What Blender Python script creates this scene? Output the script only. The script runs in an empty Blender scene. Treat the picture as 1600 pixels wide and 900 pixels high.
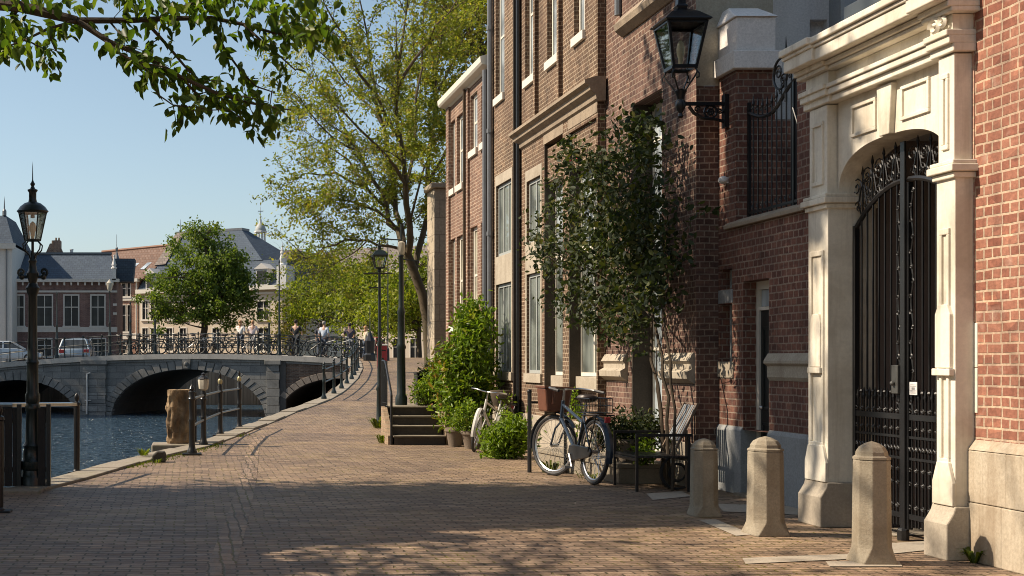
import bpy, bmesh, math, random
import numpy as np
from mathutils import Vector, Matrix
R = math.radians
random.seed(7)
rng = np.random.default_rng(11)
scene = bpy.context.scene
COL = scene.collection

# ------------------------------------------------------------------ camera facts
EYE, F, VX, VY = 1.55, 2000.0, 300.0, 565.0
def at(px, py, Y):
    return Vector(((px - VX) / F * Y, Y, EYE + (VY - py) / F * Y))
def yof(px, X):
    return F * X / (px - VX)
def zof(py, Y):
    return EYE + (VY - py) / F * Y

# ------------------------------------------------------------------ mesh builder
class MB:
    def __init__(s):
        s.v = []; s.f = []
    def add(s, vs, fs):
        o = len(s.v); s.v.extend([tuple(p) for p in vs]); s.f.extend([tuple(o + i for i in f) for f in fs]); return s
    def box(s, x0, x1, y0, y1, z0, z1):
        x0, x1 = min(x0, x1), max(x0, x1); y0, y1 = min(y0, y1), max(y0, y1); z0, z1 = min(z0, z1), max(z0, z1)
        return s.add([(x0,y0,z0),(x1,y0,z0),(x1,y1,z0),(x0,y1,z0),(x0,y0,z1),(x1,y0,z1),(x1,y1,z1),(x0,y1,z1)],
                     [(0,3,2,1),(4,5,6,7),(0,1,5,4),(1,2,6,5),(2,3,7,6),(3,0,4,7)])
    def prism(s, poly, axis, a0, a1):
        """poly: list of 2d points; axis 'x': (y,z), 'y': (x,z), 'z': (x,y)"""
        n = len(poly)
        def mk(p, a):
            return {'x': (a, p[0], p[1]), 'y': (p[0], a, p[1]), 'z': (p[0], p[1], a)}[axis]
        vs = [mk(p, a0) for p in poly] + [mk(p, a1) for p in poly]
        fs = [tuple(range(n))[::-1], tuple(range(n, 2*n))] + [(i, (i+1) % n, n+(i+1) % n, n+i) for i in range(n)]
        return s.add(vs, fs)
    def tube(s, pts, r, n=6, caps=True):
        pts = [Vector(p) for p in pts]
        m = len(pts)
        rs = [r]*m if isinstance(r, (int, float)) else list(r)
        vs = []; up = None
        for i, p in enumerate(pts):
            t = (pts[min(i+1, m-1)] - pts[max(i-1, 0)])
            if t.length < 1e-9: t = Vector((0,0,1))
            t.normalize()
            if up is None:
                up = Vector((0,0,1)) if abs(t.z) < .9 else Vector((1,0,0))
            a = t.cross(up)
            if a.length < 1e-6: a = t.cross(Vector((0,1,0)))
            a.normalize(); b = a.cross(t).normalized(); up = b
            for k in range(n):
                th = 2*math.pi*k/n
                vs.append(p + (a*math.cos(th) + b*math.sin(th))*rs[i])
        fs = []
        for i in range(m-1):
            for k in range(n):
                k2 = (k+1) % n
                fs.append((i*n+k, (i+1)*n+k, (i+1)*n+k2, i*n+k2))
        if caps:
            fs.append(tuple(range(n))); fs.append(tuple(range((m-1)*n, m*n))[::-1])
        return s.add(vs, fs)
    def ring(s, c, r, rt, axis='x', n=28, k=6, a0=0, a1=2*math.pi):
        """torus (or arc) of radius r, tube rt, normal along axis"""
        c = Vector(c)
        full = abs(a1-a0-2*math.pi) < 1e-6
        pts = []
        for i in range(n+1):
            a = a0 + (a1-a0)*i/n
            u, w = math.cos(a)*r, math.sin(a)*r
            pts.append(c + {'x': Vector((0,u,w)), 'y': Vector((u,0,w)), 'z': Vector((u,w,0))}[axis])
        return s.tube(pts, rt, k, caps=not full)
    def lathe(s, prof, c=(0,0,0), n=12, rot=0.0):
        cx, cy, cz = c
        vs = []
        for (r, z) in prof:
            for k in range(n):
                a = 2*math.pi*k/n + rot
                vs.append((cx+math.cos(a)*r, cy+math.sin(a)*r, cz+z))
        fs = []
        m = len(prof)
        for i in range(m-1):
            for k in range(n):
                k2 = (k+1) % n
                fs.append((i*n+k, i*n+k2, (i+1)*n+k2, (i+1)*n+k))
        fs.append(tuple(range(n))[::-1]); fs.append(tuple(range((m-1)*n, m*n)))
        return s.add(vs, fs)
    def sphere(s, c, r, n=10, m=6, sc=(1,1,1)):
        vs = []; fs = []
        for i in range(m+1):
            ph = math.pi*i/m
            for k in range(n):
                a = 2*math.pi*k/n
                vs.append((c[0]+r*sc[0]*math.sin(ph)*math.cos(a), c[1]+r*sc[1]*math.sin(ph)*math.sin(a), c[2]+r*sc[2]*math.cos(ph)))
        for i in range(m):
            for k in range(n):
                k2 = (k+1) % n
                fs.append((i*n+k, (i+1)*n+k, (i+1)*n+k2, i*n+k2))
        return s.add(vs, fs)
    def bar(s, p, q, w, h):
        """rectangular bar from p to q"""
        p = Vector(p); q = Vector(q); t = (q-p).normalized()
        up = Vector((0,0,1)) if abs(t.z) < .95 else Vector((0,1,0))
        a = t.cross(up).normalized()*w/2; b = a.cross(t).normalized()*h/2
        vs = [p-a-b, p+a-b, p+a+b, p-a+b, q-a-b, q+a-b, q+a+b, q-a+b]
        return s.add(vs, [(0,1,2,3),(7,6,5,4),(0,4,5,1),(1,5,6,2),(2,6,7,3),(3,7,4,0)])
    def spiral(s, c, r0, turns, rt, plane='x', start=0.0, sgn=1, n=18, k=4, rin=.15):
        c = Vector(c); pts = []
        for i in range(n+1):
            t = i/n; a = start + sgn*turns*2*math.pi*t; r = r0*(1-(1-rin)*t)
            u, w = math.cos(a)*r, math.sin(a)*r
            pts.append(c + {'x': Vector((0,u,w)), 'y': Vector((u,0,w))}[plane])
        return s.tube(pts, rt, k)
    def wall(s, X, y0, y1, z0, z1, ops, depth, facing='x'):
        """wall face with openings (a0,a1,z0,z1) and reveals of the given depth; facing 'x' faces -X at X, 'y' faces -Y at Y=X (y0,y1 are then x)"""
        ys = sorted(set([y0, y1] + [v for o in ops for v in o[:2]])); zs = sorted(set([z0, z1] + [v for o in ops for v in o[2:4]]))
        ys = [v for v in ys if y0 <= v <= y1]; zs = [v for v in zs if z0 <= v <= z1]
        def P(a, b, d): return (X+d, a, b) if facing == 'x' else (a, X+d, b)
        for i in range(len(ys)-1):
            for j in range(len(zs)-1):
                ca, cb = (ys[i]+ys[i+1])/2, (zs[j]+zs[j+1])/2
                if any(o[0] < ca < o[1] and o[2] < cb < o[3] for o in ops): continue
                s.add([P(ys[i],zs[j],0),P(ys[i+1],zs[j],0),P(ys[i+1],zs[j+1],0),P(ys[i],zs[j+1],0)], [(3,2,1,0) if facing == 'x' else (0,1,2,3)])
        for o in ops:
            a0, a1, b0, b1 = o[:4]; d = o[4] if len(o) > 4 else depth
            for q in (((a0,b0),(a0,b1)),((a1,b1),(a1,b0)),((a0,b1),(a1,b1)),((a1,b0),(a0,b0))):
                (pa, pb), (qa, qb) = q
                s.add([P(pa,pb,0),P(qa,qb,0),P(qa,qb,d),P(pa,pb,d)], [(0,1,2,3)])
        return s
    def shift(s, d):
        s.v = [(x+d[0], y+d[1], z+d[2]) for x, y, z in s.v]; return s
    def xform(s, M):
        s.v = [tuple(M @ Vector(p)) for p in s.v]; return s

def obj(name, mb, mat, parent=None, smooth=False, bevel=0.0, recalc=True, label=None):
    me = bpy.data.meshes.new(name)
    me.from_pydata(mb.v, [], mb.f)
    if recalc:
        bm = bmesh.new(); bm.from_mesh(me)
        bmesh.ops.recalc_face_normals(bm, faces=bm.faces)
        bm.to_mesh(me); bm.free()
    me.materials.append(mat)
    if smooth:
        me.polygons.foreach_set('use_smooth', [True]*len(me.polygons))
        try: me.set_sharp_from_angle(angle=R(40))
        except Exception: pass
    o = bpy.data.objects.new(name, me); COL.objects.link(o)
    if parent is not None: o.parent = parent
    if bevel:
        b = o.modifiers.new('bevel', 'BEVEL'); b.width = bevel; b.segments = 2; b.limit_method = 'ANGLE'; b.angle_limit = R(35)
    if label: o['label'] = label
    return o
def thing(name, label, cat, loc=(0,0,0), rotz=0.0, group=None):
    o = bpy.data.objects.new(name, None); COL.objects.link(o)
    o.empty_display_size = .2
    o.location = loc; o.rotation_euler = (0,0,rotz)
    o['label'] = label; o['category'] = cat
    if group: o['group'] = group
    return o
def tag(o, label, cat, group=None):
    o['label'] = label; o['category'] = cat
    if group: o['group'] = group
    return o
def struct(o):
    o['kind'] = 'structure'; return o
def dup(root, loc=None, rotz=None, label=None):
    r = root.copy(); COL.objects.link(r)
    if loc is not None: r.location = loc
    if rotz is not None: r.rotation_euler = (0,0,rotz)
    if label: r['label'] = label
    for ch in list(root.children):
        c = ch.copy(); COL.objects.link(c); c.parent = r
        for g in list(ch.children):
            d = g.copy(); COL.objects.link(d); d.parent = c
    return r

# ------------------------------------------------------------------ materials
class NT:
    def __init__(s, name):
        s.m = bpy.data.materials.new(name); s.m.use_nodes = True
        s.t = s.m.node_tree; s.t.nodes.clear()
        s.out = s.t.nodes.new('ShaderNodeOutputMaterial')
    def n(s, typ, props=None, **ins):
        nd = s.t.nodes.new(typ)
        for k, v in (props or {}).items(): setattr(nd, k, v)
        for k, v in ins.items():
            key = k.replace('_', ' ')
            sock = nd.inputs[int(k[1:])] if k[0] == 'i' and k[1:].isdigit() else nd.inputs[key]
            s.set(sock, v)
        return nd
    def set(s, sock, v):
        if isinstance(v, bpy.types.NodeSocket): s.t.links.new(v, sock)
        elif isinstance(v, bpy.types.Node): s.t.links.new(v.outputs[0], sock)
        else:
            if sock.type == 'RGBA' and len(v) == 3: v = (*v, 1)
            sock.default_value = v
    def mix(s, a, b, fac, mode='MIX'):
        nd = s.t.nodes.new('ShaderNodeMix'); nd.data_type = 'RGBA'; nd.blend_type = mode
        s.set(nd.inputs[0], fac); s.set(nd.inputs[6], a); s.set(nd.inputs[7], b)
        return nd.outputs[2]
    def math(s, op, a, b=0.0, c=None, clamp=False):
        nd = s.t.nodes.new('ShaderNodeMath'); nd.operation = op; nd.use_clamp = clamp
        s.set(nd.inputs[0], a); s.set(nd.inputs[1], b)
        if c is not None: s.set(nd.inputs[2], c)
        return nd.outputs[0]
    def ramp(s, fac, stops):
        nd = s.t.nodes.new('ShaderNodeValToRGB'); s.set(nd.inputs[0], fac)
        e = nd.color_ramp.elements
        while len(e) > 1: e.remove(e[-1])
        e[0].position = stops[0][0]; e[0].color = (*stops[0][1], 1) if len(stops[0][1]) == 3 else stops[0][1]
        for p, c in stops[1:]:
            x = e.new(p); x.color = (*c, 1) if len(c) == 3 else c
        return nd.outputs[0]
    def noise(s, vec, scale, detail=4, rough=.55, dist=0.0):
        nd = s.t.nodes.new('ShaderNodeTexNoise')
        if vec is not None: s.set(nd.inputs['Vector'], vec)
        nd.inputs['Scale'].default_value = scale; nd.inputs['Detail'].default_value = detail
        nd.inputs['Roughness'].default_value = rough; nd.inputs['Distortion'].default_value = dist
        return nd.outputs[0]
    def pos(s):
        return s.t.nodes.new('ShaderNodeNewGeometry').outputs['Position']
    def bsdf(s, col, rough=.6, metal=0.0, bump=None, bstr=.3, bdist=.02, spec=.5, coat=0.0):
        p = s.t.nodes.new('ShaderNodeBsdfPrincipled')
        s.set(p.inputs['Base Color'], col); s.set(p.inputs['Roughness'], rough); s.set(p.inputs['Metallic'], metal)
        p.inputs['Specular IOR Level'].default_value = spec
        if coat: p.inputs['Coat Weight'].default_value = coat
        if bump is not None:
            b = s.t.nodes.new('ShaderNodeBump'); b.inputs['Strength'].default_value = bstr; b.inputs['Distance'].default_value = bdist
            s.set(b.inputs['Height'], bump); s.t.links.new(b.outputs[0], p.inputs['Normal'])
        s.t.links.new(p.outputs[0], s.out.inputs[0]); return p
    def wallco(s):
        """(u, z, 0): u runs along the wall whichever way it faces"""
        g = s.t.nodes.new('ShaderNodeNewGeometry')
        sp = s.n('ShaderNodeSeparateXYZ', i0=g.outputs['Position']); sn = s.n('ShaderNodeSeparateXYZ', i0=g.outputs['True Normal'])
        fx = s.math('GREATER_THAN', s.math('ABSOLUTE', sn.outputs[0]), .6)
        u = s.math('ADD', s.math('MULTIPLY', sp.outputs[1], fx), s.math('MULTIPLY', sp.outputs[0], s.math('SUBTRACT', 1.0, fx)))
        c = s.n('ShaderNodeCombineXYZ', i0=u, i1=sp.outputs[2])
        return c.outputs[0]

def m_plain(name, col, rough=.6, metal=0.0, var=.15, scale=8, bstr=.15, spec=.5):
    t = NT(name); p = t.pos(); nz = t.noise(p, scale, 5)
    c = t.mix(tuple(x*(1-var) for x in col), tuple(min(1, x*(1+var)) for x in col), nz)
    t.bsdf(c, rough, metal, nz, bstr, .01, spec); return t.m
def m_brick(name, c1, c2, mortar, bw, rh, ms=.010, *a_, sq=1.0, **k_):
    return m_brick_(name, c1, c2, mortar, bw, rh, ms, *a_, sq=sq, **k_)
def m_brick_(name, c1, c2, mortar, bw, rh, ms=.010, dirt=(.06,.045,.04), dirt_amt=.5, bstr=.6, dark=None, bias=0.0, pale=None, sq=1.0):
    t = NT(name); co = t.wallco()
    wob = t.noise(co, 3.0, 3)
    wv = t.n('ShaderNodeVectorMath', {'operation': 'MULTIPLY_ADD'}, i0=t.n('ShaderNodeTexNoise', Vector=co, Scale=3.6, Detail=4.0).outputs['Color'], i1=(.022,.024,0), i2=co)
    b = t.n('ShaderNodeTexBrick', {'offset': .5, 'squash': sq, 'squash_frequency': 2}, Vector=wv.outputs[0], Color1=c1, Color2=c2, Mortar=mortar, Scale=1.0, Mortar_Size=ms, Mortar_Smooth=.25, Bias=bias, Brick_Width=bw, Row_Height=rh)
    fine = t.noise(co, 26, 4, .65); big = t.noise(co, .9, 5, .6); mid = t.noise(co, 5, 4, .6)
    col = t.mix(b.outputs[0], (.5,.5,.5), t.math('MULTIPLY', fine, .0), 'MIX')
    col = t.mix(col, t.ramp(fine, [(.3,(.62,.62,.62)),(.7,(1.25,1.22,1.2))]), .8, 'MULTIPLY')
    dm = t.ramp(big, [(.42,(0,0,0)),(.7,(1,1,1))])
    col = t.mix(col, dirt, t.math('MULTIPLY', dm, dirt_amt))
    # single odd bricks, rain streaks and a damp foot
    odd = t.n('ShaderNodeTexVoronoi', {'feature': 'F1'}, Vector=t.n('ShaderNodeVectorMath', {'operation': 'DIVIDE'}, i0=co, i1=(bw*1.5, rh*1.0, 1)).outputs[0], Scale=1.0)
    col = t.mix(col, t.ramp(odd.outputs['Color'], [(.0,(.55,.55,.58)),(.25,(.9,.88,.88)),(.75,(1.05,1.03,1.0)),(1,(1.4,1.3,1.2))]), .75, 'MULTIPLY')
    sk = t.noise(t.n('ShaderNodeVectorMath', {'operation': 'MULTIPLY'}, i0=co, i1=(2.6,.22,1)).outputs[0], 1.0, 5, .65)
    col = t.mix(col, t.ramp(sk, [(.35,(.62,.6,.6)),(.62,(1.12,1.1,1.08))]), .75, 'MULTIPLY')
    if pale:
        pm = t.ramp(mid, [(.58,(0,0,0)),(.72,(1,1,1))]); col = t.mix(col, pale, t.math('MULTIPLY', pm, .35))
    h = t.math('SUBTRACT', t.math('MULTIPLY', fine, .35), t.math('MULTIPLY', b.outputs['Fac'], 1.0))
    t.bsdf(col, .88, 0, h, bstr, .012, .25); return t.m
def m_stone(name, c1, c2, stain=(.2,.18,.15), stain_amt=.4, scale=2.5, bstr=.35, rough=.85, fine_s=40, moss=None, grain=.7):
    t = NT(name); p = t.pos()
    n1 = t.noise(p, scale, 6, .6); n2 = t.noise(p, fine_s, 5, .7); n3 = t.noise(p, scale*.45, 5, .65, .6)
    col = t.mix(c1, c2, n1)
    col = t.mix(col, t.ramp(n2, [(.3,(.7,.7,.7)),(.7,(1.2,1.2,1.2))]), grain, 'MULTIPLY')
    col = t.mix(col, stain, t.math('MULTIPLY', t.ramp(n3, [(.45,(0,0,0)),(.68,(1,1,1))]), stain_amt))
    sk = t.noise(t.n('ShaderNodeVectorMath', {'operation': 'MULTIPLY'}, i0=p, i1=(5,5,.35)).outputs[0], 1.0, 5, .7)
    col = t.mix(col, stain, t.math('MULTIPLY', t.ramp(sk, [(.52,(0,0,0)),(.72,(1,1,1))]), stain_amt*.9))
    if moss:
        n4 = t.noise(p, 3.2, 6, .7); col = t.mix(col, moss, t.math('MULTIPLY', t.ramp(n4, [(.55,(0,0,0)),(.7,(1,1,1))]), .5))
    t.bsdf(col, rough, 0, t.math('ADD', t.math('MULTIPLY', n2, .5), n1), bstr, .012, .3); return t.m
def m_blocks(name, c1, c2, mortar, bw, rh, ms=.012, stain=(.05,.055,.06), amt=.5):
    t = NT(name); co = t.wallco()
    b = t.n('ShaderNodeTexBrick', Vector=co, Color1=c1, Color2=c2, Mortar=mortar, Scale=1.0, Mortar_Size=ms, Mortar_Smooth=.2, Bias=0.0, Brick_Width=bw, Row_Height=rh)
    n1 = t.noise(co, 1.4, 6, .65); n2 = t.noise(co, 18, 5, .7)
    col = t.mix(b.outputs[0], stain, t.math('MULTIPLY', t.ramp(n1, [(.42,(0,0,0)),(.66,(1,1,1))]), amt))
    col = t.mix(col, t.ramp(n2, [(.3,(.65,.65,.65)),(.7,(1.2,1.2,1.2))]), .8, 'MULTIPLY')
    t.bsdf(col, .85, 0, t.math('SUBTRACT', t.math('MULTIPLY', n2, .4), b.outputs['Fac']), .5, .02, .3); return t.m
def m_leaf(name, stops, trans=.45, rough=.5, tcol=(1.25,1.35,.55)):
    t = NT(name); g = t.t.nodes.new('ShaderNodeNewGeometry')
    c = t.ramp(g.outputs['Random Per Island'], stops)
    big = t.noise(g.outputs['Position'], 1.1, 3)
    c = t.mix(c, t.ramp(big, [(.35,(.7,.72,.7)),(.65,(1.25,1.2,1.1))]), .8, 'MULTIPLY')
    p = t.n('ShaderNodeBsdfPrincipled', Base_Color=c, Roughness=rough); p.inputs['Specular IOR Level'].default_value = .35
    tr = t.n('ShaderNodeBsdfTranslucent', Color=t.mix(c, tcol, 1.0, 'MULTIPLY'))
    mx = t.n('ShaderNodeMixShader', i0=trans, i1=p.outputs[0], i2=tr.outputs[0])
    t.t.links.new(mx.outputs[0], t.out.inputs[0]); return t.m
def m_glass(name, tint=(.9,.95,.95), refl=.1, tfac=None):
    t = NT(name)
    a = t.n('ShaderNodeBsdfTransparent', Color=tint); g = t.n('ShaderNodeBsdfGlossy', Color=(1,1,1), Roughness=.02)
    lw = t.n('ShaderNodeLayerWeight', Blend=.32)
    f = t.math('ADD', t.math('MULTIPLY', lw.outputs[0], .75), refl, clamp=True)
    mx = t.n('ShaderNodeMixShader', i0=f, i1=a.outputs[0], i2=g.outputs[0])
    t.t.links.new(mx.outputs[0], t.out.inputs[0]); return t.m
def m_pane(name, c1, c2, fold=14.0, coat=1.0):
    """window glass over pleated curtains: light and dark of the folds painted as stripes"""
    t = NT(name); co = t.wallco()
    w = t.n('ShaderNodeTexWave', {'wave_type': 'BANDS', 'bands_direction': 'X'}, Vector=co, Scale=fold/6.28, Distortion=1.5, Detail=2.0)  # fold shading painted as colour bands
    nz = t.noise(co, 1.1, 2)
    c = t.mix(c1, c2, w.outputs[1]); c = t.mix(c, tuple(x*.35 for x in c1), t.ramp(nz, [(.45,(0,0,0)),(.6,(.8,.8,.8))]))
    p = t.bsdf(c, .5, 0, t.noise(co, 2.5, 2), .03, .02, .5)
    p.inputs['Coat Weight'].default_value = coat; p.inputs['Coat Roughness'].default_value = .03
    return t.m

M = {}
# brick walls
M['brick_near'] = m_brick('red_brick_wide_pale_joints', (.25,.10,.07), (.38,.185,.13), (.55,.44,.33), .105, .081, .010, (.24,.11,.08), .4, .8, pale=(.52,.37,.30), sq=1.75)
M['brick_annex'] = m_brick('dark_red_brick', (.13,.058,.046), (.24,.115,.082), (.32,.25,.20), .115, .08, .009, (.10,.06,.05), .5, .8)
M['brick_mid'] = m_brick('brown_brick', (.10,.066,.045), (.195,.132,.09), (.38,.315,.235), .12, .068, .009, (.15,.09,.065), .45, .7)
M['brick_mid_purple'] = m_brick('purple_brown_brick', (.095,.056,.046), (.185,.112,.086), (.31,.25,.20), .12, .075, .009, (.14,.085,.075), .5, .8)
M['brick_far'] = m_brick('pink_red_brick', (.17,.10,.076), (.265,.168,.126), (.42,.345,.275), .13, .07, .010, (.22,.13,.10), .35, .5)
M['brick_town'] = m_brick('far_purple_brick', (.16,.10,.095), (.21,.135,.125), (.25,.2,.19), .21, .065, .008, (.14,.1,.1), .3, .3)
M['brick_bridge'] = m_brick('bridge_brown_brick', (.13,.085,.065), (.20,.14,.105), (.22,.19,.16), .22, .075, .012, (.07,.055,.045), .6, .5)
M['brick_stair'] = m_brick('stair_side_brick', (.30,.22,.15), (.40,.30,.21), (.34,.28,.2), .22, .075, .010, (.2,.15,.1), .4, .5)
# stone
M['portal'] = m_stone('cream_portal_stone', (.69,.635,.53), (.80,.75,.645), (.36,.30,.22), .6, 2.2, .10, .75, 30, grain=.3)
M['portal_base'] = m_stone('grey_base_stone', (.36,.31,.25), (.46,.41,.33), (.2,.17,.14), .4, 3, .3)
M['plinth_near'] = m_stone('stained_plinth_stone', (.40,.34,.26), (.53,.46,.36), (.22,.155,.095), .65, 2.0, .3)
M['plinth_grey'] = m_stone('blue_grey_plinth', (.26,.27,.28), (.34,.35,.35), (.18,.18,.18), .4, 3, .3)
M['band'] = m_stone('pale_stone_trim', (.35,.305,.24), (.46,.405,.325), (.22,.18,.135), .55, 4, .3)
M['cornice_mid'] = m_stone('weathered_cornice_stone', (.27,.21,.155), (.37,.30,.22), (.14,.11,.085), .5, 5, .35)
M['bollard'] = m_stone('bollard_sandstone', (.25,.215,.165), (.37,.325,.25), (.17,.13,.085), .5, 6, .6, .9, 60)
M['kerb'] = m_stone('quay_coping_stone', (.23,.20,.165), (.32,.285,.23), (.13,.11,.09), .4, 2, .35, .85, 30, moss=(.12,.13,.03))
M['slab'] = m_stone('paving_slab_stone', (.33,.285,.23), (.42,.37,.30), (.3,.25,.19), .3, 3, .3)
M['rough_pillar'] = m_stone('crumbling_brown_stone', (.17,.105,.055), (.46,.34,.21), (.075,.045,.028), .85, 5, 1.0, .95, 18)
M['plaster_white'] = m_stone('white_plaster', (.76,.72,.69), (.83,.79,.76), (.5,.46,.42), .3, 1.2, .05)
M['plaster_beige'] = m_stone('beige_plaster', (.36,.32,.25), (.43,.385,.30), (.24,.2,.15), .5, 1.6, .1)
M['plaster_grey'] = m_stone('grey_blue_plaster', (.25,.28,.31), (.33,.36,.39), (.45,.42,.38), .4, 1.5, .1)
M['tower_stone'] = m_blocks('pale_ashlar', (.40,.335,.25), (.48,.41,.315), (.30,.25,.19), .8, .42, .012, (.26,.21,.15), .4)
M['bridge_stone'] = m_blocks('bridge_ashlar', (.17,.17,.163), (.27,.265,.25), (.12,.12,.115), .95, .34, .016, (.10,.105,.105), .55)
M['ring_stone'] = m_stone('arch_ring_stone', (.155,.153,.147), (.25,.245,.23), (.075,.075,.07), .65, 2.2, .5)
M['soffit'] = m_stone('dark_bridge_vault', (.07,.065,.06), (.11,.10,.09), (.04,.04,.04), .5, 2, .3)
M['step'] = m_stone('worn_step_stone', (.20,.17,.13), (.29,.25,.19), (.13,.11,.08), .4, 4, .35)
M['cream'] = m_stone('cream_render', (.58,.49,.38), (.66,.57,.45), (.46,.38,.29), .3, .8, .05)
M['town_white'] = m_stone('town_white_render', (.55,.55,.54), (.63,.63,.62), (.42,.42,.42), .3, .8, .05)
M['stone_town'] = m_plain('grey_trim', (.52,.50,.47), .8)
# metals, paint, glass
M['iron'] = m_plain('black_painted_iron', (.012,.012,.013), .34, 0, .3, 30, .12)
M['iron_green'] = m_plain('dark_green_black_iron', (.012,.019,.019), .36, 0, .3, 20, .1)
M['lead'] = m_plain('grey_lead_pipe', (.14,.15,.165), .5, .3, .2, 5)
M['steel'] = m_plain('bright_steel', (.55,.55,.55), .28, 1.0, .15, 20, .05)
M['rail_steel'] = m_plain('worn_steel_rail', (.22,.2,.18), .38, .9, .2, 20, .05)
M['gold'] = m_plain('gilded_cap', (.42,.36,.20), .4, .4)
M['rubber'] = m_plain('tyre_rubber', (.02,.02,.022), .6)
M['blueblack'] = m_plain('blue_black_frame_paint', (.018,.03,.05), .3)
M['white_paint'] = m_plain('white_frame_paint', (.60,.59,.56), .4, 0, .08)
M['frame_grey'] = m_plain('grey_window_paint', (.34,.36,.35), .5, 0, .1)
M['frame_white'] = m_plain('cream_window_paint', (.66,.62,.54), .55, 0, .08)
M['frame_dark'] = m_plain('black_green_door_paint', (.012,.016,.016), .3, 0, .2)
M['leather'] = m_plain('brown_leather', (.125,.048,.026), .45, 0, .3, 12)
M['saddle'] = m_plain('dark_saddle_leather', (.05,.035,.03), .4, 0, .3, 12)
M['red'] = m_plain('red_paint', (.36,.03,.03), .45)
M['bark'] = m_stone('grey_brown_bark', (.055,.042,.03), (.10,.075,.052), (.035,.03,.022), .4, 6, .8, .95, 25)
M['bark_pale'] = m_stone('mossy_bark', (.075,.056,.036), (.13,.10,.065), (.06,.058,.03), .5, 6, .8, .95, 25)  # paler, greener bark
M['wood_dark'] = m_plain('tarred_black_boards', (.014,.012,.012), .7, 0, .5, 9, .4)
M['door_wood'] = m_plain('old_brown_grey_boards', (.21,.172,.162), .75, 0, .14, 3, .2)
M['slate'] = m_blocks('blue_slate_roof', (.055,.075,.105), (.075,.10,.135), (.04,.05,.07), .3, .16, .01, (.06,.08,.10), .4)
M['tile'] = m_blocks('red_tile_roof', (.15,.10,.08), (.215,.145,.115), (.14,.075,.05), .24, .22, .02, (.16,.10,.075), .5)
M['tile_grey'] = m_blocks('grey_brown_tile_roof', (.17,.14,.125), (.24,.20,.175), (.10,.085,.075), .28, .22, .02, (.12,.10,.09), .4)
M['terracotta'] = m_stone('terracotta_pot', (.15,.12,.095), (.21,.17,.13), (.15,.11,.08), .4, 5, .2)
M['planter'] = m_plain('dark_planter_boards', (.02,.018,.016), .7, 0, .4)
M['paper'] = m_plain('white_paper', (.82,.80,.78), .7, 0, .04)
M['paper_ink'] = m_plain('grey_print', (.30,.29,.29), .7)
M['glass'] = m_glass('clear_lamp_glass', (.95,.97,.97), .12)
M['frosted'] = m_plain('milky_lamp_glass', (.46,.42,.34), .25, 0, .1, 10, .02)
M['bulb'] = m_plain('cream_bulb_glass', (.85,.74,.52), .25, 0, .05)
M['pane_curtain'] = m_pane('curtained_pane', (.13,.155,.145), (.26,.29,.265), 30)
M['pane_dark'] = m_pane('dark_pane', (.025,.03,.03), (.05,.055,.055), 6)
M['pane_sky'] = m_pane('sky_toned_pane', (.34,.40,.45), (.48,.54,.58), 12)  # pale sky reflection painted into the pane colour
M['pane_blind'] = m_pane('blind_pane', (.46,.43,.33), (.55,.51,.40), 20)
M['pane_town'] = m_pane('town_pane', (.010,.012,.012), (.024,.028,.028), 3, .10)
M['painted_shade'] = m_stone('dark_brown_painted_shade', (.055,.045,.037), (.09,.075,.06), (.03,.025,.02), .5, 4, .3)  # shade put into the colour of jambs, bay return and risers
M['dark_in'] = m_plain('dark_interior', (.03,.028,.026), .9)
M['skin'] = m_plain('skin', (.50,.30,.21), .5, 0, .05)
M['slat_silver'] = m_plain('weathered_silver_slat', (.21,.225,.24), .45, 0, .25, 15)
M['slat_brown'] = m_plain('brown_slat', (.16,.11,.075), .6, 0, .25, 15)
# leaves
M['leaf_over'] = m_leaf('beech_leaf', [(0,(.040,.080,.011)),(.5,(.07,.125,.015)),(1,(.14,.19,.022))], .55, .45)
M['leaf_spring'] = m_leaf('yellow_green_leaf', [(0,(.12,.155,.026)),(.45,(.21,.24,.036)),(.88,(.31,.30,.05)),(1,(.33,.22,.05))], .55, .55)
M['leaf_round'] = m_leaf('mid_green_leaf', [(0,(.07,.12,.026)),(.6,(.135,.19,.034)),(1,(.21,.25,.04))], .45, .5)
M['leaf_lime'] = m_leaf('lime_leaf', [(0,(.09,.13,.014)),(.5,(.18,.22,.02)),(1,(.29,.29,.032))], .5, .5)
M['leaf_olive'] = m_leaf('olive_leaf', [(0,(.085,.095,.02)),(.5,(.165,.16,.028)),(1,(.25,.19,.04))], .48, .5)
M['leaf_rose'] = m_leaf('dark_rose_leaf', [(0,(.018,.030,.012)),(.6,(.034,.050,.016)),(.9,(.065,.078,.02)),(1,(.12,.11,.03))], .32, .62)
M['leaf_shrub'] = m_leaf('bright_shrub_leaf', [(0,(.075,.135,.016)),(.5,(.15,.235,.022)),(.95,(.25,.32,.03)),(1,(.32,.26,.045))], .42, .4)
M['leaf_shrub2'] = m_leaf('amber_shrub_leaf', [(0,(.11,.12,.02)),(.5,(.25,.17,.04)),(1,(.33,.17,.07))], .42, .45)
M['leaf_bush'] = m_leaf('fresh_green_leaf', [(0,(.09,.15,.012)),(.5,(.16,.25,.016)),(1,(.25,.33,.03))], .45, .45)
M['petal'] = m_plain('red_petal', (.55,.06,.10), .5)
M['weed'] = m_leaf('weed_blade', [(0,(.07,.11,.012)),(1,(.17,.19,.02))], .45, .5)
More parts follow.
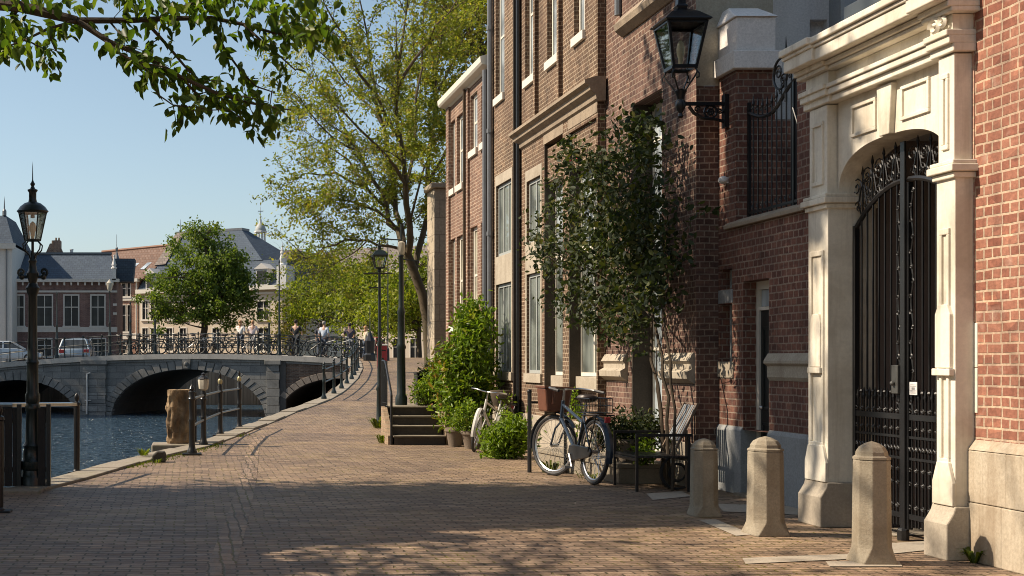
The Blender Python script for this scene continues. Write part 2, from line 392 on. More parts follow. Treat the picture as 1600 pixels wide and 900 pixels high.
# ================================================================== world, sun, camera
SUN_EL, SUN_AZ = R(43), R(7)          # azimuth: from -X, turned a little towards +Y
to_sun = Vector((-math.cos(SUN_EL)*math.cos(SUN_AZ), math.cos(SUN_EL)*math.sin(SUN_AZ), math.sin(SUN_EL)))
w = bpy.data.worlds.new('World'); scene.world = w; w.use_nodes = True
nt = w.node_tree; bg = nt.nodes['Background']
sky = nt.nodes.new('ShaderNodeTexSky'); sky.sky_type = 'NISHITA'; sky.sun_disc = False
sky.sun_elevation = SUN_EL; sky.sun_rotation = R(-90) + SUN_AZ
sky.air_density = 1.0; sky.dust_density = 1.2; sky.ozone_density = 1.2
hs = nt.nodes.new('ShaderNodeHueSaturation'); hs.inputs['Saturation'].default_value = .86; hs.inputs['Hue'].default_value = .487
nt.links.new(sky.outputs[0], hs.inputs['Color']); nt.links.new(hs.outputs[0], bg.inputs[0]); bg.inputs[1].default_value = .096
sl = bpy.data.lights.new('sun', 'SUN'); sl.energy = 5.0; sl.angle = R(.6); sl.color = (1.0, .85, .66)
so = bpy.data.objects.new('sun', sl); COL.objects.link(so)
so.rotation_euler = to_sun.to_track_quat('Z', 'Y').to_euler()
cam = bpy.data.cameras.new('camera'); cam.lens = F/1600*36; cam.sensor_width = 36
cam.shift_x = (800-VX)/1600; cam.shift_y = (VY-450)/1600; cam.clip_start = .1; cam.clip_end = 3000
co = bpy.data.objects.new('camera', cam); COL.objects.link(co)
co.location = (0,0,EYE); co.rotation_euler = (R(90),0,0); scene.camera = co
scene.view_settings.view_transform = 'Standard'; scene.view_settings.look = 'None'
scene.view_settings.exposure = .62; scene.view_settings.gamma = 1.0
scene.render.engine = 'CYCLES'
scene.cycles.max_bounces = 6; scene.cycles.transparent_max_bounces = 12
scene.cycles.use_denoising = True; scene.cycles.filter_width = 1.0

# ================================================================== terrain
WATER = -1.15
QUAY = [(15.4,-1.75),(16.6,-1.41),(19.9,-.65),(23.3,.35),(29.0,1.45),(34.2,2.74),(38.6,4.2),(41.5,4.98),(46.5,6.05),(51.5,6.9),(56.5,7.5),(60.5,7.85),(75,8.3)]
def xq(Y):
    if Y <= QUAY[0][0]: return QUAY[0][1]
    for (a, xa), (b, xb) in zip(QUAY, QUAY[1:]):
        if Y <= b: return xa + (xb-xa)*(Y-a)/(b-a)
    return QUAY[-1][1]
def zg(Y):
    t = max(0., min(1., (Y-27)/38)); return 1.75*t*t*(3-2*t)

# street paving
def paving_mat(name, rot=False, tint=1.0, mort=(.075,.058,.04)):
    t = NT(name); g = t.pos()
    sp = t.n('ShaderNodeSeparateXYZ', i0=g)
    base = t.n('ShaderNodeCombineXYZ', i0=sp.outputs[1 if rot else 0], i1=sp.outputs[0 if rot else 1]).outputs[0]
    nzc = t.n('ShaderNodeTexNoise', Vector=base, Scale=2.2, Detail=4.0).outputs['Color']
    nzf = t.n('ShaderNodeTexNoise', Vector=base, Scale=14.0, Detail=2.0).outputs['Color']
    v1 = t.n('ShaderNodeVectorMath', {'operation': 'MULTIPLY_ADD'}, i0=nzc, i1=(.10,.10,0), i2=base)
    v2 = t.n('ShaderNodeVectorMath', {'operation': 'MULTIPLY_ADD'}, i0=nzf, i1=(.03,.034,0), i2=v1.outputs[0])
    b = t.n('ShaderNodeTexBrick', Vector=v2.outputs[0], Color1=(.195*tint,.138*tint,.10*tint), Color2=(.335*tint,.25*tint,.182*tint), Mortar=mort, Scale=1.0, Mortar_Size=.010, Mortar_Smooth=.5, Bias=0.0, Brick_Width=.20, Row_Height=.10)
    big = t.noise(base, .35, 5, .6); mid = t.noise(base, 1.7, 5, .65); fine = t.noise(base, 30, 4, .7)
    # moss keeps to some of the joints
    mossy = t.ramp(t.noise(base, .55, 4, .6), [(.40,(0,0,0)),(.55,(1,1,1))])
    mj = t.math('MULTIPLY', t.math('MULTIPLY', b.outputs['Fac'], mossy), t.ramp(mid, [(.4,(0,0,0)),(.6,(1,1,1))]))
    col = t.mix(b.outputs[0], (.18,.155,.03), t.math('MULTIPLY', mj, .95))
    col = t.mix(col, t.ramp(big, [(.3,(.78,.76,.78)),(.7,(1.18,1.14,1.05))]), .9, 'MULTIPLY')
    col = t.mix(col, t.ramp(mid, [(.3,(.75,.75,.76)),(.7,(1.2,1.17,1.12))]), .7, 'MULTIPLY')
    col = t.mix(col, t.ramp(fine, [(.3,(.7,.7,.7)),(.7,(1.22,1.2,1.18))]), .8, 'MULTIPLY')
    # each stone sits a little differently
    h = t.math('ADD', t.math('MULTIPLY', t.n('ShaderNodeRGBToBW', i0=b.outputs[0]).outputs[0], 1.2), t.math('MULTIPLY', fine, .35))
    lump = t.noise(t.n('ShaderNodeVectorMath', {'operation': 'MULTIPLY'}, i0=base, i1=(1.6,4.2,1)).outputs[0], 1.0, 4, .6)
    h = t.math('SUBTRACT', t.math('ADD', t.math('ADD', h, t.math('MULTIPLY', lump, 3.2)), t.math('MULTIPLY', mid, 1.4)), t.math('MULTIPLY', b.outputs['Fac'], .9))
    # old repairs: patches of darker or paler clinkers, and stains
    pv_ = t.n('ShaderNodeTexVoronoi', {'feature': 'F1'}, Vector=t.n('ShaderNodeVectorMath', {'operation': 'MULTIPLY_ADD'}, i0=nzc, i1=(.8,.8,0), i2=base).outputs[0], Scale=.42)
    col = t.mix(col, t.ramp(pv_.outputs['Color'], [(0,(.74,.74,.78)),(.5,(1,1,1)),(1,(1.18,1.14,1.06))]), .8, 'MULTIPLY')
    stn = t.noise(base, .9, 6, .7)
    col = t.mix(col, (.07,.058,.048), t.math('MULTIPLY', t.ramp(stn, [(.58,(0,0,0)),(.72,(1,1,1))]), .45))
    t.bsdf(col, t.math('ADD', .46, t.math('MULTIPLY', fine, .3)), 0, h, 1.0, .03, .45); return t.m
M['paving'] = paving_mat('clinker_paving'); M['paving_band'] = paving_mat('clinker_gutter_band', True, 1.0, (.11,.085,.058))

mb = MB()
ys = [-14, -6, 0, 4, 6, 8, 10, 12, 14, 15.4]
for a, b in zip(ys, ys[1:]): mb.add([(-40,a,0),(60,a,0),(60,b,0),(-40,b,0)], [(0,1,2,3)])
ys = list(np.arange(15.4, 60.6, .8)) + [62, 64, 66, 68, 70, 75, 90, 120, 180]
for a, b in zip(ys, ys[1:]):
    mb.add([(xq(a),a,zg(a)),(60,a,zg(a)),(60,b,zg(b)),(xq(b),b,zg(b))], [(0,1,2,3)])
st = struct(obj('street', mb, M['paving'], smooth=True, recalc=False))
# gutter band along the street
mb = MB(); pts = [(.19,6),(.21,9.5),(.44,12.5),(.75,17),(1.1,23),(1.45,27)]
for (xa, a), (xb, b) in zip(pts, pts[1:]):
    mb.add([(xa-.11,a,.004),(xa+.11,a,.004),(xb+.11,b,.004),(xb-.11,b,.004)], [(0,1,2,3)])
struct(obj('gutter_path', mb, M['paving_band'], recalc=False))
# quay coping (kerb) stones, one continuous quay edge with open joints
mb = MB(); Y = 15.4; k = 0
W_ = .46
while Y < 60:
    L = 1.35 + .25*math.sin(k*2.1); Y2 = Y + L - .015
    for (u0, u1, z0, z1) in ((-W_, -.02, -.32, .035 + .012*math.sin(k*3.3)),):
        a0, a1, b0, b1 = xq(Y)+u0, xq(Y)+u1, xq(Y2)+u0, xq(Y2)+u1
        za, zb = zg(Y), zg(Y2)
        mb.add([(a0,Y,za+z0),(a1,Y,za+z0),(b1,Y2,zb+z0),(b0,Y2,zb+z0),(a0,Y,za+z1),(a1,Y,za+z1),(b1,Y2,zb+z1),(b0,Y2,zb+z1)],
               [(0,3,2,1),(4,5,6,7),(0,1,5,4),(1,2,6,5),(2,3,7,6),(3,0,4,7)])
    Y += L; k += 1
x = -1.78
while x > -30:
    mb.box(x-1.38, x, 15.02, 15.42, -.32, .03 + .008*math.sin(x*3)); x -= 1.4
struct(obj('quay_kerb', mb, M['kerb'], bevel=.012))
# quay wall below the coping
mb = MB(); ys = list(np.arange(15.4, 75, 1.0))
for a, b in zip(ys, ys[1:]):
    xa, xb = xq(a)-W_+.06, xq(b)-W_+.06
    mb.add([(xa,a,-2.2),(xb,b,-2.2),(xb,b,zg(b)-.3),(xa,a,zg(a)-.3)], [(0,1,2,3)])
    mb.add([(xa,a,zg(a)-.31),(xb,b,zg(b)-.31),(xq(b)+.1,b,zg(b)-.31),(xq(a)+.1,a,zg(a)-.31)], [(0,1,2,3)])
mb.add([(-40,15.38,-2.2),(xq(15.4)-W_+.06,15.38,-2.2),(xq(15.4)-W_+.06,15.38,-.3),(-40,15.38,-.3)], [(0,1,2,3)])
struct(obj('quay_wall', mb, M['brick_bridge'], recalc=False))

# canal
t = NT('canal_water'); p = t.pos()
sc = t.n('ShaderNodeVectorMath', {'operation': 'MULTIPLY'}, i0=p, i1=(.75,1.35,1))
n1 = t.noise(sc.outputs[0], 1.5, 4, .6, .8); n2 = t.noise(sc.outputs[0], .35, 3); n3 = t.noise(sc.outputs[0], 5.0, 3, .5)
h = t.math('ADD', t.math('ADD', t.math('MULTIPLY', n1, 1.0), t.math('MULTIPLY', n2, .6)), t.math('MULTIPLY', n3, .55))
pb = t.bsdf((.036,.066,.098), .07, 0, h, 1.0, .5, .5); pb.inputs['IOR'].default_value = 1.33
M['water'] = t.m
mb = MB(); mb.add([(-120,15.45,WATER),(11,15.45,WATER),(11,95,WATER),(-120,95,WATER)], [(0,1,2,3)])
struct(obj('canal_water', mb, M['water'], recalc=False))
# ground sheet to the horizon
mb = MB(); mb.add([(-1500,-300,-2.4),(1500,-300,-2.4),(1500,2500,-2.4),(-1500,2500,-2.4)], [(0,1,2,3)])
struct(obj('ground', mb, m_plain('distant_soil', (.10,.09,.06), .95), recalc=False))
# land beyond the canal
LAND = 1.45
mb = MB(); mb.box(-150, -17.5, 46, 76.1, -2.2, 1.3); mb.box(-150, -21.5, -60, 45.9, -2.2, .4); mb.box(-150, 8.6, 80, 400, -2.2, LAND); mb.box(-150, -4.2, 76.2, 79.98, -2.2, LAND); mb.box(8.6, 160, 76.2, 400, -2.2, LAND+.2)
struct(obj('town_ground', mb, M['paving']))

# pale slabs let into the paving by the bollards
mb = MB()
def slab(pts, z=.006, th=.03):
    q = [(at(px, py, EYE*F/(py-VY)).x, EYE*F/(py-VY)) for px, py in pts]
    mb.add([(x, y, z) for x, y in q], [tuple(range(len(q)))])
slab([(1091,813),(1118,812),(1176,836),(1150,838)])
slab([(1165,882),(1160,873),(1335,866),(1335,874)])
slab([(1296,886),(1290,878),(1405,878),(1410,886)])
slab([(1395,866),(1385,850),(1520,842),(1530,852)])
slab([(1395,838),(1385,826),(1470,824),(1480,836)])
slab([(1020,782),(1010,772),(1065,768),(1080,776)])
slab([(1130,800),(1120,788),(1250,792),(1265,806)])
struct(obj('pavement', mb, M['slab'], recalc=False))
# ================================================================== right-hand side, nearest first
# ---------- near red brick house
h = thing('brick_house', 'bright red brick house with wide pale joints and stained stone plinth beside the cream gateway', 'house', (6.1, 7, 0))
def local(mb, root): return mb.shift(tuple(-c for c in root.location))
XB = 6.10
mb = MB(); mb.wall(XB, -12, 10.12, .93, 9.0, [], .2); mb.wall(10.12, XB, 12.0, .93, 9.0, [], .2, 'y')
mb.add([(XB,10.12,.93),(12,10.12,.93),(12,10.12,9),(XB,10.12,9)], [(0,1,2,3)]); mb.add([(XB,-12,9),(12,-12,9),(12,10.12,9),(XB,10.12,9)], [(0,1,2,3)])
mb.add([(XB,-12,.93),(12,-12,.93),(12,-12,9),(XB,-12,9)], [(0,1,2,3)])
obj('wall', local(mb, h), M['brick_near'], h, recalc=False)
pl = MB(); y = 10.14
for row, (z0, z1, L) in enumerate(((0, .455, .58), (.46, .86, .52))):
    y = 10.14; k = 0
    while y > -11:
        l = L*(1+.25*math.sin(k*2.7+row)); pl.box(6.045 + .004*math.sin(k*5+row), 6.4, y-l+.004, y, z0, z1); y -= l; k += 1
pl.prism([(6.045,.864),(6.4,.864),(6.4,.945),(6.10,.945)], 'y', -11, 10.14)
obj('plinth', local(pl, h), M['plinth_near'], h, bevel=.008)
mb = MB(); mb.box(6.094, 6.2, 9.935, 10.118, 1.15, 1.50).box(6.094, 6.2, 9.935, 10.118, 1.505, 1.85)
obj('quoin', local(mb, h), M['portal'], h, bevel=.004)
mb = MB(); mb.box(6.092, 6.2, 9.97, 10.11, 1.86, 4.6)
obj('repaired_strip', local(mb, h), m_brick('chalky_pale_bricks', (.40,.20,.15), (.50,.33,.26), (.52,.40,.29), .21, .099, .012, (.45,.30,.24), .4, .5), h)

# ---------- cream stone gateway
g = thing('gateway', 'cream classical stone gateway with basket arch and heavy cornice between two brick walls', 'gateway', (6.1, 11.1, 0))
YA, YB, YC, YD = 9.98, 10.23, 11.98, 12.36
XP, XW = 5.95, 6.05
def pier(y0, y1):
    m = MB(); m.box(XP, 6.40, y0, y1, .42, 3.0)
    # raised frame of the lower panel
    a, b = y0+.06, y1-.06
    for (c, d, e, f_) in ((a, b, 2.55, 2.60), (a, b, .74, .79), (a, a+.035, .79, 2.55), (b-.035, b, .79, 2.55)):
        m.box(XP-.018, XP+.02, c, d, e, f_)
    # upper part above the impost
    m.box(XP+.003, 6.40, y0+.02, y1-.02, 3.12, 3.96)
    for (c, d, e, f_) in ((a+.02, b-.02, 3.78, 3.82), (a+.02, b-.02, 3.22, 3.26), (a+.02, a+.05, 3.26, 3.78), (b-.05, b-.02, 3.26, 3.78)):
        m.box(XP-.014, XP+.02, c, d, e, f_)
    # drop ornament: small shield half way up and a chamfered foot block
    ym = (y0+y1)/2
    m.prism([(ym-.10,1.50),(ym+.10,1.50),(ym+.10,1.92),(ym+.06,2.0),(ym-.06,2.0),(ym-.10,1.92)], 'x', XP-.03, XP+.01)
    m.box(XP-.045, XP, ym-.12, ym+.12, 1.44, 1.495)
    m.prism([(y0-.012,.42),(y1+.012,.42),(y1+.012,.60),(y1-.05,.76),(y0+.05,.76),(y0-.012,.60)], 'x', XP-.03, XP)
    return m
for (y0, y1) in ((YC, YD), (YA, YB)):
    p_ = obj('pier', local(pier(y0, y1), g), M['portal'], g, bevel=.006)
    m = MB()
    m.prism([(XP-.085,0),(6.45,0),(6.45,.42),(XP-.015,.42),(XP-.03,.37),(XP-.065,.31),(XP-.085,.28)], 'y', y0-.03, y1+.035)
    obj('pier_base', local(m, g), M['portal_base'], g, bevel=.01)
    m = MB()
    for z0, z1, pr in ((2.985,3.03,.025),(3.033,3.09,.055),(3.093,3.125,.038)):
        m.box(XP-pr, 6.42, y0-pr*.9, y1+pr*.9, z0, z1)
    obj('impost', local(m, g), M['portal'], g, bevel=.008)
# arch wall with basket arch
half = (YC-YB)/2; ym = (YC+YB)/2
arc = []
for i in range(41):
    a = math.pi*i/40; c_, s_ = math.cos(a), math.sin(a)
    e = 2/2.6
    arc.append((ym + half*math.copysign(abs(c_)**e, c_), 3.08 + .44*abs(s_)**e))
m = MB()
for (ya, za), (yb, zb) in zip(arc, arc[1:]):
    m.add([(XW,ya,za),(XW,yb,zb),(XW,yb,3.97),(XW,ya,3.97)], [(0,1,2,3)])
    m.add([(XW,ya,za),(6.36,ya,za),(6.36,yb,zb),(XW,yb,zb)], [(0,1,2,3)])
    m.add([(6.36,ya,za),(6.36,yb,zb),(6.36,yb,3.97),(6.36,ya,3.97)], [(0,1,2,3)])
obj('arch_wall', local(m, g), M['portal'], g, recalc=False)
# archivolt edge, keystone block and spandrel panels
m = MB()
m.prism([(ym-.08,3.515),(ym+.08,3.515),(ym+.12,3.95),(ym-.12,3.95)], 'x', XW-.05, XW+.05)
obj('keystone', local(m, g), M['portal'], g, bevel=.008)
for (a, b) in ((ym+.20, ym+.62), (ym-.62, ym-.20)):
    m = MB()
    for (c, d, e, f_) in ((a, b, 3.86, 3.89), (a, b, 3.60, 3.63), (a, a+.03, 3.63, 3.86), (b-.03, b, 3.63, 3.86)):
        m.box(XW-.02, XW+.02, c, d, e, f_)
    obj('panel', local(m, g), M['portal'], g, bevel=.004)
# entablature, breaking forward over the piers
def ent(m, prof, y0, y1):
    """prof: list of (projection, z0, z1)"""
    for pr, z0, z1 in prof: m.box(XP-pr, 6.5, y0, y1, z0, z1)
A1 = [(.0,3.97,4.03),(.035,4.033,4.09),(.055,4.093,4.135)]
m = MB(); ent(m, A1, YB+.05, YC-.05)
for y0, y1 in ((YA-.0, YB+.05), (YC-.05, YD+.05)): ent(m, [(p+.025, a, b+.006) for p, a, b in A1], y0-.02, y1+.0)
obj('architrave', local(m, g), M['portal'], g, bevel=.008)
m = MB(); m.box(XP+.05, 6.5, YB, YC, 4.14, 4.26); m.box(XP-.02, 6.5, YA, YB+.05, 4.145, 4.262); m.box(XP-.02, 6.5, YC-.05, YD, 4.145, 4.262)
obj('frieze', local(m, g), M['portal'], g)
C1 = [(.04,4.265,4.30),(.07,4.303,4.345),(.165,4.35,4.46),(.185,4.463,4.495),(.215,4.498,4.56)]
m = MB(); ent(m, C1, YB, YC)
for y0, y1 in ((YA-.04, YB+.06), (YC-.06, YD+.06)): ent(m, [(p+.03, a+.002, b+.006) for p, a, b in C1], y0-.03, y1+.04)
# lead-grey weathered blocking course on top
cn = obj('cornice', local(m, g), M['portal'], g, bevel=.010)
m = MB(); m.box(5.98, 6.6, 10.9, 11.75, 4.57, 4.80)
obj('coping_block', local(m, g), m_plain('dark_lead_box', (.05,.06,.07), .5), g, bevel=.01)
m = MB(); m.box(6.0, 7.5, YA, YC, 4.62, 5.9) if False else m.box(6.35, 6.6, YA, YD, 3.97, 4.6)
obj('back_wall', local(m, g), M['plaster_beige'], g)
# carved scroll on the near pier's capital
m = MB(); m.spiral((XP-.06, YA+.17, 4.20), .075, 1.4, .022, 'x', 0, 1); m.spiral((XP-.06, YA+.06, 4.22), .05, 1.4, .018, 'x', 1, -1)
obj('carved_scroll', local(m, g), M['portal'], g, smooth=True)

# ---------- passage behind the gate, closed by a boarded door at its end
m = MB(); m.box(6.42, 9.6, 12.03, 12.30, 0, 3.95); obj('passage_wall', local(m, g), M['door_wood'], g)
m = MB(); m.box(6.42, 9.6, 9.86, 10.17, 0, 3.95); obj('passage_wall', local(m, g), M['door_wood'], g)
m = MB(); m.box(6.42, 9.6, 10.18, 12.02, 3.62, 3.94); obj('passage_ceiling', local(m, g), M['plaster_grey'], g)
d = thing('passage_door', 'old brown grey boarded door closing the end of the passage behind the iron gate', 'door', (9.3, 11.1, 0))
m = MB(); y = 10.18
while y < 11.95:
    m.box(9.27, 9.33, y, min(y+.285, 12.01), .02, 3.6); y += .29
obj('board_panel', local(m, d), M['door_wood'], d, bevel=.006)
m = MB(); m.box(9.24, 9.268, 10.2, 12.0, .5, .65).box(9.24, 9.268, 10.2, 12.0, 2.2, 2.35); obj('ledge', local(m, d), M['door_wood'], d)

# ---------- wrought iron gate
XG = 6.20
gt = thing('iron_gate', 'tall black wrought iron double gate with arched top rail and scrolls under the cream arch', 'gate', (XG, ym, 0))
def toprail(y):      # height of the curved top rail
    u = abs(y-ym)/half
    return 3.13 - .36*u**2.2
def archz(y):
    u = min(1, abs(y-ym)/half); return 3.08 + .44*(max(0, 1-u**2.6))**(1/2.6)
for sgn in (1, -1):
    e0, e1 = ym + sgn*.045, ym + sgn*(half-.03)
    lf = MB()
    lf.box(XG-.02, XG+.02, e0-.018, e0+.018, .10, 3.1); lf.box(XG-.022, XG+.022, e1-.022, e1+.022, .06, toprail(e1)+.02)
    for z0, z1 in ((1.045,1.095),(.19,.235),(.70,.722),(.885,.907)):
        lf.box(XG-.016, XG+.016, min(e0,e1), max(e0,e1), z0, z1)
    lf.tube([(XG, e0+(e1-e0)*i/14, toprail(e0+(e1-e0)*i/14)) for i in range(15)], .024, 6)
    leaf = obj('leaf', local(lf, gt), M['iron'], gt, smooth=True)
    b = MB(); n = 7
    for i in range(1, n+1):
        y = e0+(e1-e0)*i/(n+1); b.tube([(XG,y,.12),(XG,y,toprail(y))], .0095, 5)
        b.sphere((XG,y,1.28), .02, 6, 4)
    leaf_b = obj('bar', local(b, gt), M['iron'], leaf); leaf_b.location = (0,0,0)
    # dense lower grid with spear heads and little scrolls
    s_ = MB(); n = 15
    for i in range(1, n+1):
        y = e0+(e1-e0)*i/(n+1)
        if i % 2 == 1: s_.tube([(XG-.004,y,.12),(XG-.004,y,1.20),(XG-.004,y,1.24),(XG-.004,y,1.32)], [.008,.008,.017,.002], 5)
        for z, r in ((1.13,.026),(.97,.022),(.80,.022),(.62,.024),(.50,.024),(.30,.028)):
            s_.spiral((XG-.012, y+(.022 if i % 2 else -.022), z), r, 1.1, .0055, 'x', (i%2)*math.pi, 1 if i % 2 else -1, 9, 4)
    s_.tube([(XG-.014, e0+(e1-e0)*i/60, .795+.02*math.sin(i*1.57)) for i in range(61)], .006, 4)
    obj('lower_scrollwork', local(s_, gt), M['iron'], leaf)
    # crest of scrolls between the curved rail and the arch
    c = MB()
    for k, fr in enumerate((.16,.40,.64,.85)):
        y = e0+(e1-e0)*fr; z0, z1 = toprail(y), archz(y)-.03
        hh = max(.12, z1-z0)
        c.tube([(XG,y,z0),(XG,y,z0+hh*.8),(XG,y,z0+hh*.86),(XG,y,z0+hh)], [.008,.008,.015,.002], 5)
        for q in (-1, 1):
            r = hh*.20
            pts = [(XG, y+q*.012, z0), (XG, y+q*hh*.16, z0+hh*.22), (XG, y+q*hh*.10, z0+hh*.45), (XG, y+q*hh*.05, z0+hh*.62)]
            c.tube(pts, .008, 5)
            c.spiral((XG, y+q*(hh*.05+r*.9), z0+hh*.60), r, 1.5, .0075, 'x', math.pi if q > 0 else 0, -q, 14, 4)
            c.spiral((XG, y+q*hh*.17, z0+hh*.20), r*.7, 1.3, .0065, 'x', 0 if q > 0 else math.pi, q, 12, 4)
    obj('crest_scrollwork', local(c, gt), M['iron'], leaf)
    # twisted leaf rod beside the meeting post
    t_ = MB(); yy = e0+sgn*.055
    t_.tube([(XG-.01, yy+.016*math.sin(z*16), z) for z in np.arange(1.1, 3.1, .05)], .008, 4)
    for z in np.arange(1.2, 3.05, .13):
        t_.spiral((XG-.014, yy+.02*math.sin(z*16), z), .024, 1.0, .007, 'x', z*9, 1, 8, 4)
    obj('vine_rod', local(t_, gt), M['iron'], leaf)
m = MB(); m.box(XG-.04, XG-.021, ym-.035, ym+.035, .04, 3.46); m.lathe([(.05,0),(.05,.09),(.03,.11)], (XG-.03, ym, .0), 8)
obj('meeting_post', local(m, gt), M['iron'], gt, bevel=.005)
m = MB(); m.box(XG-.055, XG-.03, ym+.045, ym+.145, 1.27, 1.52); m.sphere((XG-.07, ym+.10, 1.36), .022, 8, 5)
obj('lock_box', local(m, gt), m_plain('worn_grey_iron', (.10,.10,.095), .45, .4, .3, 30), gt, bevel=.004)
m = MB(); m.box(XG-.034, XG-.026, ym-.215, ym-.105, 1.265, 1.375)
nt_ = tag(obj('notice', m, M['paper']), 'small white paper notice fixed to the black iron gate bars', 'notice')
m = MB()
for z in (1.35, 1.338, 1.30, 1.29, 1.28): m.box(XG-.0358, XG-.0345, ym-.20, ym-.12, z, z+.004)
m.box(XG-.0358, XG-.0345, ym-.185, ym-.14, 1.31, 1.33)
obj('print', m, M['paper_ink'], nt_)

# ---------- annex wall with door, slit windows, pier and stone band
XA = 6.40
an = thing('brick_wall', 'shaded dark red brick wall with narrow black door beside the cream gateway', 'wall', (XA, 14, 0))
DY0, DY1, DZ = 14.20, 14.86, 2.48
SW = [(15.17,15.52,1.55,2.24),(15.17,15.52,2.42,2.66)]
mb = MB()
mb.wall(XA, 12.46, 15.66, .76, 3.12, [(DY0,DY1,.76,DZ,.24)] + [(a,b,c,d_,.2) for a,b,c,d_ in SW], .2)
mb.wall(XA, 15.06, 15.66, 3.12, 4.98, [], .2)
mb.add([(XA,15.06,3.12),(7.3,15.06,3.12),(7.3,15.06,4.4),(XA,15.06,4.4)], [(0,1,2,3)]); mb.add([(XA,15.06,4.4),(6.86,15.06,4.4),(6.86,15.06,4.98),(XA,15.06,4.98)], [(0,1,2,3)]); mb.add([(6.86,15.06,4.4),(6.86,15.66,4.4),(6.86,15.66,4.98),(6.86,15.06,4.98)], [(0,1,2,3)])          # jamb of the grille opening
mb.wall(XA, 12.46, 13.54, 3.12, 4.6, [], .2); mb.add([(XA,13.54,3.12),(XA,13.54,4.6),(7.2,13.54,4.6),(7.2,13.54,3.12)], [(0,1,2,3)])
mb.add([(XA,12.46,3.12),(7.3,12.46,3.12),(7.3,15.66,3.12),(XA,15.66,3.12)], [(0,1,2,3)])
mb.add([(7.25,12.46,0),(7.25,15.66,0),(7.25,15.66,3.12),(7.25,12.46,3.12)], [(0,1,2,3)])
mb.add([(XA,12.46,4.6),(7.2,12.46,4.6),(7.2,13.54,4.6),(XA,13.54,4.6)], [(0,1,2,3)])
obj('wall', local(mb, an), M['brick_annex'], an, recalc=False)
mb = MB()
for pa, pb2 in ((14.87,15.62),(12.46,13.28),(13.285,14.19)):
    mb = MB().prism([(XA-.03,0),(XA+.2,0),(XA+.2,.79),(XA-.004,.79),(XA-.03,.743)], 'y', pa, pb2); obj('plinth', local(mb, an), M['plinth_grey'], an, bevel=.006)
mb = MB()
mb = MB(); mb.prism([(XA-.005,1.34),(XA-.03,1.38),(XA-.03,1.50),(XA-.07,1.53),(XA-.07,1.56),(XA-.02,1.64),(XA+.1,1.64),(XA+.1,1.34)], 'y', 12.46, 14.18)
obj('stone_band', local(mb, an), M['band'], an)
mb = MB(); mb.prism([(XA-.05,3.125),(XA-.05,3.17),(XA+.02,3.22),(7.2,3.22),(7.2,3.125)], 'y', 13.3, 15.30)
obj('sill', local(mb, an), M['cornice_mid'], an, bevel=.006)
mb = MB()
mb.prism([(XA-.06,4.985),(6.91,4.985),(6.91,5.20),(XA-.06,5.20)], 'y', 14.98, 15.64); mb.prism([(XA+.0,5.205),(6.86,5.205),(6.86,5.60),(XA+.0,5.60)], 'y', 15.04, 15.64)
mb.add([(XA-.03,15.01,5.605),(6.89,15.01,5.605),(6.82,15.40,5.80),(XA+.05,15.40,5.80),(XA-.03,15.64,5.605),(6.89,15.64,5.605),(6.82,15.64,5.80),(XA+.05,15.64,5.80)], [(0,1,2,3),(3,2,6,7),(0,3,7,4),(1,5,6,2),(0,4,5,1),(4,7,6,5)])
obj('pier_cap', local(mb, an), M['plaster_white'], an, bevel=.012)
# door
mb = MB(); mb.box(XA+.15, XA+.22, DY1-.07, DY1-.004, 0, DZ-.004).box(XA+.15, XA+.22, DY0+.004, DY0+.05, 0, DZ-.004).box(XA+.15, XA+.22, DY0+.05, DY1-.07, DZ-.10, DZ-.004).box(XA+.15,XA+.22,DY0+.05,DY1-.07,DZ-.34,DZ-.30)
df = obj('door_frame', local(mb, an), M['frame_white'], an)
mb = MB(); mb.box(XA+.17, XA+.21, DY0+.055, DY1-.075, .02, DZ-.345)
for z0, z1 in ((.15,.85),(1.0,1.95)):
    for q in ((DY0+.12, DY1-.14, z0, z0+.03),(DY0+.12, DY1-.14, z1-.03, z1),(DY0+.12, DY0+.15, z0, z1),(DY1-.17, DY1-.14, z0, z1)): mb.box(XA+.155, XA+.175, *q)
dr = obj('door', local(mb, an), M['frame_dark'], an, bevel=.003)
mb = MB(); mb.sphere((XA+.14, DY1-.15, 1.02), .025, 8, 5); obj('handle', local(mb, an), M['steel'], dr)
mb = MB(); mb.box(XA+.18, XA+.19, DY0+.055, DY1-.075, DZ-.295, DZ-.105); obj('pane', local(mb, an), M['pane_sky'], df)
mb = MB(); mb.box(XA-.1, XA+.5, DY0-.02, DY1+.02, 0, .03); obj('threshold', local(mb, an), M['step'], an)
for a, b, c, e in SW:
    mb = MB(); r = XA+.12
    mb.box(r, r+.05, a, a+.05, c, e).box(r, r+.05, b-.05, b, c, e).box(r, r+.05, a+.05, b-.05, e-.05, e).box(r, r+.05, a+.05, b-.05, c, c+.05)
    fr = obj('window', local(mb, an), M['frame_grey'], an)
    mb = MB(); mb.box(r+.02, r+.03, a+.05, b-.05, c+.05, e-.05); obj('pane', local(mb, an), M['pane_dark'], fr)
mb = MB(); mb.box(XA-.015, XA+.12, 15.12, 15.57, 1.36, 1.55); obj('window_sill', local(mb, an), M['band'], an)
mb = MB(); mb.box(XA-.008, XA+.19, 15.14, 15.55, 2.25, 2.41); obj('lintel', local(mb, an), M['plinth_grey'], an)
mb = MB(); mb.sphere((XA-.05, 15.30, 3.72), .06, 10, 6, (1,1,.8)); mb.box(XA-.04, XA, 15.27, 15.33, 3.68, 3.75)
tag(obj('alarm_dome', mb, M['plaster_white'], smooth=True), 'small white dome sensor high on the shaded brick pier', 'sensor')

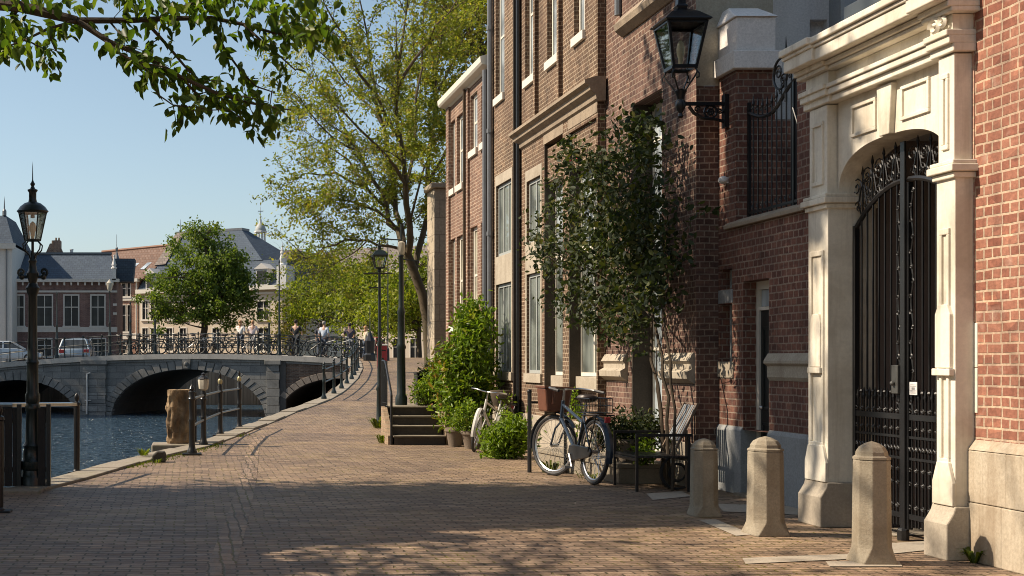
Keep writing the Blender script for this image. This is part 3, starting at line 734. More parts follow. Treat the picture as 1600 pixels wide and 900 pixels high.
# ---------- curved iron grille standing on the wall
gr = thing('iron_grille', 'black iron grille with scrolled crest standing on the brick wall beside the cream gateway', 'grille', (XA+.12, 14.2, 3.22))
xg = XA+.12; y0, y1 = 13.45, 14.98
def crest(y):
    u = (y1-y)/(y1-y0); return 4.46 - .12*math.sin(min(1,u*1.6)*math.pi) + .62*max(0, u-.40)**1.4
mb = MB()
mb.tube([(xg, y1-(y1-y0)*i/20, crest(y1-(y1-y0)*i/20)) for i in range(21)], .022, 6); mb.box(xg-.012, xg+.012, y0, y1, 3.27, 3.30)
for y in (y0, y1, 13.86): mb.box(xg-.016, xg+.016, y-.018, y+.018, 3.225, crest(y)+(.12 if y != 13.86 else 0))
f_ = obj('frame', local(mb, gr), M['iron'], gr)
mb = MB(); n = 13
for i in range(1, n):
    y = y0+(y1-y0)*i/n; hz = crest(y)
    mb.tube([(xg,y,3.225),(xg,y,hz+.10),(xg,y,hz+.13),(xg,y,hz+.22)], [.009,.009,.016,.002], 5)
    mb.spiral((xg, y+.035, hz+.09), .035, 1.2, .007, 'x', math.pi, -1, 10, 4)
    mb.spiral((xg, y+.03, 3.36), .03, 1.2, .006, 'x', math.pi, 1, 10, 4)
obj('bar', local(mb, gr), M['iron'], gr)
mb = MB()
0 and mb.tube([(xg-.02, 14.90-.012*i, 4.2-.075*i) if i < 8 else (xg-.02, 14.80+.03*math.sin(i), 3.6-.04*(i-8)) for i in range(14)], .012, 5)
for (ya, yb) in ((13.85,13.5),):
    mb.tube([(xg-.02, ya+(yb-ya)*math.sin(t*1.57), 4.30-.95*t) for t in np.linspace(0,1,12)], .008, 5)
mb.ring((xg, 14.18, 4.74), .17, .014, 'x', 20, 5); mb.spiral((xg, 14.23, 4.76), .09, 1.5, .011, 'x', 0, 1); mb.spiral((xg, 14.12, 4.66), .06, 1.5, .010, 'x', 2, -1)
mb.tube([(xg,14.05,4.4),(xg,14.05,4.95),(xg,14.05,5.12)], [.016,.014,.003], 5)
obj('scrollwork', local(mb, gr), M['iron'], gr)

# ---------- wall lantern
def lantern_parts(root, prof, mat_frame, n, z0, z1, r0, r1, rot, roof, with_bulb=True, smooth_roof=True):
    """glazed lantern between z0 and z1 with n sides; local coordinates of root"""
    mb = MB()
    def corner(k, r, z): a = 2*math.pi*k/n + rot; return Vector((math.cos(a)*r, math.sin(a)*r, z))
    for k in range(n):
        mb.bar(corner(k, r0, z0), corner(k, r1, z1), .022*prof, .022*prof)
        for r, z in ((r0, z0), (r1, z1)): mb.bar(corner(k, r, z), corner(k+1, r, z), .024*prof, .03*prof)
    fr = obj('lantern_frame', mb, mat_frame, root)
    mb = MB()
    for k in range(n):
        a, b, c, d_ = corner(k, r0, z0+.01), corner(k+1, r0, z0+.01), corner(k+1, r1, z1-.01), corner(k, r1, z1-.01)
        off = ((a+c)/2); off = Vector((off.x, off.y, 0)).normalized()*.004
        mb.add([a-off, b-off, c-off, d_-off, a+off, b+off, c+off, d_+off], [(0,1,2,3),(7,6,5,4),(0,4,5,1),(2,6,7,3),(1,5,6,2),(3,7,4,0)])
    obj('glass', mb, M['glass'], root)
    mb = MB(); mb.lathe(roof, (0,0,0), n if not smooth_roof else 16, rot); obj('lantern_roof', mb, mat_frame, root, smooth=smooth_roof)
    if with_bulb:
        h = z1-z0
        mb = MB(); mb.lathe([(.02,0),(.03,h*.12),(.03,h*.2),(.045,h*.3),(.05,h*.42),(.035,h*.55),(.006,h*.62)], (0,0,z0+.02), 10); obj('bulb', mb, M['bulb'], root, smooth=True)
    return fr
LY = 15.3
wl = thing('wall_lantern', 'large black square lantern on a scrolled iron bracket on the brick pier', 'lantern', (5.84, LY, 4.62))
s2 = math.sqrt(2)
# square lantern: corners at 45 degrees
lantern_parts(wl, 1.4, M['iron'], 4, .43, .95, .135*s2, .225*s2, math.pi/4,
              [(.255*s2,.955),(.275*s2,.972),(.265*s2,.985),(.16*s2,1.08),(.07*s2,1.13),(.075,1.14),(.095,1.17),(.065,1.20),(.06,1.29),(.10,1.33),(.11,1.35),(.055,1.40),(.03,1.50),(.042,1.54),(.0,1.60)], True, False)
mb = MB()
mb.lathe([(.02,-.16),(.035,-.14),(.02,-.10),(.045,-.06),(.06,-.02),(.06,.03),(.04,.06),(.055,.12),(.075,.16),(.06,.18),(.02,.19)], (0,0,0), 10)
for k in range(4):
    a = math.pi/4+k*math.pi/2; c_, s_ = math.cos(a), math.sin(a)
    mb.tube([(c_*.05,s_*.05,.15),(c_*.10,s_*.10,.22),(c_*.17,s_*.17,.31),(c_*.205,s_*.205,.37),(c_*.17,s_*.17,.43)], .011, 5)
    mb.tube([(c_*.205,s_*.205,.37),(c_*.23,s_*.23,.34),(c_*.225,s_*.225,.30),(c_*.19,s_*.19,.295)], .010, 5)
obj('cradle', mb, M['iron'], wl, smooth=True)
mb = MB(); L = XA-5.84
mb.box(0, L, -.022, .022, -.012, .03); mb.box(L-.05, L-.002, -.05, .05, -.28, .12)
mb.tube([(.10,0,-.02),(.16,0,-.10),(.26,0,-.16),(.40,0,-.17),(L-.04,0,-.20)], .02, 6)
mb.ring((.36,0,-.085), .075, .014, 'y', 18, 5); mb.ring((.36,0,-.085), .035, .012, 'y', 14, 5)
mb.spiral((.20,0,-.055), .04, 1.3, .010, 'y', 0, 1); mb.spiral((.47,0,-.07), .035, 1.3, .010, 'y', 0, -1)
for k in range(6): a = k*math.pi/3; mb.tube([(.36,0,-.085),(.36+.07*math.cos(a),0,-.085+.07*math.sin(a))], .008, 4)
obj('bracket', mb, M['iron'], wl)

# ---------- white and grey house rising behind the gateway
wh = thing('plastered_house', 'white and grey plastered house wall rising behind the cream gateway', 'house', (9, 17, 0))
mb = MB(); mb.wall(16.2, 7.0, 8.12, 0, 10, [(7.82,8.04,5.42,5.88)], .12, 'y')
mb.add([(7.82,16.32,5.42),(8.04,16.32,5.42),(8.04,16.32,5.88),(7.82,16.32,5.88)], [(0,1,2,3)])
mb.add([(7.0,16.2,10),(14,16.2,10),(14,22,10),(7.0,22,10)], [(0,1,2,3)])
obj('wall', local(mb, wh), M['plaster_white'], wh, recalc=False)
mb = MB(); mb.box(8.06, 14, 15.9, 19, 0, 10)
obj('grey_wall', local(mb, wh), M['plaster_grey'], wh)

# ---------- middle brick building
md = thing('townhouse', 'long brown brick townhouse with tall stone framed windows and stone cornice behind the bicycle', 'house', (6.1, 19, 0))
X1, X2, X3 = 6.13, 6.00, 5.87
E1, E2, E3, E4 = 15.56, 18.98, 23.42, 25.02       # along Y: near end, ledge step, bay step, far end
HT = 11.0
op1 = [(16.70,17.85,.25,5.12,.34)]
mb = MB(); mb.wall(X1, E1, E2, .0, HT, op1, .34)
mb.add([(X1,E1,0),(7.06,E1,0),(7.06,E1,4.9),(X1,E1,4.9)], [(0,1,2,3)])
mb.add([(X1,E1,6.75),(7.06,E1,6.75),(7.06,E1,HT),(X1,E1,HT)], [(0,1,2,3)])
mb.add([(X1,E1,HT),(12,E1,HT),(12,E4,HT),(X3,E4,HT)], [(0,1,2,3)])
obj('wall', local(mb, md), M['brick_mid_purple'], md, recalc=False)
# the end wall above the pier: beige plaster with a brick cap
mb = MB(); mb.add([(X1-.004,E1-.004,4.9),(7.06,E1-.004,4.9),(7.06,E1-.004,6.72),(X1-.004,E1-.004,6.72)], [(0,1,2,3)]); mb.add([(7.06,E1-.004,4.9),(7.06,E1+1,4.9),(7.06,E1+1,6.72),(7.06,E1-.004,6.72)], [(0,1,2,3)])
obj('plaster_panel', local(mb, md), M['plaster_beige'], md, recalc=False)
ops2 = [(20.72,21.80,.64,5.24,.24), (18.99,20.38,.64,5.18,.24), (22.02,22.92,1.34,3.10,.10), (22.02,22.92,3.66,4.76,.10)]
up2 = [(22.30,23.05,6.60,9.2,.14), (20.88,21.62,6.60,9.2,.14), (19.55,20.10,6.62,9.2,.14)]
mb = MB(); mb.wall(X2, E2, E3, 0, HT, ops2+up2, .14); 
obj('wall', local(mb, md), M['brick_mid'], md, recalc=False)
ops3 = [(23.50,24.68,1.36,3.02,.10),(23.50,24.68,3.56,4.92,.10)]
up3 = [(24.05,24.75,6.62,9.2,.14)]
mb = MB(); mb.wall(X3, E3, E4, 0, HT, ops3+up3, .12); 
mb.add([(X3,E4,0),(10,E4,0),(10,E4,HT),(X3,E4,HT)], [(3,2,1,0)])
obj('wall', local(mb, md), M['brick_mid'], md, recalc=False)
# narrow brick pilaster strips between the upper windows
for y in (22.16, 20.72):
    mb = MB(); mb.box(X2-.07, X2+.02, y-.0, y+.10, 5.72, HT-.01); obj('pilaster', local(mb, md), M['brick_mid'], md)
# stone surrounds (lintel, spandrel, side posts)
def surround(X, a, b, zs, wdt=.085, pr=.012):
    m = MB()
    z0, z1 = zs[0], zs[-1]
    m.box(X-pr, X+.12, a-wdt, a-.002, z0, z1+.20).box(X-pr, X+.12, b+.002, b+wdt, z0, z1+.20).box(X-pr, X+.12, a-.002, b+.002, z1+.002, z1+.20)
    if len(zs) == 4: m.box(X-pr, X+.12, a-.002, b+.002, zs[1]+.002, zs[2]-.002)
    m.box(X-pr-.03, X+.13, a-wdt-.02, b+wdt+.02, z0-.16, z0-.002)
    return m
obj('stone_surround', local(surround(X2, 22.02, 22.92, [1.34,3.10,3.66,4.76]), md), M['band'], md, bevel=.006)
obj('stone_surround', local(surround(X3, 23.50, 24.68, [1.36,3.02,3.56,4.92], .07), md), M['band'], md, bevel=.006)
def window(X, a, b, z0, z1, rec, fmat, pmat, root=None, mull=(), trans=(), w_=.06, sill=False):
    root = root or md
    m = MB(); r = X+rec-.06
    m.box(r, r+.055, a+.002, a+w_, z0, z1).box(r, r+.055, b-w_, b-.002, z0, z1).box(r, r+.055, a+w_, b-w_, z1-w_, z1-.002).box(r, r+.055, a+w_, b-w_, z0+.002, z0+w_)
    for u in mull: y = a+(b-a)*u; m.box(r+.005, r+.05, y-.025, y+.025, z0+w_, z1-w_)
    for u in trans: z = z0+(z1-z0)*u; m.box(r+.008, r+.048, a+w_, b-w_, z-.022, z+.022)
    f = obj('window', local(m, root), fmat, root)
    m = MB(); m.box(r+.022, r+.034, a+w_, b-w_, z0+w_, z1-w_); obj('pane', local(m, root), pmat, f)
    if sill:
        m = MB(); m.box(X-.05, X+rec-.07, a-.03, b+.03, z0-.14, z0-.003); obj('sill', local(m, root), M['frame_white'], f, bevel=.004)
    return f
window(X2, 22.02, 22.92, 1.34, 3.10, .10, M['frame_grey'], M['pane_curtain'], mull=(.5,))
window(X2, 22.02, 22.92, 3.66, 4.76, .10, M['frame_grey'], M['pane_curtain'], mull=(.5,))
window(X3, 23.50, 24.68, 1.36, 3.02, .10, M['frame_grey'], M['pane_curtain'], mull=(.33,.66))
window(X3, 23.50, 24.68, 3.56, 4.92, .10, M['frame_grey'], M['pane_curtain'], mull=(.33,.66))
for a, b in ((20.72,21.80), (18.99,20.38)):
    window(X2, a, b, 1.32, 3.30, .24, M['frame_white'], M['pane_curtain'], mull=(.5,))
    window(X2, a, b, 3.31, 4.60, .24, M['frame_white'], M['pane_sky'], mull=(.5,))
    m = MB(); m.box(X2+.05, X2+.30, a+.003, b-.003, 4.602, 5.17); obj('spandrel', local(m, md), M['brick_mid'], md)
    m = MB(); m.box(X2+.19, X2+.30, a+.003, b-.003, .64, 1.119); obj('brick_apron', local(m, md), M['brick_mid'], md)
    m = MB(); m.box(X2+.10, X2+.235, a+.003, b-.003, 1.12, 1.315); obj('sill', local(m, md), M['band'], md, bevel=.006)
    m = MB(); m.box(X2-.006, X2+.2, a-.034, b+.04, 5.245, 5.42); obj('lintel', local(m, md), M['cornice_mid'], md)
window(X1, 16.70, 17.85, .28, 5.10, .34, M['frame_white'], M['pane_sky'], mull=(.3,), trans=(.3,.62,.9))
for a, b, z0, z1, r in up2: window(X2, a, b, z0, z1, .14, M['frame_white'], M['pane_sky'], trans=(.45,), mull=(.5,), sill=True)
for a, b, z0, z1, r in up3: window(X3, a, b, z0, z1, .14, M['frame_white'], M['pane_sky'], trans=(.45,), sill=True)
# dark brown strips painting in the shade of the deep reveals and bay return
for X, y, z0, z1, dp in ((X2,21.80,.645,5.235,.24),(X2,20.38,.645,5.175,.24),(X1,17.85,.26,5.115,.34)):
    obj('painted_shade', local(MB().box(X+.004, X+dp-.004, y-.025, y-.002, z0, z1), md), M['painted_shade'], md)
obj('return_wall', local(MB().box(X3+.004, X2+.05, E3-.03, E3+.03, .0, HT-.01), md), M['painted_shade'], md)
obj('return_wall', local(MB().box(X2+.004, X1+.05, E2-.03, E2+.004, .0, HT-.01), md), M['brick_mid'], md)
# cornice over the stone windows and ledge on the near part
def profile_run(prof, X, y0, y1):
    return MB().prism([(X-p, z) for p, z in prof] + [(X+.1, prof[-1][1]), (X+.1, prof[0][1])], 'y', y0, y1)
obj('cornice', local(profile_run([(.0,5.40),(.04,5.43),(.05,5.50),(.13,5.56),(.14,5.62),(.21,5.66),(.21,5.71),(.05,5.76)], X2, 18.86, 23.42), md), M['cornice_mid'], md)
obj('ledge', local(profile_run([(.02,6.16),(.12,6.24),(.14,6.32),(.02,6.46)], X1, E1-.03, 18.2), md), M['cornice_mid'], md)
for a, b in ((18.0,18.97),(15.6,16.55)):
    obj('stone_band', local(profile_run([(.01,1.28),(.10,1.34),(.11,1.42),(.04,1.46),(.04,1.52),(.08,1.56),(.02,1.66)], X1, a, b), md), M['band'], md)
for q in ((X1-.03, X1+.1, 17.87, 18.97, 0, .55),(X1-.03, X1+.1, E1+.01, 16.68, 0, .55),(X2-.035, X2+.1, 18.99, E3-.01, 0, .62),(X3-.035, X3+.1, E3+.004, E4, 0, .62)):
    obj('plinth', local(MB().box(*q), md), M['portal_base'], md, bevel=.008)
# slot beside the ledge
mb = MB(); mb.tube([(X1-.04,18.30,6.5),(X1-.04,18.30,HT)], .05, 8); obj('downpipe', local(mb, md), M['lead'], md, smooth=True)
mb = MB(); mb.tube([(X3-.07,24.92,.3),(X3-.07,24.92,HT)], .055, 8); 
for z in (2,4,6,8): mb.tube([(X3-.07,24.92,z),(X3-.07,24.92,z+.08)], .068, 8)
obj('downpipe', local(mb, md), M['lead'], md, smooth=True)
mb = MB(); mb.tube([(X2-.05,23.34,.3),(X2-.05,23.34,HT)], .045, 8); obj('downpipe', local(mb, md), M['iron'], md, smooth=True)
# low stone step along the foot of the house
mb = MB(); mb.prism([(5.14,19.0),(5.40,16.2),(6.08,16.2),(5.96,19.0)], 'z', 0, .20); mb.prism([(5.12,19.02),(5.38,16.18),(6.09,16.18),(5.97,19.02)], 'z', .203, .26)
obj('plinth_step', local(mb, md), M['step'], md, bevel=.01)

# ---------- far brick house with gutter
fh = thing('brick_house', 'pinkish brick house with white gutter and tall paired windows behind the big shrub', 'house', (5.9, 27, 0))
XF = 5.85; FA, FB = 25.03, 29.25; FH = 7.32
def ys_(p0, p1): return yof(p1, XF), yof(p0, XF)
fw = []
for p0, p1, t0, b0 in ((704,711,6.0,0),(714,724,6.0,0),(735,746,6.15,0),(752,764,6.15,0)):
    a, b = ys_(p0, p1)
    fw.append((a, b, 5.42 if p0 < 730 else 5.95, 6.95 if p0 < 730 else 7.12, .13)); fw.append((a, b, 2.35, 4.35 if p0 > 730 else 4.3, .13))
mb = MB(); mb.wall(XF, FA, FB, 0, FH, fw, .13)
mb.add([(XF,FB,0),(11,FB,0),(11,FB,FH),(XF,FB,FH)], [(3,2,1,0)]); mb.add([(XF,FA,FH),(11,FA,FH+2.4),(11,FB,FH+2.4),(XF,FB,FH)], [(0,1,2,3)])
obj('wall', local(mb, fh), M['brick_far'], fh, recalc=False)
for a, b, z0, z1, r in fw:
    window(XF, a, b, z0, z1, .13, M['frame_white'], M['pane_sky'] if z0 > 5 else M['pane_blind'], fh, trans=(.5,), w_=.075, sill=True)
for (ya, yb) in ((26.95,27.35),(FA+.02,FA+.30),(FB-.3,FB)):
    mb = MB(); mb.box(XF-.05, XF+.02, ya, yb, .6, FH-.01); obj('pilaster', local(mb, fh), M['brick_far'], fh)
obj('gutter', local(profile_run([(.02,FH-.02),(.05,FH+.02),(.18,FH+.05),(.21,FH+.09),(.22,FH+.20),(.1,FH+.23)], XF, FA-.02, FB+.12), fh), M['frame_white'], fh)
mb = MB(); mb.tube([(XF-.1,FA+.08,.3),(XF-.1,FA+.08,FH-.05)], .055, 8); obj('downpipe', local(mb, fh), M['lead'], fh, smooth=True)
mb = MB(); mb.tube([(XF-.08,yof(731,XF),.3),(XF-.08,yof(731,XF),FH)], .03, 8); obj('downpipe', local(mb, fh), M['bark'], fh, smooth=True)

# ---------- stone church corner beyond it
tw = thing('stone_house', 'pale stone building corner rising behind the leaning tree and the pink brick house', 'house', (6, 33, 0))
mb = MB(); mb.box(5.86, 12, 31.0, 31.9, 0, 5.75); obj('wall', local(mb, tw), M['tower_stone'], tw, bevel=.02)
mb = MB(); mb.box(5.78, 12, 30.93, 31.95, 5.753, 5.88); obj('cornice', local(mb, tw), M['tower_stone'], tw, bevel=.02)
# ================================================================== bridge
TH = R(18); BD = Vector((math.cos(TH), -math.sin(TH), 0)); BN = Vector((-math.sin(TH), -math.cos(TH), 0)); BP = Vector((0, 63, 0))
def bu(px):
    k = (px-VX)/F; return 63*k/(math.cos(TH)+math.sin(TH)*k)
def deck(u): return 1.93 - .0042*u*u
BW = 9.0
br = thing('stone_bridge', 'three arched grey stone bridge with brick end crossing the canal', 'bridge', BP, -TH)
# local frame: x along the bridge, y away from the camera, z up
arches = [(-9.45, 3.25, -1.2, 1.80), (-.25, 3.98, -1.2, 2.37), (7.25, 2.85, -1.2, 1.95)]
def under(u):
    z = -2.2
    for c, h_, zs, rise in arches:
        if abs(u-c) < h_: z = max(z, zs + rise*math.sqrt(1-((u-c)/h_)**2))
    return z
def face(u0, u1):
    us = sorted(set([u0, u1] + [v for c, h_, _, _ in arches for v in (c-h_, c-h_+.01, c-h_+.04, c+h_-.04, c+h_-.01, c+h_)] + list(np.arange(u0, u1, .12))))
    us = [u for u in us if u0 <= u <= u1]; m = MB()
    for a, b in zip(us, us[1:]):
        za, zb = under(a), under(b)
        m.add([(a,0,deck(a)-.25),(b,0,deck(b)-.25),(b,BW,deck(b)-.25),(a,BW,deck(a)-.25)], [(0,1,2,3)])
        for y, fl in ((0, 0), (BW, 1)):
            m.add([(a,y,za),(b,y,zb),(b,y,deck(b)-.25),(a,y,deck(a)-.25)], [(0,1,2,3) if not fl else (3,2,1,0)])
    return m, us
m, us = face(-24, 4.25); bm_ = obj('parapet_wall', m, M['bridge_stone'], br, recalc=False)
m2, us2 = face(4.25, 14); obj('brick_face', m2, M['brick_bridge'], br, recalc=False)
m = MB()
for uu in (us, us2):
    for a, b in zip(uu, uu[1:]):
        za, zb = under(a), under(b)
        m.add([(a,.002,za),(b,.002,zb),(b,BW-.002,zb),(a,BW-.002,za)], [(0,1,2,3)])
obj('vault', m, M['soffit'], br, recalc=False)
m = MB(); us3 = list(np.arange(-24, 14.1, 1.0))
for a, b in zip(us3, us3[1:]):
    m.add([(a,-.16,deck(a)-.25),(b,-.16,deck(b)-.25),(b,-.16,deck(b)),(a,-.16,deck(a)),(a,BW+.16,deck(a)-.25),(b,BW+.16,deck(b)-.25),(b,BW+.16,deck(b)),(a,BW+.16,deck(a))],
          [(0,1,2,3),(3,2,6,7),(4,7,6,5),(0,4,5,1)])
obj('coping', m, m_stone('bridge_coping_stone', (.36,.34,.31), (.46,.44,.40), (.2,.19,.18), .4, 2, .3), br, recalc=False)
m = MB()
for a, b in zip(us3, us3[1:]):
    m.add([(a,-.07,deck(a)-.37),(b,-.07,deck(b)-.37),(b,-.07,deck(b)-.252),(a,-.07,deck(a)-.252),(a,.05,deck(a)-.37),(b,.05,deck(b)-.37)], [(0,1,2,3),(0,4,5,1)])
obj('string_course', m, M['bridge_stone'], br, recalc=False)
for i, (c, h_, zs, rise) in enumerate(arches):
    m = MB(); n = 33 if i == 1 else 25; th_ = .46 if i < 2 else .34
    for k in range(n):
        a0, a1 = math.pi*k/n + .006, math.pi*(k+1)/n - .006
        pr = -.05 - .018*((k*7) % 3)
        q = []
        for a, e in ((a0,0),(a1,0),(a1,th_),(a0,th_)):
            q.append((c + math.cos(a)*(h_+e), zs + math.sin(a)*(rise+e*.95)))
        m.prism(q, 'y', pr, .30)
    obj('arch_ring', m, M['ring_stone'] if i < 2 else m_stone('brick_ring_stone', (.20,.17,.145), (.28,.24,.2), (.12,.1,.09), .5, 5, .4), br, bevel=.012)
# piers and pilasters with quoins
for u0, u1, mat in ((bu(131), bu(166), 'bridge_stone'), (bu(418), bu(437), 'ring_stone')):
    m = MB(); z = -2.2; k = 0
    while z < 1.4:
        m.box(u0-(.03 if k % 2 else 0), u1+(.03 if k % 2 else 0), -.15, .1, z+.006, z+.40); z += .41; k += 1
    obj('pilaster', m, M[mat], br, bevel=.012)
    m = MB(); m.box(u0-.1, u1+.1, -.24, .1, 1.40, 1.62); obj('pilaster_cap', m, M['ring_stone'], br, bevel=.02)
m = MB(); m.box(bu(437)+.03, bu(447), -.08, .1, -2.2, 1.55); obj('quoin', m, M['soffit'], br)
m = MB(); m.prism([(-.25-.16,1.22),(-.25+.16,1.22),(-.25+.22,1.66),(-.25-.22,1.66)], 'y', -.16, .1); m.sphere((-.25,-.2,1.45), .11, 8, 6); obj('keystone', m, M['ring_stone'], br)
m = MB(); m.box(-2.5, 3.2, BW+.2, BW+.21, -2.1, -2.0)
# crooked drain pipe
m = MB(); u = bu(138); m.tube([(u+.22,-.05,.95),(u+.14,-.14,.98),(u+.02,-.2,.93),(u,-.2,.6),(u+.02,-.2,-.2),(u-.01,-.2,-1.1)], .045, 6); m.box(u-.1,u+.22,-.22,-.14,-.42,-.38)
obj('drain_pipe', m, M['stone_town'], br, smooth=True)
# railing of the bridge
def rail_tag(name, label): return thing(name, label, 'railing', BP, -TH)
for y_, lab in ((.0, 'dark iron bridge railing in front of the parked bicycles and people'), (BW, 'dark iron railing along the far edge of the bridge')):
    rl = rail_tag('bridge_railing', lab)
    u = -16.0; k = 0
    if y_ == 0:
        prof = [(.075,0),(.075,.06),(.05,.10),(.035,.2),(.03,.5),(.042,.53),(.03,.56),(.026,.92),(.042,.95),(.03,1.0),(.05,1.04),(.0,1.10)]
        pm = MB().lathe(prof, (0,0,0), 8)
        post0 = obj('post', pm, M['iron_green'], rl, smooth=True); post0.location = (u, y_, deck(u)); first = True
        while u < 8.0:
            if not first:
                o = post0.copy(); COL.objects.link(o); o.parent = rl; o.location = (u, y_, deck(u))
            first = False; u += 1.02
    m = MB()
    for hz, r in ((.98,.024),(.52,.018)):
        m.tube([(a, y_, deck(a)+hz) for a in np.arange(-16, 8.1, .5)], r, 5)
    obj('rail', m, M['iron_green'], rl)
    s0 = None
    for a in np.arange(-16, 7.6, 1.02):
        if s0 is None: s0 = obj('stanchion', MB().tube([(0,0,0),(0,0,.98)], .016, 5), M['iron_green'], rl); s0.location = (a+.51, y_, deck(a))
        else: s1 = s0.copy(); COL.objects.link(s1); s1.parent = rl; s1.location = (a+.51, y_, deck(a))
# slender lamp masts on the bridge
def mast(px, top, off, lab, globe=False, big=1.0):
    u = bu(px); b = BP + BD*u - BN*off; z0 = deck(u) if px < 545 else zg(b.y)
    t_ = thing('lamp_post', lab, 'lamp post', (b.x, b.y, z0), 0, 'slim lamp posts on the bridge')
    H = zof(top, b.y) - z0
    m = MB().lathe([(.14,0),(.14,.12),(.09,.2),(.08,.9),(.11,1.0),(.06,1.1),(.05,1.6),(.07,1.66),(.04,1.75),(.032,H*.8),(.028,H-.2),(.05,H-.15),(.0,H)], (0,0,0), 8)
    obj('pole', m, M['iron_green'], t_, smooth=True)
    if globe:
        m = MB().lathe([(.05,0),(.13,.12),(.17,.42),(.10,.5),(.02,.6)], (0,0,H-.1), 8); obj('lamp_shade', m, M['frosted'], t_, smooth=True)
mast(168, 452, .3, 'slim lamp post with pale lamp at the shaded end of the bridge', True)
mast(434, 405, .3, 'tall thin dark mast standing over the pier of the bridge')
mast(85, 455, .3, 'thin dark post on the bridge between the two parked cars')
mast(360, 505, 7.5, 'short dark post behind the two people in white tops on the bridge')
mast(199, 470, .4, 'slender dark post before the red tiled house on the bridge')
mast(238, 508, .4, 'dark post with rounded head before the cream house on the bridge')

# ================================================================== quay furniture
def gpt(px, py, zoff=0):          # ground point under a pixel on the flat part
    Y = (EYE-zoff)*F/(py-VY); return Vector(((px-VX)/F*Y, Y, zoff))
# railing with four posts
POSTS = [(300,711),(318,697),(344,681),(374,671)]
qp = [gpt(*p) for p in POSTS]
lab = ['nearest dark rail post with acorn tip on the quay edge beside the broken stone pillar', 'dark quay post carrying a small milky lantern behind the broken stone pillar', 'third dark quay post with a gilded ball cap in front of the bridge arch', 'fourth dark quay post with a yellow cap nearest the bridge on the open quay']
for i, p in enumerate(qp):
    H = [1.10,1.02,1.08,1.10][i]
    r = thing('rail_post', lab[i], 'post', p, 0, 'posts of the quay railing')
    m = MB().lathe([(.085,.03),(.085,.06),(.062,.10),(.05,.17),(.048,H*.5),(.058,H*.52),(.048,H*.55),(.046,H*.82),(.07,H*.85),(.05,H*.88),(.055,H*.95)] + ([(.03,H*.97),(.05,H),(.0,H+.09)] if i == 0 else [(.03,H),(.03,H+.02)]), (0,0,0), 10)
    obj('shaft', m, M['iron'], r, smooth=True)
    m = MB().box(-.16,.16,-.12,.12,.0,.034); obj('base_plate', m, M['iron'], r, bevel=.006)
    if i == 1:
        m = MB().lathe([(.05,0),(.085,.03),(.105,.19),(.095,.21)], (0,0,H), 8); obj('lamp_shade', m, M['frosted'], r, smooth=True)
        m = MB().lathe([(.11,.21),(.09,.24),(.04,.27),(.03,.29),(.045,.30),(.0,.34)], (0,0,H), 8); obj('cap', m, M['iron'], r)
    elif i > 1:
        m = MB().lathe([(.035,0),(.048,.03),(.05,.08),(.03,.11)], (0,0,H), 8); obj('cap', m, M['gold'], r, smooth=True)
        m = MB().lathe([(.03,.11),(.025,.15),(.035,.18),(.0,.26)], (0,0,H), 8); obj('finial', m, M['iron'], r, smooth=True)
r = thing('quay_rail', 'two level worn steel rail running between the four dark quay posts', 'railing', qp[0])
for hz in (.93,.48):
    m = MB().tube([q + Vector((0,0,hz)) - qp[0] for q in qp], .022, 7); obj('rail', m, M['rail_steel'], r, smooth=True)
# broken stone pillar on its footing
c = gpt(279, 694)
r = thing('stone_pillar', 'crumbling square brown stone pillar standing on the quay edge', 'pillar', (c.x, c.y, .02))
bm = bmesh.new(); bmesh.ops.create_cube(bm, size=1); bmesh.ops.subdivide_edges(bm, edges=bm.edges[:], cuts=18, use_grid_fill=True)
from mathutils import noise as mnoise
hh = 1.0
for v in bm.verts:
    p = v.co.copy(); nrm = Vector((p.x if abs(p.x) > .49 else 0, p.y if abs(p.y) > .49 else 0, 0))
    d_ = mnoise.noise(Vector((p.x*2.2+3, p.y*2.2, p.z*3)))*.06 + mnoise.noise(Vector((p.x*6, p.y*6+5, p.z*8)))*.045
    v.co = Vector((p.x*.40, p.y*.40, (p.z+.5)*hh)) + (nrm.normalized()*d_ if nrm.length else Vector((0,0,mnoise.noise(p*5)*.015)))
me = bpy.data.meshes.new('pillar_shaft'); bm.to_mesh(me); bm.free(); me.materials.append(M['rough_pillar'])
o = bpy.data.objects.new('shaft', me); COL.objects.link(o); o.parent = r
m = MB().box(-.50,.45,-.42,.32,-1.6,.0); obj('footing', m, M['kerb'], r, bevel=.03)
m = MB().tube([(.27,.1,.0),(.27,.1,.95)], .07, 8); obj('timber_post', m, M['wood_dark'], r)
# small broken mooring stone
c = gpt(248, 722)
r = MB(); r.prism([(-.10,0),(.11,0),(.115,.13),(.085,.17),(-.02,.175),(-.07,.13),(-.10,.11)], 'y', -.1, .1); r.shift(c)
tag(obj('mooring_stone', r, m_stone('dark_mooring_stone', (.06,.055,.05), (.11,.10,.085), (.03,.03,.03), .5, 9, .6), bevel=.02), 'small broken dark mooring stone on the paving edge near the pillar', 'stone')
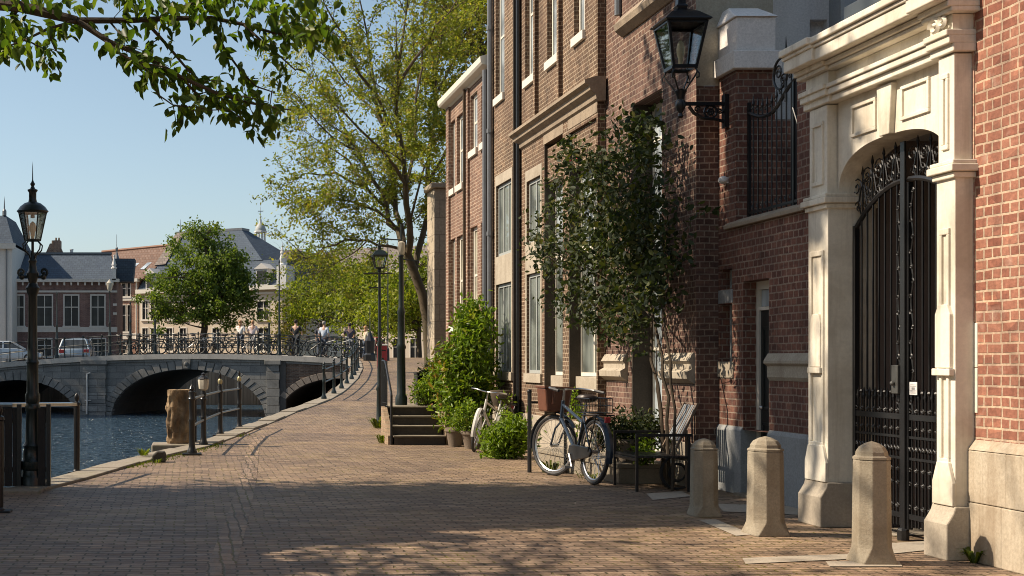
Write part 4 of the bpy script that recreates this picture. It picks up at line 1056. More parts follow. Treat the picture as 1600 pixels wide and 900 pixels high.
# far quay railing, posts along the rising quay edge
fq = [38.6 + i*1.9 for i in range(11)]
prof = [(.085,0),(.085,.06),(.055,.12),(.045,.2),(.042,.5),(.055,.53),(.042,.57),(.04,.88),(.06,.91),(.045,.95),(.05,1.0),(.02,1.03),(.045,1.07),(.0,1.14)]
pm = None
rr = thing('quay_railing', 'dark iron railing with many posts curving up the quay to the bridge', 'railing', (0,0,0))
for i, Y in enumerate(fq):
    p = Vector((xq(Y)-.22, Y, zg(Y)+.03))
    if pm is None:
        pm = obj('post', MB().lathe(prof, (0,0,0), 8), M['iron_green'], rr, smooth=True); pm.location = p
    else:
        o = pm.copy(); COL.objects.link(o); o.parent = rr; o.location = p
for hz in (.88,.5):
    m = MB().tube([(xq(Y)-.22, Y, zg(Y)+.03+hz) for Y in fq], .022, 6); obj('rail', m, M['iron_green'], rr)

# ================================================================== big lamp post, screens, end rail (near left)
c = gpt(51, 762); D = c.y
lp = thing('street_lamp', 'tall ornate black street lamp with six sided glass lantern beside the dark quay screens', 'street lamp', c)
prof = [(.165,0),(.165,.13),(.15,.15),(.14,.22),(.165,.25),(.165,.33),(.135,.36),(.12,.50),(.135,.53),(.10,.58),(.088,.95),(.10,.98),(.105,1.02),(.085,1.06),(.10,1.10),(.10,1.17),(.08,1.21),(.075,1.55),(.09,1.58),(.07,1.62),(.062,1.9),(.058,2.42),(.075,2.45),(.095,2.52),(.07,2.55),(.05,2.58),(.075,2.66),(.085,2.70),(.06,2.74),(.045,2.82),(.06,2.86),(.035,2.90),(.03,2.96)]
obj('pole', MB().lathe(prof, (0,0,0), 14), M['iron_green'], lp, smooth=True)
m = MB(); m.tube([(-.16,0,2.66),(.16,0,2.66)], .018, 6)
for s_ in (-1,1):
    m.spiral((s_*.15,0,2.72), .055, 1.2, .018, 'y', -math.pi/2, s_, 12, 5); m.sphere((s_*.145,0,2.66), .04, 8, 6)
obj('ladder_arm', m, M['iron_green'], lp, smooth=True)
ln = 2.96
m = MB()
for k in range(4):
    a = math.pi/4 + k*math.pi/2; c_, s_ = math.cos(a), math.sin(a)
    m.tube([(c_*.03,s_*.03,2.86),(c_*.06,s_*.06,2.93),(c_*.15,s_*.15,3.0),(c_*.165,s_*.165,3.06),(c_*.10,s_*.10,3.11)], .010, 5)
m.tube([(0,0,2.9),(0,0,3.13)], .02, 6)
obj('cradle', m, M['iron_green'], lp, smooth=True)
lantern_parts(lp, .75, M['iron_green'], 6, 3.12, 3.47, .105, .185, R(0),
              [(.20,3.47),(.215,3.485),(.20,3.50),(.17,3.54),(.11,3.585),(.06,3.60),(.055,3.62),(.05,3.64),(.05,3.72),(.065,3.74),(.07,3.755),(.035,3.77),(.02,3.80),(.035,3.83),(.02,3.85),(.008,3.88),(.004,4.05),(.0,4.12)], True)
m = MB(); m.tube([(0,0,3.40),(0,0,3.46)], .03, 6); obj('bulb_holder', m, M['iron_green'], lp)

lp.scale = (.92,.92,.975)
def screen(px0, px1, lab):
    a, b = at(px0, 600, 15.62), at(px1, 600, 15.62)
    r = thing('quay_screen', lab, 'screen', ((a.x+b.x)/2, 15.62, 0), 0, 'dark board screens at the quay edge')
    m = MB(); w_ = (b.x-a.x)/2; x = -w_; k = 0
    while x < w_-.02:
        m.box(x+.003, min(x+.10, w_)-.003, -.012+.004*(k%2), .018+.004*(k%2), .03, .985); x += .10; k += 1
    obj('boards', m, M['wood_dark'], r); 
    m = MB(); m.box(-w_, w_, .03, .06, .2, .26).box(-w_, w_, .03, .06, .8, .86); m.box(w_-.05, w_, -.03, .05, 0, 1.03); obj('frame', m, M['iron'], r)
    return r
screen(-70, 33, 'wide tarred black board screen hanging at the quay end beside the lamp')
screen(59, 79, 'narrow tarred black board panel just behind the black street lamp')
for px, py, lab in ((120,739,'dark round rail post with small knob at the end of the near quay rail'), (-1,800,'dark post cut by the picture edge at the end of the shaded paving')):
    p = gpt(px, py); r = thing('rail_post', lab, 'post', p)
    H = .98
    m = MB().lathe([(.06,0),(.06,.03),(.042,.05),(.042,H-.04),(.055,H-.03),(.05,H),(.02,H+.02),(.035,H+.06),(.03,H+.10),(.0,H+.14)], (0,0,0), 10); obj('shaft', m, M['iron'], r, smooth=True)
    m = MB().box(-.12,.12,-.09,.09,0,.02); obj('base_plate', m, M['iron'], r, bevel=.005)
pe = gpt(120, 739)
r = MB(); r.tube([(-6, 15.6, 1.02), (-2.2, 15.62, 1.02), (pe.x, pe.y, .955)], .03, 8)
tag(obj('handrail', r, M['steel'], smooth=True), 'round worn steel handrail along the top of the black quay screens', 'handrail')
# ================================================================== town across the canal (local: x along the front, -y towards the camera)
def house(name, label, A, B, depth, eave, base=LAND):
    A = Vector((A[0], A[1], 0)); B = Vector((B[0], B[1], 0)); d_ = B-A; L = d_.length
    r = thing(name, label, 'house', (A.x, A.y, base), math.atan2(d_.y, d_.x)); r['L'] = L
    del r['L']
    return r, L
def body(r, L, depth, e, mat, ops=(), rd=.12, name='wall'):
    m = MB(); m.wall(0, 0, L, -1.0, e, list(ops), rd, 'y')
    m.add([(0,0,-1),(0,depth,-1),(0,depth,e),(0,0,e)], [(0,1,2,3)]); m.add([(L,0,-1),(L,depth,-1),(L,depth,e),(L,0,e)], [(3,2,1,0)])
    m.add([(0,depth,-1),(L,depth,-1),(L,depth,e),(0,depth,e)], [(3,2,1,0)]); m.add([(0,.3,e-.02),(L,.3,e-.02),(L,depth,e-.02),(0,depth,e-.02)], [(0,1,2,3)])
    return obj(name, m, mat, r, recalc=False)
def win(r, x0, x1, z0, z1, fmat, pmat, rec=.10, w_=.09, mull=(.5,), trans=(.62,), out=.03, sill=True):
    m = MB()
    m.box(x0-w_, x0, -out, rec, z0-w_*.3, z1+w_).box(x1, x1+w_, -out, rec, z0-w_*.3, z1+w_).box(x0, x1, -out, rec, z1, z1+w_)
    for u in mull: x = x0+(x1-x0)*u; m.box(x-.025, x+.025, rec-.07, rec-.03, z0, z1)
    for u in trans: z = z0+(z1-z0)*u; m.box(x0, x1, rec-.075, rec-.025, z-.03, z+.03)
    if sill: m.box(x0-w_-.05, x1+w_+.05, -.10, rec-.01, z0-.14, z0-.002)
    f = obj('window', m, fmat, r)
    obj('pane', MB().box(x0, x1, rec-.04, rec-.03, z0, z1), pmat, f)
    return f
def pitched(r, L, depth, e, rise, mat, over=.2, hipL=0, hipR=0, name='roof'):
    m = MB(); y0, y1, ym_ = -over, depth+over, depth/2
    m.add([(-over,y0,e),(L+over,y0,e),(L+over,y1,e),(-over,y1,e),(hipL,ym_,e+rise),(L-hipR,ym_,e+rise)],
          [(0,1,5,4),(2,3,4,5),(1,2,5),(3,0,4),(3,2,1,0)])
    return obj(name, m, mat, r, recalc=False)
def trim(r, x0, x1, z0, z1, pr, mat=None, name='cornice'):
    return obj(name, MB().box(x0, x1, -pr, .05, z0, z1), mat or M['stone_town'], r)
def X84(px, Y=84): return (px-VX)/F*Y

# A: white house at the picture edge
A, L = house('white_house', 'white corner house with steep slate roof and spike at the picture edge', (X84(-160,82), 82.2), (X84(19,82), 82), 8, 0)
za = lambda py, Y=82: zof(py, Y) - LAND
body(A, L, 8, za(383), M['town_white'])
trim(A, -.1, L+.22, za(383)-.25, za(383)+.10, .25)
m = MB(); e = za(380)
m.add([(.3,-.1,e),(L+.1,-.1,e),(L+.1,8,e),(.3,8,e),(1.2,2.0,e+2.0),(L-.75,2.0,e+2.0),(L-.75,6,e+2.0),(1.2,6,e+2.0)], [(0,1,5,4),(1,2,6,5),(2,3,7,6),(3,0,4,7),(4,5,6,7)])
obj('roof', m, M['slate'], A, recalc=False)
obj('finial', MB().lathe([(.14,0),(.14,.3),(.05,.45),(.03,.9),(0,1.3)], (L-.85,2.0,e+2.0), 8), M['lead'], A)
for xx in (L-1.9, L-4.2, L-6.2):
    win(A, xx, xx+.8, .35, 2.0, M['stone_town'], M['pane_town'])
    win(A, xx, xx+.8, 3.2, 5.0, M['stone_town'], M['pane_town'])
obj('downpipe', MB().tube([(L-.35,-.08,-.5),(L-.35,-.08,za(385))], .05, 6), M['lead'], A)

# B: dark slate roofed brick house
B, L = house('brick_house', 'shaded purple brick house with wide dark blue slate roof and four tall white framed windows', (X84(20), 84), (X84(182), 84), 7.5, 0)
zb = lambda py: zof(py, 84) - LAND
k = 84/F
wx = [(22,37),(58,81),(101,122),(143,163)]
ops = [((a-20)*k, (b-20)*k, zb(509), zb(462), .12) for a, b in wx] + [((a-20)*k, (b-20)*k, zb(556), zb(530), .12) for a, b in ((59,80),(142,164))]
body(B, L, 7.5, zb(437), M['brick_town'], ops)
for o_ in ops: win(B, o_[0]+.001, o_[1]-.001, o_[2], o_[3], M['stone_town'], M['pane_town'], .11, .09)
trim(B, -.1, L+.2, zb(441), zb(436), .35); trim(B, -.02, L+.05, zb(457), zb(454), .08, name='string_course'); trim(B, -.02, L+.05, zb(519), zb(511), .07, name='string_course')
m = MB()
for i in range(15): x = L*(i+.5)/15; m.box(x-.05, x+.05, -.28, .0, zb(446), zb(441.2))
obj('corbels', m, M['stone_town'], B)
m = MB(); e = zb(436)
m.add([(.0,-.3,e),(L-.15,-.3,e),(L-.55,3.2,zb(391)),(.2,3.2,zb(391)),(0,7.5,e),(L-.15,7.5,e)], [(0,1,2,3),(1,5,2),(4,0,3),(5,4,3,2)])
obj('roof', m, M['slate'], B, recalc=False)
obj('ridge_cap', MB().box(.1, L-.5, 3.05, 3.35, zb(391.5), zb(388)), M['lead'], B)
m = MB(); cx = (75-20)*k
m.prism([(cx-.65,zb(391)),(cx+.65,zb(391)),(cx+.30,zb(372)),(cx-.30,zb(372))], 'y', 3.8, 4.6); m.box(cx-.05,cx+.42,3.75,4.65,zb(392),zb(367))
ch = obj('chimney', m, M['brick_far'], B)
obj('chimney_pots', MB().lathe([(.07,0),(.06,.22)], (cx+.08,4.2,zb(367)), 7).lathe([(.07,0),(.06,.22)], (cx+.28,4.2,zb(367)), 7).lathe([(.07,0),(.06,.2)], (cx-.16,4.2,zb(371)), 7), M['terracotta'], ch)
obj('vent_pipe', MB().lathe([(.11,0),(.11,.38),(.13,.4),(.13,.46)], ((103-20)*k,4.0,zb(392)), 8), M['town_white'], B)
m = MB(); px_ = (178.5-20)*k; z0 = zb(438)
m.box(px_-.13,px_+.13,-.35,-.09,z0,z0+.75); m.lathe([(.2,.75),(.2,.82),(.12,.88),(.16,1.0),(.1,1.2),(.03,1.55),(.06,1.6),(0,1.7)], (px_,-.22,z0), 8)
obj('pinnacle', m, M['town_white'], B); 
obj('weather_spike', MB().lathe([(.22,0),(.10,.35),(.05,.55),(.09,.7),(.09,.8),(.02,.9),(.012,1.7),(0,1.75)], ((178-20)*k,3.1,zb(400)), 8), M['lead'], B)
m = MB(); x0 = L-.06
m.prism([(x0-.02,e),(x0+1.0,e),(x0+1.15,zb(399)),(x0-.3,zb(399))], 'y', 2.6, 4.6); obj('lean_to_roof', m, M['slate'], B)
m = MB()
for z in (zb(476),zb(490)): m.box(L-.22,L+.03,-.03,.05,z-.08,z+.08)
obj('quoin', m, M['stone_town'], B)

# C: red tile roofed house, turned so that its front takes the sun
C_, L = house('brick_house', 'sunlit red brick house with white bands and big rust red tiled roof with two skylights', (X84(150,99.0), 99.0), (X84(216,97.4), 97.4), 9, 0)
zc = lambda py, Y=98: zof(py, Y) - LAND
kc = 98/F*1.03
ops = [((a-150)*kc, (b-150)*kc, zc(z0), zc(z1), .15) for a, b in ((184,190),(195,202),(205,210)) for z0, z1 in ((463,443),(518,477),(552,532))]
body(C_, L, 9, zc(438), m_brick('red_white_band_brick', (.30,.15,.11), (.38,.22,.165), (.46,.36,.28), .21, .07, .01, (.25,.17,.13), .3, .3), ops)
for o_ in ops: win(C_, o_[0], o_[1], o_[2], o_[3], M['frame_white'], M['pane_town'], .13, .05, (), (.62,))
trim(C_, -.1, L+.1, zc(441), zc(436), .35, M['frame_white']); trim(C_, -.02, L+.04, zc(470), zc(465), .07, M['frame_white'], 'string_course'); trim(C_, -.02, L+.04, zc(530), zc(521), .07, M['frame_white'], 'string_course')
Lr = (262-120)*kc; x0 = (120-150)*kc
m = MB(); ex, rx = zc(437), zc(385)
m.add([(x0,-.35,ex),(x0+Lr-1.4,-.35,ex),(x0+Lr,3.6,rx+.3),(x0,3.6,rx-.05),(x0,8,ex),(x0+Lr,8,ex)], [(0,1,2,3),(1,5,2),(5,4,3,2)])
rf = obj('roof', m, M['tile'], C_, recalc=False)
obj('ridge_cap', MB().tube([(x0,3.6,rx),(x0+Lr,3.6,rx+.34)], .13, 6), m_plain('orange_ridge_tiles', (.25,.135,.09), .8), C_)
for a in (198, 219):
    m = MB(); s0 = (a-150)*kc; 
    def rp(x, tt, o_): return (x, -.35+3.95*tt - o_*.7, ex+(rx-ex)*tt + o_)
    q = [rp(s0,.28,.10),rp(s0+.36,.28,.10),rp(s0+.62,.55,.10),rp(s0+.22,.55,.10)]; q2 = [rp(s0,.28,.0),rp(s0+.36,.28,.0),rp(s0+.62,.55,.0),rp(s0+.22,.55,.0)]
    m.add(q+q2, [(0,1,2,3),(0,4,5,1),(1,5,6,2),(2,6,7,3),(3,7,4,0)]); obj('skylight', m, M['pane_sky'], rf)
obj('downpipe', MB().tube([(L-.1,-.1,-.5),(L-.1,-.1,zc(440))], .06, 6), M['frame_white'], C_)

# D: cream house with mansard, mostly behind the round tree
D_, L = house('cream_house', 'cream rendered house with tall blue slate mansard roof and white dormer behind the round tree', (X84(217,97.3), 97.3), (X84(441,91), 91.0), 10, 0)
Lx = L/ (441-217)
zd = lambda py, px=330: zof(py, 97.3 - 6.3*(px-217)/224) - LAND
def dx(px): return L*(px-217)/224
ops = []
for a, b in ((223,232),(237,246),(262,272),(284,294),(336,346),(404,421)):
    for z0, z1 in ((499,471),(548,513)): ops.append((dx(a), dx(b), zd(z0,a), zd(z1,a), .15))
body(D_, L, 10, zd(447,440), M['cream'], ops)
for o_ in ops: win(D_, o_[0], o_[1], o_[2], o_[3], M['frame_white'], M['pane_town'], .13, .07)
e = zd(447,440)
trim(D_, -.1, L+.1, e-.22, e+.08, .35, M['frame_white']); trim(D_, 0, L, zd(457,440)-.06, zd(457,440)+.06, .08, M['frame_white'], 'string_course')
m = MB(); z1 = zd(405,400); z2 = zd(350,340)
a0, a1 = dx(228), L
m.add([(0,-.2,e),(a1,-.2,e),(a1-.15,1.3,z1),(.3,1.3,z1),(0,10,e),(a1,10,e),(a1-.15,8.7,z1),(.3,8.7,z1)], [(0,1,2,3),(1,5,6,2),(5,4,7,6),(4,0,3,7),(3,2,6,7)])
obj('mansard_roof', m, M['slate'], D_, recalc=False)
m = MB(); b0, b1 = dx(240)-.6, dx(414)-.8; t0, t1 = dx(272)-2.3, dx(378)-2.3
m.add([(b0,1.25,z1+.02),(b1,1.25,z1+.02),(b1,8.8,z1+.02),(b0,8.8,z1+.02),(t0,4.4,z2),(t1,4.4,z2),(t1,5.4,z2),(t0,5.4,z2)], [(0,1,5,4),(1,2,6,5),(2,3,7,6),(3,0,4,7),(4,5,6,7)])
obj('upper_roof', m, M['slate'], D_, recalc=False)
obj('ridge_cap', MB().box(t0-.1,t1+.1,4.3,5.5,z2-.06,z2+.12), M['lead'], D_)
m = MB(); m.add([(b0-.05,1.18,z1),(t0-.05,4.3,z2),(t0-.05,5.5,z2),(b0-.05,8.85,z1),(b0+1.0,1.15,z1+.05),(t0+.75,4.3,z2+.05)], [(0,4,5,1),(0,1,2,3)]); obj('tiled_hip', m, M['tile_grey'], D_, recalc=False)
obj('finial', MB().lathe([(.1,0),(.06,.2),(.1,.3),(.03,.4),(.01,1.1),(0,1.2)], (t0,4.9,z2), 8), M['lead'], D_)
for a, b in ((406,420),(233,243)):
    m = MB(); x0, x1 = dx(a-1.6), dx(b+1.6); zt = zd(421,400); m.box(x0,x1,-.25,1.2,e+.10,zt)
    m.prism([(x0-.15,zt+.002),(x1+.15,zt+.002),((x0+x1)/2,zt+.42)], 'y', -.32, 1.2)
    dm = obj('dormer', m, M['stone_town'], D_)
    obj('pane', MB().box(dx(a),dx(b),-.27,-.255,e+.18,zt-.12), M['pane_town'], dm)
# gable end with stepped pinnacles at the right end
m = MB(); gx = dx(436)
m.box(gx, gx+.75, -.35, 1.0, e-.3, zd(415,440)); m.lathe([(.25,0),(.25,.1),(.14,.2),(.20,.5),(.12,.8),(.16,.9),(.05,1.3),(0,1.7)], (gx+.28,0,zd(415,440)), 8)
obj('pinnacle', m, M['town_white'], D_)
m = MB(); m.add([(dx(414),2.0,z1),(dx(440),2.0,z1),(dx(432),4.5,z1+1.0),(dx(420),4.5,z1+1.0)], [(0,1,2,3)]); m.prism([(dx(416),z1-.1),(dx(441),z1-.1),(dx(436),zd(386,440)),(dx(422),zd(388,440))], 'y', 2.1, 7); obj('side_roof', m, M['tile_grey'], D_)
# cupola on its own roof
tw2 = thing('cupola', 'small grey domed bell cupola with cross rising above the roofs', 'cupola', ((407-VX)/F*106, 106, 0))
zq = lambda py: zof(py, 106)
m = MB(); m.box(-.55,.55,-.55,.55,5,zq(384)); obj('base', m, M['town_white'], tw2)
m = MB(); h0, h1 = zq(384), zq(363)
for k_ in range(8):
    a = k_*math.pi/4+.39; m.lathe([(.08,0),(.07,h1-h0)], (.38*math.cos(a),.38*math.sin(a),h0), 6)
m.lathe([(.55,h1-.02),(.55,h1+.08),(.48,h1+.1)], (0,0,0), 8); m.lathe([(.5,h0),(.5,h0+.12)], (0,0,0), 8)
obj('colonnade', m, M['town_white'], tw2)
obj('dome', MB().lathe([(.47,h1+.08),(.46,h1+.25),(.38,h1+.48),(.2,h1+.68),(.1,h1+.8),(.09,h1+1.05),(.04,h1+1.15),(.09,h1+1.3),(.02,h1+1.4),(.015,h1+2.1),(0,h1+2.15)], (0,0,0), 12), m_plain('grey_green_dome_lead', (.28,.30,.30), .6), tw2, smooth=True)
obj('cross', MB().box(-.2,.2,-.02,.02,h1+1.72,h1+1.78), M['lead'], tw2)

# E: pale long house behind the yellow-green trees
E_, L = house('pale_house', 'pale rendered house with dark roof half hidden behind the yellow green trees', (X84(446,122), 122), (X84(800,112), 112), 10, 0, 1.6)
ze = lambda py: zof(py, 117) - 1.6
ops = []
for i in range(13):
    x = 1.0 + i*1.62
    ops += [(x, x+.85, .1, 2.0, .15), (x, x+.85, 3.4, 5.6, .15), (x, x+.85, 7.0, 8.6, .15)]
body(E_, L, 10, ze(425), M['cream'], ops)
for o_ in ops: win(E_, o_[0], o_[1], o_[2], o_[3], M['frame_white'], M['pane_town'], .13, .07)
trim(E_, -.1, L+.1, ze(427), ze(422), .35, M['frame_white']); pitched(E_, L, 10, ze(422), 2.6, M['tile_grey'], .3, 3.0, 0)
E2_, L = house('brick_row_house', 'distant brown brick house filling the street end behind the leaning tree', (X84(640,150), 150), (X84(900,132), 132), 10, 0, 1.6)
body(E2_, L, 10, 12, M['brick_far']); pitched(E2_, L, 10, 12, 3, M['tile_grey'])

# F: unseen row added across the canal to block low sky light; mirrored in the windows
for i, (y0, wd, ev, mt, lab) in enumerate(((34,7.5,9.5,'brick_far','unseen pinkish house first of the added row on the opposite bank'),(26.3,7.5,11,'cream','unseen cream house in the added row on the opposite bank'),(18.6,7.5,10,'brick_mid','unseen brown house in the added row on the opposite bank'),(10.9,7.5,11.5,'brick_town','unseen purple brick house in the added row on the opposite bank'),(3.2,7.5,9.8,'brick_far','unseen pinkish house added further along the opposite bank'),(-4.5,7.5,11,'cream','last unseen cream house added on the opposite bank'))):
    r, L = house('unseen_house', lab, (-24.5, y0), (-24.5, y0+wd), 9, 0, .4)
    r.rotation_euler = (0,0,R(90))
    ops = [(x, x+1.0, z, z+1.8, .15) for x in (.9, 3.2, 5.5) for z in (.8, 3.8, 6.6)]
    body(r, L, 9, ev, M[mt], ops)
    for o_ in ops: win(r, o_[0], o_[1], o_[2], o_[3], M['frame_white'], M['pane_town'], .13, .07)
    pitched(r, L, 9, ev, 3.2, M['tile'] if i % 2 else M['slate'], .2)
# ================================================================== bollards
def octo(r, z, rot=R(22.5)): return [(math.cos(rot+k*math.pi/4)*r, math.sin(rot+k*math.pi/4)*r, z) for k in range(8)]
def bollard(px, py, H, w_, lab, seed):
    c = gpt(px, py); r = random.Random(seed)
    t_ = thing('bollard', lab, 'bollard', c, r.uniform(-.06,.06), 'octagonal stone bollards')
    R0 = w_/2/math.cos(R(22.5))
    m = MB(); s = []
    # square splayed foot turning into an octagon
    def ring_(z, half, ch):      # octagon with chamfer ch of the half width
        a = half; b = half*(1-ch)
        return [(a,-b,z),(a,b,z),(b,a,z),(-b,a,z),(-a,b,z),(-a,-b,z),(-b,-a,z),(b,-a,z)]
    hw = w_/2
    s.append(ring_(0, hw*1.10, .10)); s.append(ring_(H*.02, hw*1.10, .13)); s.append(ring_(H*.085, hw*1.04, .36)); s.append(ring_(H*.13, hw*1.02, .52)); s.append(ring_(H*.16, hw*1.02, .57))
    s.append(ring_(H*.835, hw*.96, .56)); s.append(ring_(H*.85, hw*.94, .58))
    n = 8
    for q in s: m.v.extend(q)
    for i in range(len(s)-1):
        for k in range(n): m.f.append((i*n+k, i*n+(k+1)%n, (i+1)*n+(k+1)%n, (i+1)*n+k))
    m.f.append(tuple(range(n))[::-1]); m.f.append(tuple(range((len(s)-1)*n, len(s)*n)))
    sh = obj('shaft', m, M['bollard'], t_, bevel=.006)
    m = MB(); s = [ring_(H*.853, hw*.97, .56), ring_(H*.872, hw*.97, .56), ring_(H*.885, hw*.84, .58), ring_(H*.915, hw*.82, .58), ring_(H*.955, hw*.66, .58), ring_(H*.985, hw*.36, .58), ring_(H, hw*.05, .58)]
    for q in s: m.v.extend(q)
    for i in range(len(s)-1):
        for k in range(n): m.f.append((i*n+k, i*n+(k+1)%n, (i+1)*n+(k+1)%n, (i+1)*n+k))
    m.f.append(tuple(range(n))[::-1]); m.f.append(tuple(range((len(s)-1)*n, len(s)*n)))
    obj('cap', m, M['bollard'], t_)
    return t_
bollard(1100, 806, .78, .245, 'shaded octagonal stone bollard beside the black bench, smallest of the three', 1)
bollard(1196, 835, .88, .285, 'octagonal stone bollard with broad capped head before the narrow black door', 2)
bollard(1362, 879, .935, .25, 'worn sunlit octagonal stone bollard standing before the iron gate', 3)

# ================================================================== bicycles (local: front towards -x)
def wheel(parent, x, r, steer=0.0, simple=False):
    e = bpy.data.objects.new('wheel', bpy.data.meshes.new('hub')); 
    m = MB(); m.tube([(0,-.045,0),(0,.045,0)], .02, 8)
    e = obj('wheel', m, M['steel'], parent); e.location = (x, 0, r); e.rotation_euler = (0,0,steer)
    obj('tyre', MB().ring((0,0,0), r-.022, .023, 'y', 40, 8), M['rubber'], e, smooth=True)
    obj('rim', MB().ring((0,0,0), r-.05, .014, 'y', 40, 6), M['steel'], e, smooth=True)
    m = MB()
    for k in range(28):
        a = k*2*math.pi/28; b = a + (.5 if k % 2 else -.5)
        m.tube([(math.cos(b)*.025, .03*(1 if k%2 else -1), math.sin(b)*.025), (math.cos(a)*(r-.05), 0, math.sin(a)*(r-.05))], .0022, 3, False)
    obj('spokes', m, M['steel'], e)
    return e
def bicycle(label, loc, rotz, paint, lean=0.0, steer=.35, basket=True, s=1.15, chaincase=True, group=None, mudguard=None):
    b = thing('bicycle', label, 'bicycle', loc, rotz, group); b.scale = (s,s,s); b.rotation_euler = (lean, 0, rotz)
    r = .345; xf, xr = -.56, .54
    wf = wheel(b, xf, r, steer); wr = wheel(b, xr, r)
    bb = Vector((.08,0,.29)); seat = Vector((.24,0,.76)); head0 = Vector((-.40,0,.62)); head1 = Vector((-.365,0,.86)); rear = Vector((xr,0,r))
    m = MB(); 
    m.tube([bb, seat], .017, 8); m.tube([bb, head0+Vector((0,0,.04))], .019, 8); m.tube([Vector((.19,0,.64)), head1-Vector((0,0,.05))], .017, 8); m.tube([head0, head1], .022, 8)
    for y in (-.05,.05): m.tube([bb+Vector((0,y*.5,0)), rear+Vector((0,y,0))], .010, 6); m.tube([seat-Vector((0,-y*.3,.06)), rear+Vector((0,y,0))], .009, 6)
    m.sphere(bb, .035, 8, 6)
    obj('frame', m, paint, b, smooth=True)
    m = MB(); ax = Vector((xf,0,r))
    cs, sn = math.cos(steer), math.sin(steer)
    for y in (-.055,.055): m.tube([head0, head0+Vector((-.02, y, -.08)), ax+Vector((-sn*y, cs*y, 0))], .012, 6)
    obj('fork', m, paint, b, smooth=True)
    # swept handlebar
    m = MB(); m.tube([head1, head1+Vector((.01,0,.12))], .014, 6)
    for sg in (-1,1):
        pts = [(0,0,.12),(-.03,sg*.08,.125),(0,sg*.20,.14),(.10,sg*.29,.13),(.24,sg*.31,.11)]
        m.tube([head1+Vector((p[0]*cs-p[1]*sn*.6, p[1]*cs+p[0]*sn, p[2])) for p in pts], .011, 6)
    hb = obj('handlebar', m, M['steel'], b, smooth=True)
    for sg in (-1,1):
        a = Vector((.14,sg*.298,.125)); c_ = Vector((.27,sg*.313,.105))
        a = Vector((a.x*cs-a.y*sn*.6, a.y*cs+a.x*sn, a.z)); c_ = Vector((c_.x*cs-c_.y*sn*.6, c_.y*cs+c_.x*sn, c_.z))
        obj('grip', MB().tube([head1+a, head1+c_], .017, 6), M['rubber'], hb)
    # saddle
    m = MB(); m.lathe([(.02,-.05),(.09,-.03),(.115,0),(.10,.03),(.05,.045)], (0,0,0), 12)
    m.v = [((x*1.15 if x > 0 else x*1.6), y*(1.0 if x > -.02 else .55), z) for x, y, z in m.v]; m.shift((.27,0,.90))
    sd = obj('saddle', m, M['saddle'], b, smooth=True)
    obj('seat_post', MB().tube([seat, (.265,0,.88)], .013, 6), M['steel'], sd)
    # mudguards
    for x, a0, a1 in ((xf, R(35), R(190)), (xr, R(-15), R(165))):
        m = MB(); n = 18; rr_ = r+.035
        for i in range(n):
            t0, t1 = a0+(a1-a0)*i/n, a0+(a1-a0)*(i+1)/n
            for ya, yb, da, db in ((-.035,0,-.012,0),(0,.035,0,-.012)):
                m.add([(math.cos(t0)*(rr_+da), ya, math.sin(t0)*(rr_+da)),(math.cos(t0)*(rr_+db), yb, math.sin(t0)*(rr_+db)),(math.cos(t1)*(rr_+db), yb, math.sin(t1)*(rr_+db)),(math.cos(t1)*(rr_+da), ya, math.sin(t1)*(rr_+da))], [(0,1,2,3)])
        g_ = obj('mudguard', m, mudguard or paint, b, smooth=True, recalc=False); g_.location = (x,0,r)
        if x == xf: g_.rotation_euler = (0,0,steer)
    # rack, lights, chain case, cranks
    m = MB()
    for y in (-.07,.0,.07): m.tube([(.30,y,.72),(.78,y,.74)], .007, 5)
    m.tube([(.78,-.08,.74),(.78,.08,.74)], .008, 5); m.tube([(.32,-.08,.72),(.32,.08,.72)], .008, 5)
    for y in (-.075,.075): m.tube([(.70,y,.735),(xr,y,r)], .007, 5)
    obj('rack', m, M['iron'], b)
    m = MB(); m.box(.80,.825,-.03,.03,.66,.72); obj('tail_light', m, M['red'], b, bevel=.006)
    if chaincase:
        m = MB(); m.prism([(.0,.22),(.02,.38),(.16,.40),(.56,.39),(.60,.34),(.56,.29),(.16,.22)], 'y', -.075, -.045); obj('chain_case', m, M['iron'], b, bevel=.012)
    m = MB(); m.tube([bb+Vector((0,-.09,0)), bb+Vector((.10,-.09,-.14))], .009, 5); m.tube([bb+Vector((0,.09,0)), bb+Vector((-.10,.09,.14))], .009, 5); m.tube([bb+Vector((0,-.09,0)),bb+Vector((0,.09,0))], .012, 6)
    m.box(.14,.23,-.19,-.09,.14,.165); m.box(-.07,.02,.09,.19,.42,.445)
    obj('crank', m, M['steel'], b)
    m = MB(); m.tube([(.12,.05,.30),(.02,.13,.02)], .010, 5); obj('kickstand', m, M['steel'], b)
    if basket:
        m = MB(); hx = -.62
        m.prism([(-.13,.72),(.13,.72),(.165,.99),(-.165,.99)], 'x', hx-.15, hx+.11)
        bk = obj('basket', m, M['leather'], b, bevel=.02)
        m = MB(); m.box(hx-.165, hx+.125, -.175, .175, .985, 1.012); m.box(hx+.111, hx+.125, -.08, -.05, .80, .984).box(hx+.111, hx+.125, .05, .08, .80, .984); obj('lid', m, M['leather'], bk, bevel=.01)
    return b
# wheels stand at about Y=17.4 (front) and 16.3 (rear)
bicycle('dark blue city bicycle with brown leather front basket standing before the brick townhouse', (4.98, 16.75, 0), R(-84), M['blueblack'], R(-3), R(22), True, 1.2)
bb_ = bpy.data.objects
